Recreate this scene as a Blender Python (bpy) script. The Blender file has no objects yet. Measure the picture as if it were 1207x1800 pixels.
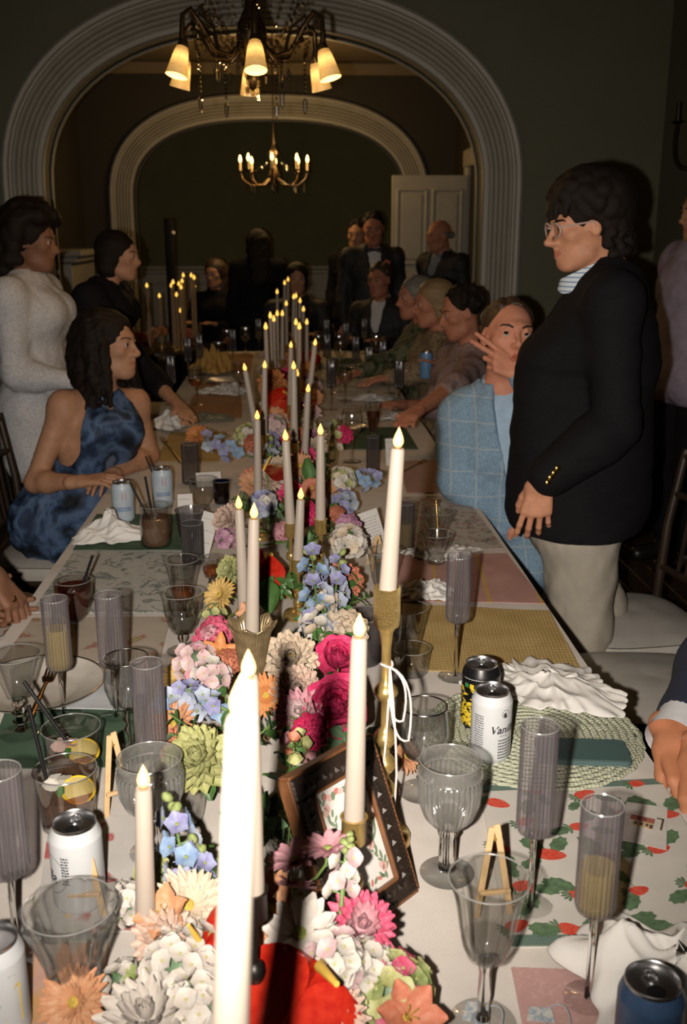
import bpy, math, random
import numpy as np
from mathutils import Vector, Matrix
import openvdb
R = random.Random(7)
SC = bpy.context.scene
COL = SC.collection
V = Vector

# ---------------------------------------------------------------- camera
FPX, CX, CY = 1750.0, 603.5, 900.0
CAM = V((0, 0, 1.60))
PITCH = math.atan((900 - 405) / FPX)
YAW = math.atan((603.5 - 510) / FPX * math.cos(PITCH))
FWD = V((math.sin(YAW) * math.cos(PITCH), math.cos(YAW) * math.cos(PITCH), -math.sin(PITCH)))
RGT = V((math.cos(YAW), -math.sin(YAW), 0))
UPV = RGT.cross(FWD)
cd = bpy.data.cameras.new('camera')
cd.sensor_fit = 'VERTICAL'
cd.sensor_height = 36.0
cd.sensor_width = 24.14
cd.lens = FPX / 1800 * 36
cd.clip_start = 0.02
cd.dof.use_dof = True
cd.dof.focus_distance = 1.75
cd.dof.aperture_fstop = 7.0
co = bpy.data.objects.new('camera', cd)
COL.objects.link(co)
co.matrix_world = Matrix((RGT, UPV, -FWD)).transposed().to_4x4()
co.location = CAM
SC.camera = co

# ---------------------------------------------------------------- world, flash, exposure
wd = bpy.data.worlds.new('world')
SC.world = wd
wd.use_nodes = True
wd.node_tree.nodes['Background'].inputs[0].default_value = (0.9, 0.8, 0.6, 1)
wd.node_tree.nodes['Background'].inputs[1].default_value = 0.0035
fl = bpy.data.lights.new('camera_flash', 'SPOT')
fl.energy = 235
fl.color = (1.0, 0.90, 0.79)
fl.spot_size = math.radians(84)
fl.spot_blend = 1.0
fl.shadow_soft_size = 0.012
fo = bpy.data.objects.new('camera_flash', fl)
COL.objects.link(fo)
fo.matrix_world = co.matrix_world @ Matrix.Rotation(math.radians(5), 4, 'X')
fo.location = CAM - RGT * 0.075 - UPV * 0.012 + FWD * 0.0
SC.view_settings.view_transform = 'Standard'
SC.view_settings.look = 'None'
SC.view_settings.gamma = 1
SC.view_settings.exposure = 0.0
SC.view_settings.use_curve_mapping = False
cy = SC.cycles
cy.max_bounces = 10
cy.diffuse_bounces = 3
cy.glossy_bounces = 3
cy.transmission_bounces = 8
cy.transparent_max_bounces = 40
cy.caustics_reflective = False
cy.caustics_refractive = False
cy.sample_clamp_indirect = 3.0

# ---------------------------------------------------------------- points on the photographed planes
def ray(px, py):
    return FWD + RGT * ((px - CX) / FPX) - UPV * ((py - CY) / FPX)
def onz(px, py, z):
    d = ray(px, py)
    return CAM + d * ((z - CAM.z) / d.z)
def ony(px, py, y):
    d = ray(px, py)
    return CAM + d * (y / d.y)
TZ = 0.760   # top of the table

# ---------------------------------------------------------------- materials
MATS = {}
def nt(name):
    m = bpy.data.materials.new(name)
    m.use_nodes = True
    n = m.node_tree
    return m, n, n.nodes['Principled BSDF'], n.nodes.new, n.links.new
def mat(name, col, rough=0.6, metal=0.0, var=0.10, scale=30, bump=0.0, bscale=200, spec=0.5, emis=None, estr=0.0, sss=0.0, coord='Object', trans=0.0):
    if name in MATS:
        return MATS[name]
    m, n, b, new, link = nt(name)
    b.inputs['Roughness'].default_value = rough
    b.inputs['Metallic'].default_value = metal
    b.inputs['Specular IOR Level'].default_value = spec
    tc = new('ShaderNodeTexCoord')
    no = new('ShaderNodeTexNoise')
    no.inputs['Scale'].default_value = scale
    no.inputs['Detail'].default_value = 3
    link(tc.outputs[coord], no.inputs['Vector'])
    cr = new('ShaderNodeValToRGB')
    cr.color_ramp.elements[0].position = 0.3
    cr.color_ramp.elements[1].position = 0.7
    lo = [c * (1 - var) for c in col]
    hi = [min(1, c * (1 + var)) for c in col]
    cr.color_ramp.elements[0].color = (*lo, 1)
    cr.color_ramp.elements[1].color = (*hi, 1)
    link(no.outputs['Fac'], cr.inputs['Fac'])
    link(cr.outputs['Color'], b.inputs['Base Color'])
    if bump:
        nb = new('ShaderNodeTexNoise')
        nb.inputs['Scale'].default_value = bscale
        nb.inputs['Detail'].default_value = 4
        link(tc.outputs[coord], nb.inputs['Vector'])
        bp = new('ShaderNodeBump')
        bp.inputs['Strength'].default_value = bump
        bp.inputs['Distance'].default_value = 0.002
        link(nb.outputs['Fac'], bp.inputs['Height'])
        link(bp.outputs['Normal'], b.inputs['Normal'])
    if emis:
        b.inputs['Emission Color'].default_value = (*emis, 1)
        b.inputs['Emission Strength'].default_value = estr
    if sss:
        b.inputs['Subsurface Weight'].default_value = sss
        b.inputs['Subsurface Radius'].default_value = (0.01, 0.004, 0.002)
        b.inputs['Subsurface Scale'].default_value = 0.5
    if trans:
        b.inputs['Transmission Weight'].default_value = trans
    MATS[name] = m
    return m
def weave(name, col, col2, scale=900, rough=0.9, bump=0.25, stripes=None):
    """woven cloth: fine crossing wave bump, optional coloured stripes along object X."""
    if name in MATS:
        return MATS[name]
    m, n, b, new, link = nt(name)
    b.inputs['Roughness'].default_value = rough
    b.inputs['Specular IOR Level'].default_value = 0.15
    tc = new('ShaderNodeTexCoord')
    no = new('ShaderNodeTexNoise')
    no.inputs['Scale'].default_value = 14
    no.inputs['Detail'].default_value = 6
    link(tc.outputs['Object'], no.inputs['Vector'])
    cr = new('ShaderNodeValToRGB')
    cr.color_ramp.elements[0].position = 0.35
    cr.color_ramp.elements[1].position = 0.65
    cr.color_ramp.elements[0].color = (*col, 1)
    cr.color_ramp.elements[1].color = (*col2, 1)
    link(no.outputs['Fac'], cr.inputs['Fac'])
    out = cr.outputs['Color']
    w1 = new('ShaderNodeTexWave'); w1.bands_direction = 'X'
    w2 = new('ShaderNodeTexWave'); w2.bands_direction = 'Y'
    for w in (w1, w2):
        w.inputs['Scale'].default_value = scale / 6.28
        w.inputs['Distortion'].default_value = 1.5
        link(tc.outputs['Object'], w.inputs['Vector'])
    ad = new('ShaderNodeMath'); ad.operation = 'ADD'
    link(w1.outputs['Fac'], ad.inputs[0]); link(w2.outputs['Fac'], ad.inputs[1])
    bp = new('ShaderNodeBump')
    bp.inputs['Strength'].default_value = bump
    bp.inputs['Distance'].default_value = 0.001
    link(ad.outputs[0], bp.inputs['Height'])
    link(bp.outputs['Normal'], b.inputs['Normal'])
    if stripes:
        axis, sc, scol, wdt = stripes
        ws = new('ShaderNodeTexWave'); ws.bands_direction = axis
        ws.inputs['Scale'].default_value = sc
        link(tc.outputs['Object'], ws.inputs['Vector'])
        gt = new('ShaderNodeMath'); gt.operation = 'GREATER_THAN'
        gt.inputs[1].default_value = wdt
        link(ws.outputs['Fac'], gt.inputs[0])
        mx = new('ShaderNodeMix'); mx.data_type = 'RGBA'
        link(gt.outputs[0], mx.inputs[0])
        link(out, mx.inputs[6]); mx.inputs[7].default_value = (*scol, 1)
        out = mx.outputs[2]
    link(out, b.inputs['Base Color'])
    MATS[name] = m
    return m
def plaid(name, col, line, sc=11.0, wdt=0.985):
    m, n, b, new, link = nt(name)
    b.inputs['Roughness'].default_value = 0.9
    b.inputs['Specular IOR Level'].default_value = 0.1
    tc = new('ShaderNodeTexCoord')
    no = new('ShaderNodeTexNoise'); no.inputs['Scale'].default_value = 260; no.inputs['Detail'].default_value = 3
    link(tc.outputs['Object'], no.inputs['Vector'])
    cr = new('ShaderNodeValToRGB')
    cr.color_ramp.elements[0].position = 0.35; cr.color_ramp.elements[1].position = 0.65
    cr.color_ramp.elements[0].color = (*[c * 0.75 for c in col], 1); cr.color_ramp.elements[1].color = (*[min(1, c * 1.25) for c in col], 1)
    link(no.outputs['Fac'], cr.inputs['Fac'])
    f = None
    for ax in 'XZ':
        w = new('ShaderNodeTexWave'); w.bands_direction = ax; w.inputs['Scale'].default_value = sc / 6.28 * 2
        link(tc.outputs['Object'], w.inputs['Vector'])
        g = new('ShaderNodeMath'); g.operation = 'GREATER_THAN'; g.inputs[1].default_value = wdt
        link(w.outputs['Fac'], g.inputs[0])
        if f is None:
            f = g
        else:
            mx_ = new('ShaderNodeMath'); mx_.operation = 'MAXIMUM'
            link(f.outputs[0], mx_.inputs[0]); link(g.outputs[0], mx_.inputs[1]); f = mx_
    ml = new('ShaderNodeMath'); ml.operation = 'MULTIPLY'; ml.inputs[1].default_value = 0.55
    link(f.outputs[0], ml.inputs[0])
    mx = new('ShaderNodeMix'); mx.data_type = 'RGBA'
    link(ml.outputs[0], mx.inputs[0]); link(cr.outputs['Color'], mx.inputs[6]); mx.inputs[7].default_value = (*line, 1)
    link(mx.outputs[2], b.inputs['Base Color'])
    MATS[name] = m
    return m
def blotch(name, cols, scale=14, rough=0.8, detail=2, dist=0.5, lows=None):
    """printed cloth: hard-ish patches of several dye colours."""
    if name in MATS:
        return MATS[name]
    m, n, b, new, link = nt(name)
    b.inputs['Roughness'].default_value = rough
    b.inputs['Specular IOR Level'].default_value = 0.2
    tc = new('ShaderNodeTexCoord')
    no = new('ShaderNodeTexNoise')
    no.inputs['Scale'].default_value = scale
    no.inputs['Detail'].default_value = detail
    no.inputs['Distortion'].default_value = dist
    link(tc.outputs['Object'], no.inputs['Vector'])
    cr = new('ShaderNodeValToRGB')
    el = cr.color_ramp.elements
    k = len(cols)
    pos = lows or [0.3 + 0.4 * i / (k - 1) for i in range(k)]
    el[0].position = pos[0]; el[0].color = (*cols[0], 1)
    el[1].position = pos[-1]; el[1].color = (*cols[-1], 1)
    for i in range(1, k - 1):
        e = el.new(pos[i]); e.color = (*cols[i], 1)
    link(no.outputs['Fac'], cr.inputs['Fac'])
    link(cr.outputs['Color'], b.inputs['Base Color'])
    MATS[name] = m
    return m
def thin_glass(name, tint=(0.95, 0.95, 0.95), gloss=0.06, rough=0.02, haze=0.0, hazecol=(0.6, 0.6, 0.6)):
    """thin clear wall: mostly see-through, Fresnel reflection on top."""
    if name in MATS:
        return MATS[name]
    m = bpy.data.materials.new(name); m.use_nodes = True
    n = m.node_tree; n.nodes.clear(); new = n.nodes.new; link = n.links.new
    out = new('ShaderNodeOutputMaterial')
    tr = new('ShaderNodeBsdfTransparent')
    # the wall is longer to cross at a slant, so it tints more there (absorption along the path)
    fc = new('ShaderNodeLayerWeight'); fc.inputs['Blend'].default_value = .5
    p2 = new('ShaderNodeMath'); p2.operation = 'POWER'; p2.inputs[1].default_value = 2.2
    link(fc.outputs['Facing'], p2.inputs[0])
    mc = new('ShaderNodeMix'); mc.data_type = 'RGBA'
    mc.inputs[6].default_value = (*tint, 1); mc.inputs[7].default_value = (*[c ** 9 * .8 if max(tint) < .94 else c ** 6 * .95 for c in tint], 1)
    link(p2.outputs[0], mc.inputs[0]); link(mc.outputs[2], tr.inputs[0])
    gl = new('ShaderNodeBsdfGlossy'); gl.inputs['Roughness'].default_value = rough
    fr = new('ShaderNodeLayerWeight'); fr.inputs['Blend'].default_value = .5
    pw = new('ShaderNodeMath'); pw.operation = 'POWER'; pw.inputs[1].default_value = 4.0
    link(fr.outputs['Facing'], pw.inputs[0])
    ml = new('ShaderNodeMath'); ml.operation = 'MULTIPLY'; ml.inputs[1].default_value = .55
    link(pw.outputs[0], ml.inputs[0])
    ad = new('ShaderNodeMath'); ad.operation = 'ADD'; ad.inputs[1].default_value = gloss; ad.use_clamp = True
    link(ml.outputs[0], ad.inputs[0])
    mx = new('ShaderNodeMixShader')
    link(ad.outputs[0], mx.inputs[0]); link(tr.outputs[0], mx.inputs[1]); link(gl.outputs[0], mx.inputs[2])
    s = mx.outputs[0]
    if haze:
        df = new('ShaderNodeBsdfDiffuse'); df.inputs[0].default_value = (*hazecol, 1)
        m2 = new('ShaderNodeMixShader'); m2.inputs[0].default_value = haze
        link(s, m2.inputs[1]); link(df.outputs[0], m2.inputs[2]); s = m2.outputs[0]
    link(s, out.inputs[0])
    MATS[name] = m
    return m
def solid_glass(name, col=(1, 1, 1), ior=1.5, rough=0.0):
    if name in MATS:
        return MATS[name]
    m = bpy.data.materials.new(name); m.use_nodes = True
    n = m.node_tree; n.nodes.clear()
    out = n.nodes.new('ShaderNodeOutputMaterial')
    g = n.nodes.new('ShaderNodeBsdfGlass'); g.inputs['Color'].default_value = (*col, 1)
    g.inputs['IOR'].default_value = ior; g.inputs['Roughness'].default_value = rough
    n.links.new(g.outputs[0], out.inputs[0])
    MATS[name] = m
    return m

# ---------------------------------------------------------------- mesh builder
def frame_z(d, ref=None):
    """3x3 matrix whose Z is d."""
    d = V(d).normalized()
    r = V(ref) if ref is not None else (V((0, 0, 1)) if abs(d.z) < 0.95 else V((1, 0, 0)))
    x = r.cross(d)
    if x.length < 1e-5:
        x = V((0, 1, 0)).cross(d)
    x.normalize()
    y = d.cross(x)
    return Matrix((x, y, d)).transposed()
class MB:
    def __init__(s):
        s.v, s.f, s.m = [], [], []
    def add(s, vs, fs, mi=0, M=None):
        o = len(s.v)
        s.v += [tuple(M @ V(p)) for p in vs] if M is not None else [tuple(p) for p in vs]
        s.f += [tuple(i + o for i in f) for f in fs]
        s.m += [mi] * len(fs)
        return s
    def box(s, c, d, M=None, mi=0, bev=0.0):
        x, y, z = d[0] / 2, d[1] / 2, d[2] / 2
        b = min(bev, x, y, z) if bev else 0
        if not b:
            vs = [(sx * x, sy * y, sz * z) for sx in (-1, 1) for sy in (-1, 1) for sz in (-1, 1)]
            fs = [(0, 1, 3, 2), (4, 6, 7, 5), (0, 4, 5, 1), (2, 3, 7, 6), (0, 2, 6, 4), (1, 5, 7, 3)]
        else:
            vs = []; idx = {}
            for sx in (-1, 1):
                for sy in (-1, 1):
                    for sz in (-1, 1):
                        for a in range(3):
                            p = [sx * (x - b), sy * (y - b), sz * (z - b)]
                            p[a] = (sx * x, sy * y, sz * z)[a]
                            idx[(sx, sy, sz, a)] = len(vs); vs.append(tuple(p))
            fs = []
            for a in range(3):
                o1, o2 = (a + 1) % 3, (a + 2) % 3
                for sg in (-1, 1):
                    q = []
                    for p1, p2 in ((-1, -1), (1, -1), (1, 1), (-1, 1)):
                        t = [0, 0, 0]; t[a] = sg; t[o1] = p1; t[o2] = p2
                        q.append(idx[(*t, a)])
                    fs.append(tuple(q if sg > 0 else q[::-1]))
            for a in range(3):
                o1, o2 = (a + 1) % 3, (a + 2) % 3
                for s1 in (-1, 1):
                    for s2 in (-1, 1):
                        t0 = [0, 0, 0]; t0[a] = -1; t0[o1] = s1; t0[o2] = s2
                        t1 = list(t0); t1[a] = 1
                        q = (idx[(*t0, o1)], idx[(*t1, o1)], idx[(*t1, o2)], idx[(*t0, o2)])
                        fs.append(q if s1 * s2 < 0 else q[::-1])
            for sx in (-1, 1):
                for sy in (-1, 1):
                    for sz in (-1, 1):
                        q = tuple(idx[(sx, sy, sz, a)] for a in range(3))
                        fs.append(q if sx * sy * sz > 0 else q[::-1])
        T = Matrix.Translation(V(c))
        return s.add(vs, fs, mi, (M @ T) if M is not None else T)
    def tube(s, pts, rad, n=8, mi=0, caps=True, flat=1.0, ref=None):
        pts = [V(p) for p in pts]
        k = len(pts)
        rr = list(rad) if hasattr(rad, '__len__') else [rad] * k
        vs = []
        px = None
        for i, p in enumerate(pts):
            d = pts[min(i + 1, k - 1)] - pts[max(i - 1, 0)]
            if d.length < 1e-9:
                d = V((0, 0, 1))
            d.normalize()
            if px is None:
                Fm = frame_z(d, ref); px = Fm.col[0].copy()
            x = px - d * px.dot(d)
            x.normalize(); px = x; y = d.cross(x)
            for j in range(n):
                a = 2 * math.pi * j / n
                vs.append(p + x * (rr[i] * math.cos(a)) + y * (rr[i] * flat * math.sin(a)))
        fs = [(i * n + j, i * n + (j + 1) % n, (i + 1) * n + (j + 1) % n, (i + 1) * n + j) for i in range(k - 1) for j in range(n)]
        if caps:
            fs.append(tuple(range(n))[::-1]); fs.append(tuple((k - 1) * n + j for j in range(n)))
        return s.add(vs, fs, mi)
    def lathe(s, prof, n=32, mi=0, ribs=0, amp=0.0, ribz=None, M=None, wob=None, closed=False):
        """prof: list of (r, z); ribs modulates the radius where ribz[0]<=z<=ribz[1]."""
        vs, rings = [], []
        for k, (r, z) in enumerate(prof):
            if r < 1e-5:
                rings.append((len(vs), 1)); vs.append((0, 0, z)); continue
            st = len(vs)
            for j in range(n):
                a = 2 * math.pi * j / n
                q = r
                if ribs and (ribz is None or ribz[0] <= z <= ribz[1]):
                    q = r * (1 + amp * (abs(math.sin(ribs * a / 2)) - 0.6))
                zz = z
                if wob:
                    q, zz = wob(k, a, q, z)
                vs.append((q * math.cos(a), q * math.sin(a), zz))
            rings.append((st, n))
        fs = []
        for (a, na), (b, nb) in zip(rings, rings[1:]):
            for j in range(n):
                j2 = (j + 1) % n
                if na == 1 and nb == 1: continue
                if na == 1: fs.append((a, b + j2, b + j))
                elif nb == 1: fs.append((a + j, a + j2, b))
                else: fs.append((a + j, a + j2, b + j2, b + j))
        return s.add(vs, fs, mi, M)
    def ball(s, c, r, n=10, mi=0, M=None):
        r = r if hasattr(r, '__len__') else (r, r, r)
        prof = [(math.sin(math.pi * i / (n // 2)), -math.cos(math.pi * i / (n // 2))) for i in range(n // 2 + 1)]
        prof[0] = (0, -1); prof[-1] = (0, 1)
        T = Matrix.Translation(V(c)) @ (M.to_4x4() if M is not None else Matrix.Identity(4)) @ Matrix.Diagonal((*r, 1))
        return s.lathe(prof, n, mi, M=T)
    def prism(s, pts, z0, z1, mi=0, M=None):
        k = len(pts)
        vs = [(x, y, z0) for x, y in pts] + [(x, y, z1) for x, y in pts]
        fs = [tuple(range(k))[::-1], tuple(range(k, 2 * k))] + [(i, (i + 1) % k, k + (i + 1) % k, k + i) for i in range(k)]
        return s.add(vs, fs, mi, M)
    def grid(s, fn, nu, nv, mi=0, thick=0.0):
        vs = [fn(i / nu, j / nv) for i in range(nu + 1) for j in range(nv + 1)]
        w = nv + 1
        fs = [(i * w + j, (i + 1) * w + j, (i + 1) * w + j + 1, i * w + j + 1) for i in range(nu) for j in range(nv)]
        if thick:
            o = len(vs)
            vs += [(p[0], p[1], p[2] - thick) for p in vs]
            fs += [tuple(q + o for q in f)[::-1] for f in fs]
            ed = [i * w for i in range(nu + 1)] + [nu * w + j for j in range(1, nv + 1)] + [i * w + nv for i in range(nu - 1, -1, -1)] + [j for j in range(nv - 1, 0, -1)]
            fs += [(ed[q], ed[q - 1], ed[q - 1] + o, ed[q] + o) for q in range(len(ed))]
        return s.add(vs, fs, mi)
    def mesh(s, name, mats, smooth=True):
        me = bpy.data.meshes.new(name)
        me.from_pydata(s.v, [], s.f)
        for m in (mats if isinstance(mats, (list, tuple)) else [mats]):
            me.materials.append(m)
        if len(me.materials) > 1:
            me.polygons.foreach_set('material_index', s.m)
        if smooth:
            me.polygons.foreach_set('use_smooth', [True] * len(me.polygons))
            if smooth != 'all':
                try: me.set_sharp_from_angle(angle=math.radians(smooth if smooth is not True else 50))
                except Exception: pass
        me.update()
        return me
    def build(s, name, mats, parent=None, smooth=True, kind=None):
        return link_mesh(name, s.mesh(name, mats, smooth), parent, kind)
def link_mesh(name, me, parent=None, kind=None, M=None):
    o = bpy.data.objects.new(name, me)
    COL.objects.link(o)
    if parent is not None: o.parent = parent
    if kind: o['kind'] = kind
    if M is not None: o.matrix_local = M
    return o
LABELS = {}
def tag(o, label, cat, group=None):
    o['label'] = label; o['category'] = cat
    if group: o['group'] = group
    if label in LABELS and LABELS[label] != group: print('DUPLABEL', label)
    if label in LABELS and not group: print('DUPLABEL', label)
    LABELS[label] = group
    n = len(label.split())
    if n < 4 or n > 16: print('LABELLEN', n, label)
    return o
def thing(name, label, cat, loc=(0, 0, 0), rz=0.0, group=None, M=None):
    o = bpy.data.objects.new(name, None)
    o.empty_display_size = 0.05
    COL.objects.link(o)
    if M is not None: o.matrix_world = M
    else:
        o.location = loc; o.rotation_euler = (0, 0, rz)
    return tag(o, label, cat, group)
def struct(o):
    o['kind'] = 'structure'
    return o
def dup(root, label=None, group=None, loc=None, rz=None, M=None):
    r = root.copy(); COL.objects.link(r)
    if label: r['label'] = label
    if 'group' in r.keys() and group is None: del r['group']
    if group: r['group'] = group
    if M is not None: r.matrix_world = M
    if loc is not None: r.location = loc
    if rz is not None: r.rotation_euler = (0, 0, rz)
    for ch in root.children:
        c = ch.copy(); COL.objects.link(c); c.parent = r
        for g in ch.children:
            d = g.copy(); COL.objects.link(d); d.parent = c
    if label:
        tag(r, label, r['category'], group)
    return r
def bez(p0, p1, p2, n=8):
    p0, p1, p2 = V(p0), V(p1), V(p2)
    return [p0 * (1 - t) ** 2 + p1 * (2 * t * (1 - t)) + p2 * t * t for t in [i / n for i in range(n + 1)]]
# ---------------------------------------------------------------- implicit modelling for bodies, clothes, hair, hands
BIG = 0.25
class SDF:
    def __init__(s, lo, hi, h):
        s.lo = np.array(lo, np.float32); s.h = h
        s.n = np.maximum(4, np.ceil((np.array(hi) - np.array(lo)) / h).astype(int) + 1)
        s.F = np.full(s.n, BIG, np.float32)
        s.ax = [s.lo[i] + h * np.arange(s.n[i], dtype=np.float32) for i in range(3)]
    def win(s, lo, hi, pad):
        a = np.clip(np.floor((np.array(lo) - pad - s.lo) / s.h).astype(int), 0, s.n)
        b = np.clip(np.ceil((np.array(hi) + pad - s.lo) / s.h).astype(int) + 1, 0, s.n)
        if np.any(b <= a): return None
        sl = tuple(slice(a[i], b[i]) for i in range(3))
        g = (s.ax[0][sl[0]][:, None, None], s.ax[1][sl[1]][None, :, None], s.ax[2][sl[2]][None, None, :])
        return sl, g
    def comb(s, sl, d, k, sub):
        f = s.F[sl]
        if sub:
            d = -d
            if k > 0:
                hh = np.maximum(k - np.abs(f - d), 0) / k
                s.F[sl] = np.maximum(f, d) + hh * hh * (k * 0.25)
            else: s.F[sl] = np.maximum(f, d)
        elif k > 0:
            hh = np.maximum(k - np.abs(f - d), 0) / k
            s.F[sl] = np.minimum(f, d) - hh * hh * (k * 0.25)
        else: s.F[sl] = np.minimum(f, d)
    def cap(s, a, b, ra, rb=None, k=0.02, sub=False, u=None, sx=1.0):
        """rounded cone a->b; along unit vector u its section is sx times as wide."""
        rb = ra if rb is None else rb
        a = np.array(a, np.float32); b = np.array(b, np.float32)
        m = max(ra, rb) * max(sx, 1)
        w = s.win(np.minimum(a, b) - m, np.maximum(a, b) + m, k + 3 * s.h)
        if w is None: return s
        sl, g = w
        P = [g[i] - a[i] for i in range(3)]
        ba = b - a
        if u is not None and sx != 1:
            u = np.array(u, np.float32); c = 1 - 1 / sx
            du = (P[0] * u[0] + P[1] * u[1] + P[2] * u[2]) * c
            P = [P[i] - u[i] * du for i in range(3)]
            ba = ba - u * (ba @ u) * c
        L2 = float(ba @ ba) + 1e-12
        t = np.clip((P[0] * ba[0] + P[1] * ba[1] + P[2] * ba[2]) / L2, 0, 1)
        d = np.sqrt((P[0] - t * ba[0]) ** 2 + (P[1] - t * ba[1]) ** 2 + (P[2] - t * ba[2]) ** 2) - (ra + (rb - ra) * t)
        s.comb(sl, d.astype(np.float32), k, sub)
        return s
    def ell(s, c, r, B=None, k=0.02, sub=False):
        """ellipsoid with radii r along the columns of the 3x3 basis B."""
        c = np.array(c, np.float32); r = np.array(r, np.float32)
        m = float(r.max())
        w = s.win(c - m, c + m, k + 3 * s.h)
        if w is None: return s
        sl, g = w
        P = [g[i] - c[i] for i in range(3)]
        if B is not None:
            P = [P[0] * B[0][i] + P[1] * B[1][i] + P[2] * B[2][i] for i in range(3)]
        k0 = np.sqrt(sum((P[i] / r[i]) ** 2 for i in range(3)))
        k1 = np.sqrt(sum((P[i] / (r[i] * r[i])) ** 2 for i in range(3))) + 1e-6
        s.comb(sl, (k0 * (k0 - 1) / k1).astype(np.float32), k, sub)
        return s
    def plane(s, p, n, k=0.0):
        """keep the side that n points away from."""
        n = np.array(n, np.float32); n /= np.linalg.norm(n); p = np.array(p, np.float32)
        d = (s.ax[0] - p[0])[:, None, None] * n[0] + (s.ax[1] - p[1])[None, :, None] * n[1] + (s.ax[2] - p[2])[None, None, :] * n[2]
        s.F = np.maximum(s.F, d.astype(np.float32))
        return s
    def folds(s, amp, wl=0.07, seed=0, aniso=(1, 1, 1)):
        rr = np.random.RandomState(seed)
        x, y, z = s.ax[0][:, None, None], s.ax[1][None, :, None], s.ax[2][None, None, :]
        near = np.abs(s.F) < 0.04
        acc = np.zeros_like(s.F)
        for i in range(4):
            d = rr.normal(size=3) * np.array(aniso); d /= np.linalg.norm(d)
            q = rr.normal(size=3); q /= np.linalg.norm(q)
            f = 2 * np.pi / wl * (0.7 + 0.5 * i)
            acc += np.sin(f * (d[0] * x + d[1] * y + d[2] * z) + 1.7 * np.sin(f * 0.45 * (q[0] * x + q[1] * y + q[2] * z)) + rr.rand() * 6) / (1 + 0.5 * i)
        s.F = np.where(near, s.F + acc * (amp / 2.5), s.F).astype(np.float32)
        return s
    def mesh(s):
        g = openvdb.FloatGrid(BIG)
        F = s.F
        F[0], F[-1], F[:, 0], F[:, -1], F[:, :, 0], F[:, :, -1] = (BIG,) * 6
        g.copyFromArray(F, tolerance=0.0)
        p, q = g.convertToQuads(0.0)
        return p * s.h + s.lo, q[:, ::-1]
def npmesh(name, parts, mats, regions=None, parent=None):
    """parts: list of (points, quads); regions: fn(points)->material index per vertex."""
    ps, qs, o = [], [], 0
    for p, q in parts:
        ps.append(p); qs.append(q + o); o += len(p)
    p = np.concatenate(ps).astype(np.float32); q = np.concatenate(qs).astype(np.int32)
    me = bpy.data.meshes.new(name)
    me.vertices.add(len(p)); me.vertices.foreach_set('co', p.ravel())
    me.loops.add(q.size); me.loops.foreach_set('vertex_index', q.ravel())
    me.polygons.add(len(q)); me.polygons.foreach_set('loop_start', np.arange(0, q.size, 4, dtype=np.int32))
    me.polygons.foreach_set('loop_total', np.full(len(q), 4, np.int32))
    me.polygons.foreach_set('use_smooth', np.ones(len(q), bool))
    for m in (mats if isinstance(mats, (list, tuple)) else [mats]): me.materials.append(m)
    if regions is not None:
        me.polygons.foreach_set('material_index', regions(p[q].mean(1)).astype(np.int32))
    me.update(); me.validate()
    o = bpy.data.objects.new(name, me); COL.objects.link(o)
    if parent is not None:
        o.parent = parent
        o.matrix_parent_inverse = parent.matrix_world.inverted()
    return o
def unit(v):
    v = np.array(v, float); return v / np.linalg.norm(v)
def hbasis(fwd, up=(0, 0, 1)):
    f = unit(fwd); r = unit(np.cross(f, up)); u = np.cross(r, f)
    return np.array([r, f, u]).T      # columns: right, forward, up
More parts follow.
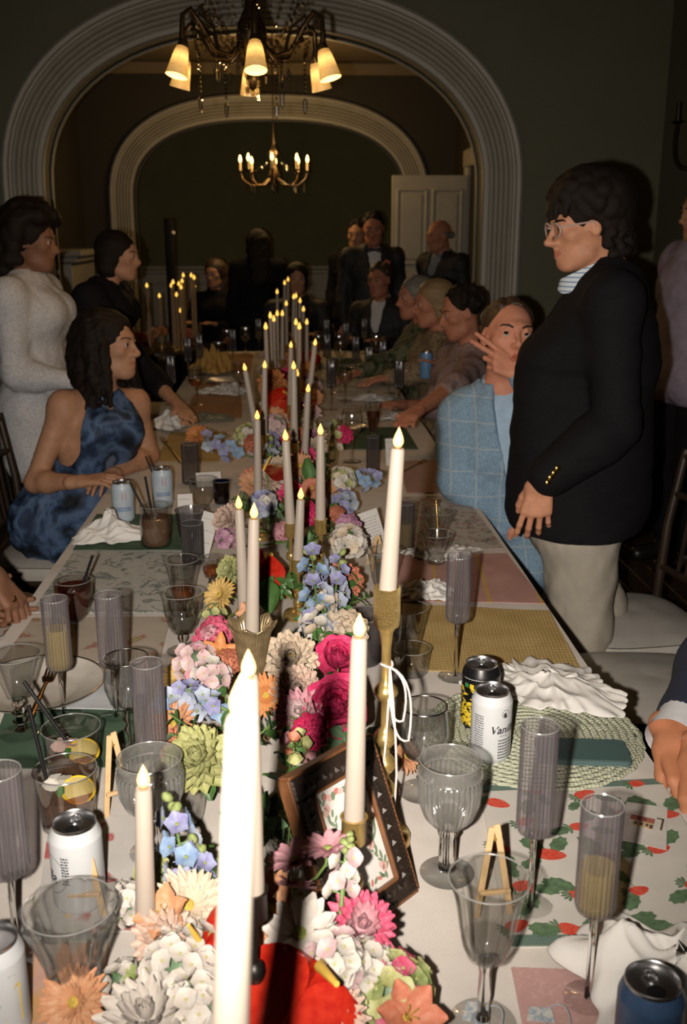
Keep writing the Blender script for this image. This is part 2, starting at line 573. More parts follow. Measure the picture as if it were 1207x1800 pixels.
def head_sdf(S, c, B, k=1.0, female=False, nose=1.0, mouth_open=0.0, beard=False):
    def P(x, y, z): return c + B @ (np.array([x, y, z]) * k)
    def E(x, y, z, r, kk=0.02, sub=False, rot=None):
        S.ell(P(x, y, z), np.array(r) * k, B if rot is None else B @ rot, kk * k, sub)
    def Cp(a, b, ra, rb=None, kk=0.012, sub=False): S.cap(P(*a), P(*b), ra * k, (ra if rb is None else rb) * k, kk * k, sub)
    w = 0.94 if female else 1.0
    E(0, -0.014, 0.035, (.074 * w, .094, .080), .0)
    E(0, .018, -.028, (.061 * w, .070, .086), .03)
    E(0, .034, -.082, (.044 * w, .046, .034), .03)
    E(0, .066, -.103, (.019 * w, .017, .017), .03)
    for sg in (-1, 1):
        E(sg * .046 * w, .052, -.018, (.022, .024, .020), .02)
        Cp((sg * .050 * w, .01, -.075), (sg * .018, .055, -.100), .015, .013, .03)
        Cp((sg * .012, .081, .026), (sg * .047, .064, .025), .009 if female else .0115, .008, .02)
        E(sg * .032, .094, .003, (.017, .014, .0125), .012, True)
        E(sg * .032, .073, .004, (.0155, .0135, .0115), .006)
        Cp((sg * .019, .080, .008), (sg * .032, .0865, .0145), .0038, .004, .004)
        Cp((sg * .032, .0865, .0145), (sg * .047, .074, .007), .004, .003, .004)
        Cp((sg * .021, .081, -.004), (sg * .043, .078, -.004), .003, .003, .005)
        E(sg * .012, .094, -.036, (.0085 * nose, .011, .008), .007)
        E(sg * .0055, .099, -.043, (.0032, .005, .0035), .003, True)
        rot = np.array(Matrix.Rotation(sg * 0.35, 3, 'Z') @ Matrix.Rotation(-0.22, 3, 'X'))
        E(sg * .075 * w, -.008, -.002, (.0085, .019, .032), .006, False, rot)
        E(sg * .080 * w, -.001, .003, (.006, .011, .020), .004, True, rot)
        E(sg * .073 * w, .006, -.010, (.006, .005, .007), .003)
    Cp((0, .081, .020), (0, .096 + .012 * nose, -.027), .0070, .0082, .012)
    E(0, .098 + .013 * nose, -.033, (.0098 * nose, .0105 * nose, .0092), .008)
    Cp((0, .098 + .008 * nose, -.036), (0, .088, -.047), .0075, .0065, .008)
    E(0, .090, -.0535, (.006, .006, .006), .006)
    mo = mouth_open
    for sg in (-1, 1):
        Cp((0, .0905, -.0615), (sg * .022, .079, -.0665), .0052 if not female else .006, .003, .006)
        Cp((0, .089, -.0745 - mo), (sg * .020, .079, -.0675 - mo * .4), .0068, .0035, .006)
    if mo: E(0, .088, -.067 - mo * .5, (.012, .016, .0035 + mo * .55), .003, True)
    else: Cp((-.019, .0835, -.0675), (.019, .0835, -.0675), .0016, .0016, .003, True); Cp((-.01, .0955, -.0675), (.01, .0955, -.0675), .0016, .0016, .003, True)
    return P
def head_extras(root, c, B, k, brow, female=False, gaze=(0, 1, 0), whites=True):
    def P(x, y, z): return V(c + B @ (np.array([x, y, z]) * k))
    Bm = Matrix([list(r) for r in B])
    g = Bm @ V(gaze).normalized()
    for sg in (-1, 1):
        mb = MB()
        Fm = frame_z(g)
        pr = [(0, -1)] + [(math.sin(math.pi * i / 14), -math.cos(math.pi * i / 14)) for i in range(1, 14)] + [(0, 1)]
        mb.lathe(pr, 16, 0, M=Matrix.Translation(P(sg * .032, .0755, .0035)) @ Fm.to_4x4() @ Matrix.Scale(.0125 * k, 4))
        o = mb.build('eye', [mat('eye_white', (.42, .37, .33), .2), mat('eye_iris', (.05, .03, .015), .1), mat('eye_pupil', (.005, .005, .005), .05)], root)
        nf = len(o.data.polygons)
        for i, p in enumerate(o.data.polygons):
            ring = i // 16
            p.material_index = 2 if ring >= 12 else (1 if ring >= 11 else 0)
        o.matrix_parent_inverse = root.matrix_world.inverted()
        mb = MB()
        t = .0022 if female else .0034
        mb.tube([P(sg * .014, .093, .020), P(sg * .030, .0905, .0275), P(sg * .046, .0775, .0285), P(sg * .053, .068, .023)], [t * k, t * k * 1.2, t * k, t * k * .5], 6)
        o = mb.build('eyebrow', brow, root)
        o.matrix_parent_inverse = root.matrix_world.inverted()
def hand_parts(S, w, d, n, s, curl=(0.3, 0.3, 0.35, 0.4), thumb=0.35, k=1.0, spread=0.06, tsplay=0.8, fingers=None):
    """wrist w, d towards fingers, n the way the palm faces, s towards the thumb."""
    d, n, s = unit(d), unit(n), unit(s)
    w = np.array(w, float)
    S.cap(w - d * .03 * k, w + d * .012 * k, .026 * k, .025 * k, .01, u=s, sx=1.15)
    base = [(.030, .086, .0085), (.010, .090, .0088), (-.011, .086, .0083), (-.030, .078, .0073)]
    lens = [(.043, .026, .021), (.047, .029, .022), (.044, .027, .021), (.034, .021, .019)]
    for i, (o, L, r) in enumerate(base):
        b = w + d * L * k + s * o * k
        S.cap(w + d * .012 * k + s * o * .62 * k, b, .0135 * k, .0115 * k, .014 * k)
        dirv = unit(d + s * (spread * (1.5 - i)))
        a = 0.0
        p = b
        cu = curl[i]
        cus = cu if hasattr(cu, '__len__') else (cu, cu * 1.15, cu * .8)
        for j in range(3):
            a += cus[j]
            v = dirv * math.cos(a) + n * math.sin(a)
            q = p + v * lens[i][j] * k
            S.cap(p, q, r * k * (1, .93, .86)[j], r * k * (.93, .86, .74)[j], .004 * k)
            p = q
    b = w + d * .022 * k + s * .026 * k + n * .006 * k
    S.cap(w + d * .012 * k + s * .012 * k, b, .015 * k, .0145 * k, .012 * k)
    v = unit(d * .75 + s * tsplay + n * .35)
    p = b
    for j, L in enumerate((.040, .030, .024)):
        q = p + v * L * k
        S.cap(p, q, (.0125, .0098, .0092)[j] * k, (.0100, .0094, .0072)[j] * k, .008 * k if j == 0 else .004 * k)
        v = unit(v + (n * .5 + d * .6 - s * .35) * thumb)
        p = q
def make_hand(w, d, n, s, **kw):
    w = np.array(w, float)
    S = SDF(w - .20, w + .20, .0024)
    hand_parts(S, w, d, n, s, **kw)
    return S.mesh()
SKIN = {}
def skin(name, col):
    lip = tuple(c * f for c, f in zip(col, (.82, .62, .62)))
    return [mat('skin_' + name, col, .58, var=.09, scale=45, bump=.10, bscale=350, sss=.06, spec=.3), mat('lips_' + name, lip, .45, var=.05, spec=.3)]
def template(loc, yaw, sit=False, k=1.0, lean=0.0, seat=0.47):
    """joint positions of a neutral figure facing +y, turned by yaw, lean tips the trunk forward."""
    if sit:
        pz = seat + .09
        J = dict(pelvis=(0, 0, pz), waist=(0, .0, pz + .16), chest=(0, .0, pz + .36), neck=(0, -.015, pz + .53), head=(0, .03, pz + .69),
                 sL=(-.18, -.01, pz + .46), sR=(.18, -.01, pz + .46), eL=(-.24, .06, pz + .22), eR=(.24, .06, pz + .22), wL=(-.13, .29, pz + .285), wR=(.13, .29, pz + .285),
                 hL=(-.09, .02, pz - .01), hR=(.09, .02, pz - .01), kL=(-.11, .44, pz - .0), kR=(.11, .44, pz - .0), aL=(-.11, .42, .09), aR=(.11, .42, .09))
    else:
        J = dict(pelvis=(0, 0, .96), waist=(0, .005, 1.12), chest=(0, 0, 1.31), neck=(0, -.02, 1.475), head=(0, .025, 1.63),
                 sL=(-.185, -.02, 1.42), sR=(.185, -.02, 1.42), eL=(-.235, -.03, 1.13), eR=(.235, -.03, 1.13), wL=(-.23, .06, .89), wR=(.23, .06, .89),
                 hL=(-.09, 0, .93), hR=(.09, 0, .93), kL=(-.10, .02, .50), kR=(.10, .02, .50), aL=(-.10, -.02, .09), aR=(.10, -.02, .09))
    c, s_ = math.cos(yaw), math.sin(yaw)
    out = {}
    pz = J['pelvis'][2]
    for q, p in J.items():
        x, y, z = p
        if lean and q not in ('hL', 'hR', 'kL', 'kR', 'aL', 'aR', 'pelvis'):
            dz = z - pz
            y, z = y * math.cos(lean) + dz * math.sin(lean), pz + dz * math.cos(lean) - y * math.sin(lean)
        x, y, z = x * k, y * k, z * k if not sit else seat + (z - seat) * k if q not in ('aL', 'aR') else z
        out[q] = np.array((loc[0] + c * x - s_ * y, loc[1] + s_ * x + c * y, (loc[2] if len(loc) > 2 else 0) + z))
    return out
def trunk(J, f=1.0, female=False):
    wv = .9 if female else 1.0
    return [(J['pelvis'], J['waist'], .108, .094 * wv, 1.42), (J['waist'], J['chest'], .094 * wv, .108 * wv, 1.40),
            (J['chest'], J['chest'] * .4 + J['neck'] * .6, .108 * wv, .078 * wv, 1.5), (J['chest'] * .5 + J['neck'] * .5, J['neck'], .07, .055, 1.2)]
def add_trunk(S, J, off=0.0, female=False, k=.04, grow=0.0):
    u = unit(J['sR'] - J['sL'])
    for i, (a, b, ra, rb, sx) in enumerate(trunk(J, female=female)):
        S.cap(a, b, ra + off + (grow if i == 0 else grow * .5), rb + off + (grow * .5 if i < 2 else 0), k, u=u, sx=sx)
    for q in 'LR':
        S.cap(J['chest'] * .3 + J['neck'] * .7, J['s' + q], .052 + off, .052 + off * .9, k)
        S.cap(J['chest'], J['s' + q] - np.array((0, 0, .03)), .07 + off, .05 + off, k)
def add_arm(S, J, q, off=0.0, k=.02, stop=1.0, f=1.0):
    s_, e, w = J['s' + q], J['e' + q], J['w' + q]
    S.cap(s_, e, .050 * f + off, .040 * f + off * .9, k)
    w2 = e + (w - e) * stop
    m = e + (w2 - e) * .3
    S.cap(e, m, .040 * f + off * .9, .042 * f + off * .9, k)
    S.cap(m, w2, .042 * f + off * .9, (.042 - .016 * stop) * f + off * .8, k)
def add_leg(S, J, q, off=0.0, k=.03):
    h, kn, a = J['h' + q], J['k' + q], J['a' + q]
    S.cap(h, kn, .085 + off, .056 + off, k)
    m = kn + (a - kn) * .3
    S.cap(kn, m, .055 + off, .057 + off, k)
    S.cap(m, a, .057 + off, .036 + off, k)
def bounds(J, pad=.2):
    P = np.array(list(J.values()))
    return P.min(0) - pad, P.max(0) + pad
def person(label, J, hfwd, hup=(0, 0, 1), skn=None, h=.008, k=1.0, female=False, hands=True, handkw=None, group=None, feet=True,
           nose=1.0, mouth=0.0, gaze=(0, 1, 0), brow=None, detail=True, bust=0.0, armf=1.0):
    loc = V((J['pelvis'][0], J['pelvis'][1], 0))
    root = thing('person', label, 'person', loc, group=group)
    bpy.context.view_layer.update()
    root.matrix_world = Matrix.Translation(loc)
    B = hbasis(hfwd, hup)
    lo, hi = bounds(J)
    S = SDF(lo, hi, h)
    add_trunk(S, J, 0, female)
    bf = unit(np.cross(unit(J['sR'] - J['sL']), (0, 0, -1)))
    for q in 'LR':
        add_arm(S, J, q, f=(.86 if female else 1.0) * armf)
        add_leg(S, J, q)
        a = J['a' + q]
        bq = unit(np.array((bf[0], bf[1], 0)))
        S.cap(a + (0, 0, -.03), a + bq * .14 + (0, 0, -.055), .036, .028, .02)
        if bust:
            S.ell(J['chest'] + bf * .085 + unit(J['s' + q] - J['chest']) * .07, (bust,) * 3, None, .04)
    c = np.array(J['head'])
    neck_top = c + B @ np.array((0, -.025, -.06)) * k
    S.cap(J['neck'] + (0, 0, -.03), neck_top, (.056 if not female else .048) * k, (.054 if not female else .046) * k, .03)
    head_sdf(S, c, B, k, female, nose, mouth)
    if not hands:
        for q in 'LR':
            dv = unit(J['w' + q] - J['e' + q])
            hand_lo(S, J['w' + q], dv, k)
    parts = [S.mesh()]
    handkw = handkw or {}
    if hands:
        for q in 'LR':
            if q in handkw: parts.append(make_hand(J['w' + q], **handkw[q]))
            else:
                dv = unit(J['w' + q] - J['e' + q]); bfw = bf if abs(dv @ bf) < .8 else np.array((0, 0, 1.))
                sv = unit(bfw - dv * (dv @ bfw)); nv = np.cross(sv, dv) * (1 if q == 'L' else -1)
                parts.append(make_hand(J['w' + q], dv, nv, sv, k=.92))
    Bi = B.T
    def reg(p):
        l = (p - c) @ B / k
        zl = -.0675 - mouth * .5
        m = (np.abs(l[:, 0]) < .021) & (l[:, 1] > .079) & (np.abs(l[:, 2] - zl) < (.0105 + mouth * .6) * (1 - (np.abs(l[:, 0]) / .024) ** 2))
        return m.astype(int)
    npmesh('body', parts, skn, reg, root)
    if detail: head_extras(root, c, B, k, brow or mat('dark_hair', (.010, .0065, .0045), .6, bump=.8, bscale=700, spec=.22), female, gaze)
    return root, B, c
def hand_lo(S, w, d, k=1.0):
    """distant hand: palm, four fingers and a thumb at the body's own grid."""
    d = unit(d); s = unit(np.cross(d, (0, 0, 1)) + 1e-6); n = np.cross(s, d)
    for i, o in enumerate((.027, .009, -.009, -.027)):
        S.cap(w + s * o * .6, w + d * .08 + s * o, .015, .012, .01)
        S.cap(w + d * .08 + s * o, w + d * (.15 - .012 * abs(i - 1)) + s * o * 1.35 - n * .02, .0105, .009, .003)
    S.cap(w + d * .02 + s * .02, w + d * .07 + s * .06 - n * .01, .014, .010, .006)
def cloth_top(root, name, J, m, off=.018, arm_off=.014, female=False, h=.009, hem=None, sleeve=1.0, folds=.005, seed=1, grow=0.0, cut=None, neckcut=True, parent=None, arms='LR', armf=1.0, regions=None, bust=0.0):
    """jacket, shirt or dress over the trunk and arms."""
    lo, hi = bounds(J, .24)
    S = SDF(lo, hi, h)
    add_trunk(S, J, off, female, grow=grow)
    if bust:
        bfw = unit(np.cross(unit(J['sR'] - J['sL']), (0, 0, -1)))
        for q in 'LR': S.ell(J['chest'] + bfw * .085 + unit(J['s' + q] - J['chest']) * .07, (bust + off + .004,) * 3, None, .05)
    if hem is not None:
        for q in 'LR':
            S.cap(J['h' + q], J['h' + q] + (J['k' + q] - J['h' + q]) * hem, .10 + off + grow, .10 + off + grow, .06)
    for q in arms:
        add_arm(S, J, q, arm_off, stop=sleeve, k=.03, f=armf)
    if neckcut:
        nv = unit(J['neck'] - J['chest'])
        S.cap(J['neck'] + nv * .035, J['neck'] + nv * .25, .066, .12, .01, sub=True)
    if cut: cut(S)
    if folds: S.folds(folds, .09, seed)
    return npmesh(name, [S.mesh()], m, regions, parent or root)
def cloth_legs(root, name, J, m, off=.012, h=.009, folds=.004, seed=2, stop=1.0, skirt=False):
    lo, hi = bounds(J, .22)
    S = SDF(lo, hi, h)
    u = unit(J['sR'] - J['sL'])
    S.cap(J['pelvis'] + (0, 0, .06), J['pelvis'], .105 + off, .112 + off, .03, u=u, sx=1.38)
    JJ = dict(J)
    for q in 'LR':
        JJ['a' + q] = J['k' + q] + (J['a' + q] - J['k' + q]) * stop
        add_leg(S, JJ, q, off)
    if skirt:
        kk = (J['kL'] + J['kR']) / 2
        S.cap(J['pelvis'], kk, .13, .10, .05, u=u, sx=1.6)
    if folds: S.folds(folds, .08, seed)
    return npmesh(name, [S.mesh()], m, None, root)
def hair_mesh(root, c, B, k, m, fn, h=.005, ext=(.2, .2, .2), low=.2, name='hair'):
    S = SDF(np.array(c) - np.array((ext[0], ext[1], low)), np.array(c) + np.array((ext[0], ext[1], ext[2])), h)
    def P(x, y, z): return np.array(c) + B @ (np.array((x, y, z)) * k)
    fn(S, P)
    return npmesh(name, [S.mesh()], m, None, root)
def short_hair(S, P, B, k, rr=None, vol=.012, n=90, curl=.012, front=.055, back=-.06):
    rr = rr or np.random.RandomState(3)
    S.ell(P(0, -.022, .042), (.078 * k, .094 * k, .082 * k), B, .01)
    S.ell(P(0, .10, -.045), (.085 * k, .085 * k, .085 * k), B, .012, True)
    S.cap(P(-.1, .0, -.045), P(.1, .0, -.045), .04 * k, .04 * k, .01, True)
    for i in range(n):
        a = rr.rand() * 2 * np.pi; e = np.arccos(1 - rr.rand() * 1.35)
        x, y, z = np.sin(e) * np.cos(a), np.sin(e) * np.sin(a), np.cos(e)
        if y > .35 and z < .45: continue
        if abs(x) > .6 and z < .12 and y > -.2: continue
        q = (x * (.074 + vol * .5), -.022 + y * (.091 + vol * .5), .04 + z * (.078 + vol * .6))
        S.ell(P(*q), (curl * (.8 + rr.rand() * .6),) * 3, None, .008)
# ================================================================ SETTING
m_wall = mat('olive_wall_paint', (.10, .10, .065), .75, var=.06, scale=3, bump=.1, bscale=90)
m_wall2 = mat('dark_green_wall_paint', (.12, .12, .06), .8, var=.08, scale=3, bump=.1, bscale=90)
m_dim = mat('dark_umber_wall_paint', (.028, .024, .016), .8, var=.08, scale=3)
m_trim = mat('old_white_trim_paint', (.30, .285, .245), .5, var=.06, scale=9, bump=.08, bscale=60)
m_ceil = mat('ceiling_plaster', (.16, .125, .08), .85, var=.06, scale=4)
m_floor = mat('dark_floor_wood', (.035, .022, .014), .45, var=.35, scale=6)
def wall_box(name, x0, x1, y0, y1, z0, z1, m):
    mb = MB(); mb.box(((x0 + x1) / 2, (y0 + y1) / 2, (z0 + z1) / 2), (x1 - x0, y1 - y0, z1 - z0))
    return struct(mb.build(name, m, smooth=False))
fl_o = wall_box('floor', -2.7, 2.5, -2.2, 13.3, -.1, 0, m_floor)
for i in range(30):      # floor boards of the strip that shows between table and chairs
    mb = MB(); mb.box((0, 0, .004), (.098, 5.4, .012), bev=.003)
    o = mb.build('plank', m_floor, fl_o, smooth=False); o.location = (.58 + .1 * (i % 15) if i < 15 else -2.08 + .1 * (i % 15), 3.2, 0)
wall_box('ceiling', -2.7, 2.5, -2.2, 13.3, 3.1, 3.2, m_ceil)
wall_box('wall_right', 2.15, 2.3, -2.2, 6.0, 0, 3.1, m_wall)
wall_box('wall_left', -2.5, -2.3, -2.2, 6.0, 0, 3.1, m_wall)
wall_box('wall_near', -2.5, 2.3, -2.2, -2.05, 0, 3.1, m_wall)
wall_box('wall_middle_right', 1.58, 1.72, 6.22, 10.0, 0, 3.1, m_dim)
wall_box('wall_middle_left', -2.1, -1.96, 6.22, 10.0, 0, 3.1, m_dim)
wall_box('wall_back_right', 2.0, 2.15, 10.2, 13, 0, 3.1, m_wall2)
wall_box('wall_back_left', -2.35, -2.2, 10.2, 13, 0, 3.1, m_wall2)
wb = wall_box('wall_back', -2.4, 2.2, 13, 13.15, 0, 3.1, m_wall2)
def arch_path(cx, hw, zs, za, n=36, ex=2.25):
    pts = [(cx - hw, 0.0, -1, 0), (cx - hw, zs * .5, -1, 0)]
    for i in range(n + 1):
        t = math.pi - math.pi * i / n
        c, s_ = math.cos(t), math.sin(t)
        x = hw * math.copysign(abs(c) ** (2 / ex), c); z = (za - zs) * abs(s_) ** (2 / ex)
        nx = math.copysign(abs(x / hw) ** (ex - 1), x) / hw; nz = (z / (za - zs)) ** (ex - 1) / (za - zs)
        l = math.hypot(nx, nz) or 1
        pts.append((cx + x, zs + z, nx / l, nz / l))
    pts += [(cx + hw, zs * .5, 1, 0), (cx + hw, 0.0, 1, 0)]
    return pts
def arch_wall(name, cname, cx, hw, zs, za, y0, y1, x0, x1, ztop, m, casing, cw, n=36, ex=2.25):
    P = arch_path(cx, hw, zs, za, n, ex)
    mb = MB()
    vs, fs = [], []
    k = len(P)
    out = []
    for i, (x, z, nx, nz) in enumerate(P):
        if nz <= 1e-6: out.append((x0 if nx < 0 else x1, z)); continue
        tx = ((x1 - x) / nx) if nx > 1e-6 else ((x0 - x) / nx if nx < -1e-6 else 1e9)
        tz = (ztop - z) / nz
        t = min(tx, tz); out.append((x + nx * t, z + nz * t))
    for y in (y0, y1):
        vs += [(p[0], y, p[1]) for p in P] + [(q[0], y, q[1]) for q in out]
    for i in range(k - 1):
        fs.append((i, i + 1, k + i + 1, k + i))
        fs.append((2 * k + i, 3 * k + i, 3 * k + i + 1, 2 * k + i + 1))
        fs.append((i, 2 * k + i, 2 * k + i + 1, i + 1))
    # corners that the radial spokes leave open
    for sx, xx in ((0, x0), (1, x1)):
        idx = [i for i in range(k) if abs(out[i][0] - xx) < 1e-6 and P[i][3] > 1e-6]
        top = [i for i in range(k) if abs(out[i][1] - ztop) < 1e-6]
        a = idx[-1] if sx == 0 else idx[0]
        b = top[0] if sx == 0 else top[-1]
        o = len(vs); vs += [(xx, y0, ztop), (xx, y1, ztop)]
        fs.append((k + a, k + b, o)); fs.append((3 * k + a, o + 1, 3 * k + b))
    mb.add(vs, fs)
    w = struct(mb.build(name, m, smooth=False))
    prof = casing(cw)
    for side, yy, sg in (('front', y0, -1), ('back', y1, 1)):
        mb = MB(); vs, fs = [], []
        L = len(prof)
        for (x, z, nx, nz) in P:
            for (o, d) in prof:
                vs.append((x + nx * o, yy + sg * d, max(z + nz * o, 0)))
        for i in range(k - 1):
            for j in range(L - 1):
                f = (i * L + j, i * L + j + 1, (i + 1) * L + j + 1, (i + 1) * L + j)
                fs.append(f if sg < 0 else f[::-1])
        mb.add(vs, fs)
        struct(mb.build(cname, m_trim, smooth=35))
    return w
def casing(cw):
    pr = [(-.012, -.02), (-.012, .02), (-.005, .032), (.012, .035)]
    n = 5
    for i in range(n):
        a = .02 + (cw * .66) * i / n; b = .02 + (cw * .66) * (i + 1) / n; q = (b - a)
        pr += [(a, .035), (a + q * .15, .022), (a + q * .5, .016), (a + q * .85, .022), (b, .035)]
    pr += [(cw * .80, .038), (cw * .83, .055), (cw * .92, .06), (cw, .045), (cw, -.005)]
    return pr
arch_wall('wall_arch', 'trim_arch', -.136, 1.26, 1.85, 2.69, 6.0, 6.22, -2.5, 2.3, 3.1, m_wall, casing, .215, ex=2.2)
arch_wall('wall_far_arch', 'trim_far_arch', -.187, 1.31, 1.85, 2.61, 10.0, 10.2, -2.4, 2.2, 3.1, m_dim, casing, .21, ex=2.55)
# wainscot and chair rail of the back room
mb = MB(); mb.box((-.1, 12.97, .56), (4.2, .05, 1.12)); struct(mb.build('trim_wainscot', m_trim, smooth=False))
mb = MB(); mb.box((-.1, 12.93, 1.15), (4.2, .10, .05), bev=.012); mb.box((-.1, 12.94, 1.10), (4.2, .07, .05), bev=.01)
struct(mb.build('trim_chair_rail', m_trim, smooth=False))
for i in range(5):
    mb = MB()
    cx_ = -1.75 + .85 * i
    for (dx, dz, sx, sz) in ((0, .38, .7, .03), (0, -.38, .7, .03), (.335, 0, .03, .76), (-.335, 0, .03, .76)):
        mb.box((cx_ + dx, 12.935, .58 + dz), (sx, .03, sz), bev=.006)
    struct(mb.build('trim_panel', m_trim, smooth=False))
# cornice of the middle room
for nm, x0, x1, y0, y1 in (('trim_cornice_back', -1.96, 1.58, 9.88, 10.0), ('trim_cornice_left', -1.96, -1.84, 6.22, 9.88), ('trim_cornice_right', 1.46, 1.58, 6.22, 9.88)):
    mb = MB(); mb.box(((x0 + x1) / 2, (y0 + y1) / 2, 3.04), (x1 - x0, y1 - y0, .12), bev=.03); struct(mb.build(nm, m_ceil, smooth=False))
# open panel door with its casing on the right of the middle room
d = MB(); d.box((1.215, 9.05, 1.03), (.66, .035, 2.06), bev=.004)
door = struct(d.build('door_1', m_trim, smooth=False))
for cx_ in (1.06, 1.37):
    for z0, z1 in ((.18, .78), (.90, 1.20), (1.32, 1.94)):
        mb = MB(); q = .125
        for (x, z, sx, sz) in ((cx_, z0, 2 * q, .022), (cx_, z1, 2 * q, .022), (cx_ - q, (z0 + z1) / 2, .022, z1 - z0), (cx_ + q, (z0 + z1) / 2, .022, z1 - z0)):
            mb.box((x, 9.028, z), (sx, .018, sz), bev=.005)
        mb.box((cx_, 9.03, (z0 + z1) / 2), (2 * q - .07, .012, z1 - z0 - .07), bev=.005)
        mb.build('door_panel', m_trim, door, smooth=False)
mb = MB(); mb.ball((.92, 9.0, 1.0), .028, 10); mb.build('door_knob', mat('old_brass', (.45, .30, .10), .3, 1), door)
mb = MB()
for y in (8.05, 9.12): mb.box((1.555, y, 1.06), (.05, .13, 2.30), bev=.012)
mb.box((1.55, 8.585, 2.2), (.06, 1.2, .15), bev=.012)
struct(mb.build('trim_door_casing', m_trim, smooth=False))
# fireplace mantel and tall window casing on the left of the middle room
mb = MB()
for y in (7.2, 7.95): mb.box((-1.93, y, 1.35), (.07, .16, 2.7), bev=.015)
mb.box((-1.93, 7.575, 2.7), (.08, .95, .16), bev=.015)
struct(mb.build('trim_window_casing', m_trim, smooth=False))
t = thing('mantelpiece', 'painted mantelpiece with a projecting shelf on the far left wall', 'mantelpiece', (-1.96, 8.9, 0))
mb = MB(); mb.box((.14, 0, 1.42), (.30, 1.1, .05), bev=.012); mb.box((.12, 0, 1.37), (.25, 1.0, .05), bev=.015); mb.build('shelf', m_trim, t, smooth=False)
mb = MB(); mb.box((.10, 0, 1.21), (.18, .95, .26), bev=.01); mb.build('frieze', m_trim, t, smooth=False)
for y in (-.39, .39):
    mb = MB(); mb.box((.11, y, .54), (.20, .16, 1.08), bev=.012); mb.box((.12, y, .08), (.23, .19, .16), bev=.012)
    mb.build('pilaster', m_trim, t, smooth=False)
mb = MB(); mb.box((.04, 0, .54), (.04, .62, 1.08)); mb.build('firebox', mat('soot', (.01, .009, .008), .9), t, smooth=False)
# right-hand dark mirror / sconce on the right wall of the front room
m_iron = mat('dark_bronze', (.03, .022, .014), .38, .7, var=.2)
t = thing('wall_sconce', 'dark curved two armed sconce on the wall above the man at the right edge', 'sconce', (2.15, 5.2, 2.0))
mb = MB(); mb.ball((-.015, 0, 0), (.015, .06, .12), 12); mb.build('backplate', m_iron, t)
for sg in (-1, 1):
    mb = MB(); mb.tube(bez((-.02, 0, -.03), (-.22, sg * .1, -.22), (-.16, sg * .16, .12)), .011, 8)
    mb.lathe([(0, 0), (.035, .012), (.03, .02), (.014, .02), (.013, .11), (0, .11)], 12, M=Matrix.Translation((-.16, sg * .16, .12)))
    mb.build('arm', m_iron, t)

# ================================================================ LIGHTS THAT HANG
m_brz = mat('aged_bronze', (.07, .045, .02), .35, .85, var=.25)
m_crys = thin_glass('crystal', (.85, .82, .75), .25, .05)
m_shade = None
def shade_material():
    m, n, b, new, link = nt('frosted_shade_glass')
    tc = new('ShaderNodeTexCoord'); sp = new('ShaderNodeSeparateXYZ'); link(tc.outputs['Object'], sp.inputs[0])
    mr = new('ShaderNodeMapRange'); mr.inputs[1].default_value = -.090; mr.inputs[2].default_value = -.010
    link(sp.outputs['Z'], mr.inputs[0])
    cr = new('ShaderNodeValToRGB'); e = cr.color_ramp.elements
    e[0].position = 0; e[0].color = (.36, .17, .022, 1)
    e[1].position = .72; e[1].color = (2.0, 1.05, .24, 1)
    q = e.new(.35); q.color = (.62, .30, .04, 1)
    q = e.new(1.0); q.color = (.6, .27, .04, 1)
    link(mr.outputs[0], cr.inputs[0])
    vo = new('ShaderNodeTexVoronoi'); vo.inputs['Scale'].default_value = 190; link(tc.outputs['Object'], vo.inputs['Vector'])
    m2 = new('ShaderNodeMapRange'); m2.inputs[1].default_value = 0; m2.inputs[2].default_value = .6; m2.inputs[3].default_value = 1.15; m2.inputs[4].default_value = .75
    link(vo.outputs['Distance'], m2.inputs[0])
    link(cr.outputs[0], b.inputs['Emission Color']); link(m2.outputs[0], b.inputs['Emission Strength'])
    b.inputs['Base Color'].default_value = (.5, .4, .25, 1); b.inputs['Roughness'].default_value = .3
    return m
m_shade = shade_material()
m_bulb = mat('warm_bulb', (1, .8, .5), .3, emis=(1, .62, .2), estr=5.0)
def lamp(name, loc, w, col=(1, .58, .22), rad=.02):
    l = bpy.data.lights.new(name, 'POINT'); l.energy = w; l.color = col; l.shadow_soft_size = rad
    o = bpy.data.objects.new(name, l); COL.objects.link(o); o.location = loc
    return o
CH = V((-.115, 3.5, 2.235))
t = thing('chandelier', 'bronze chandelier with six bell glass shades and crystal drops above the table', 'chandelier', CH)
mb = MB(); mb.lathe([(0, -.20), (.012, -.19), (.02, -.16), (.012, -.13), (.035, -.09), (.05, -.04), (.045, .0), (.02, .05), (.015, .2), (.03, .24), (.015, .28), (.010, .80), (0, .80)], 20)
mb.build('centre_column', m_brz, t)
mb = MB()
for k in range(24):
    a = 2 * math.pi * k / 24
    mb.box((.19 * math.cos(a), .19 * math.sin(a), .13), (.052, .012, .018), M=None)
mb2 = MB(); mb2.tube([(.19 * math.cos(2 * math.pi * k / 32), .19 * math.sin(2 * math.pi * k / 32), .13) for k in range(33)], .009, 8, caps=False)
for k in range(6):
    a = 2 * math.pi * k / 6
    mb2.tube(bez((.03 * math.cos(a), .03 * math.sin(a), .2), (.12 * math.cos(a), .12 * math.sin(a), .24), (.19 * math.cos(a), .19 * math.sin(a), .13)), .007, 6)
mb2.build('crown_ring', m_brz, t)
ARMA = [math.radians(-86 + 60 * k) for k in range(6)]
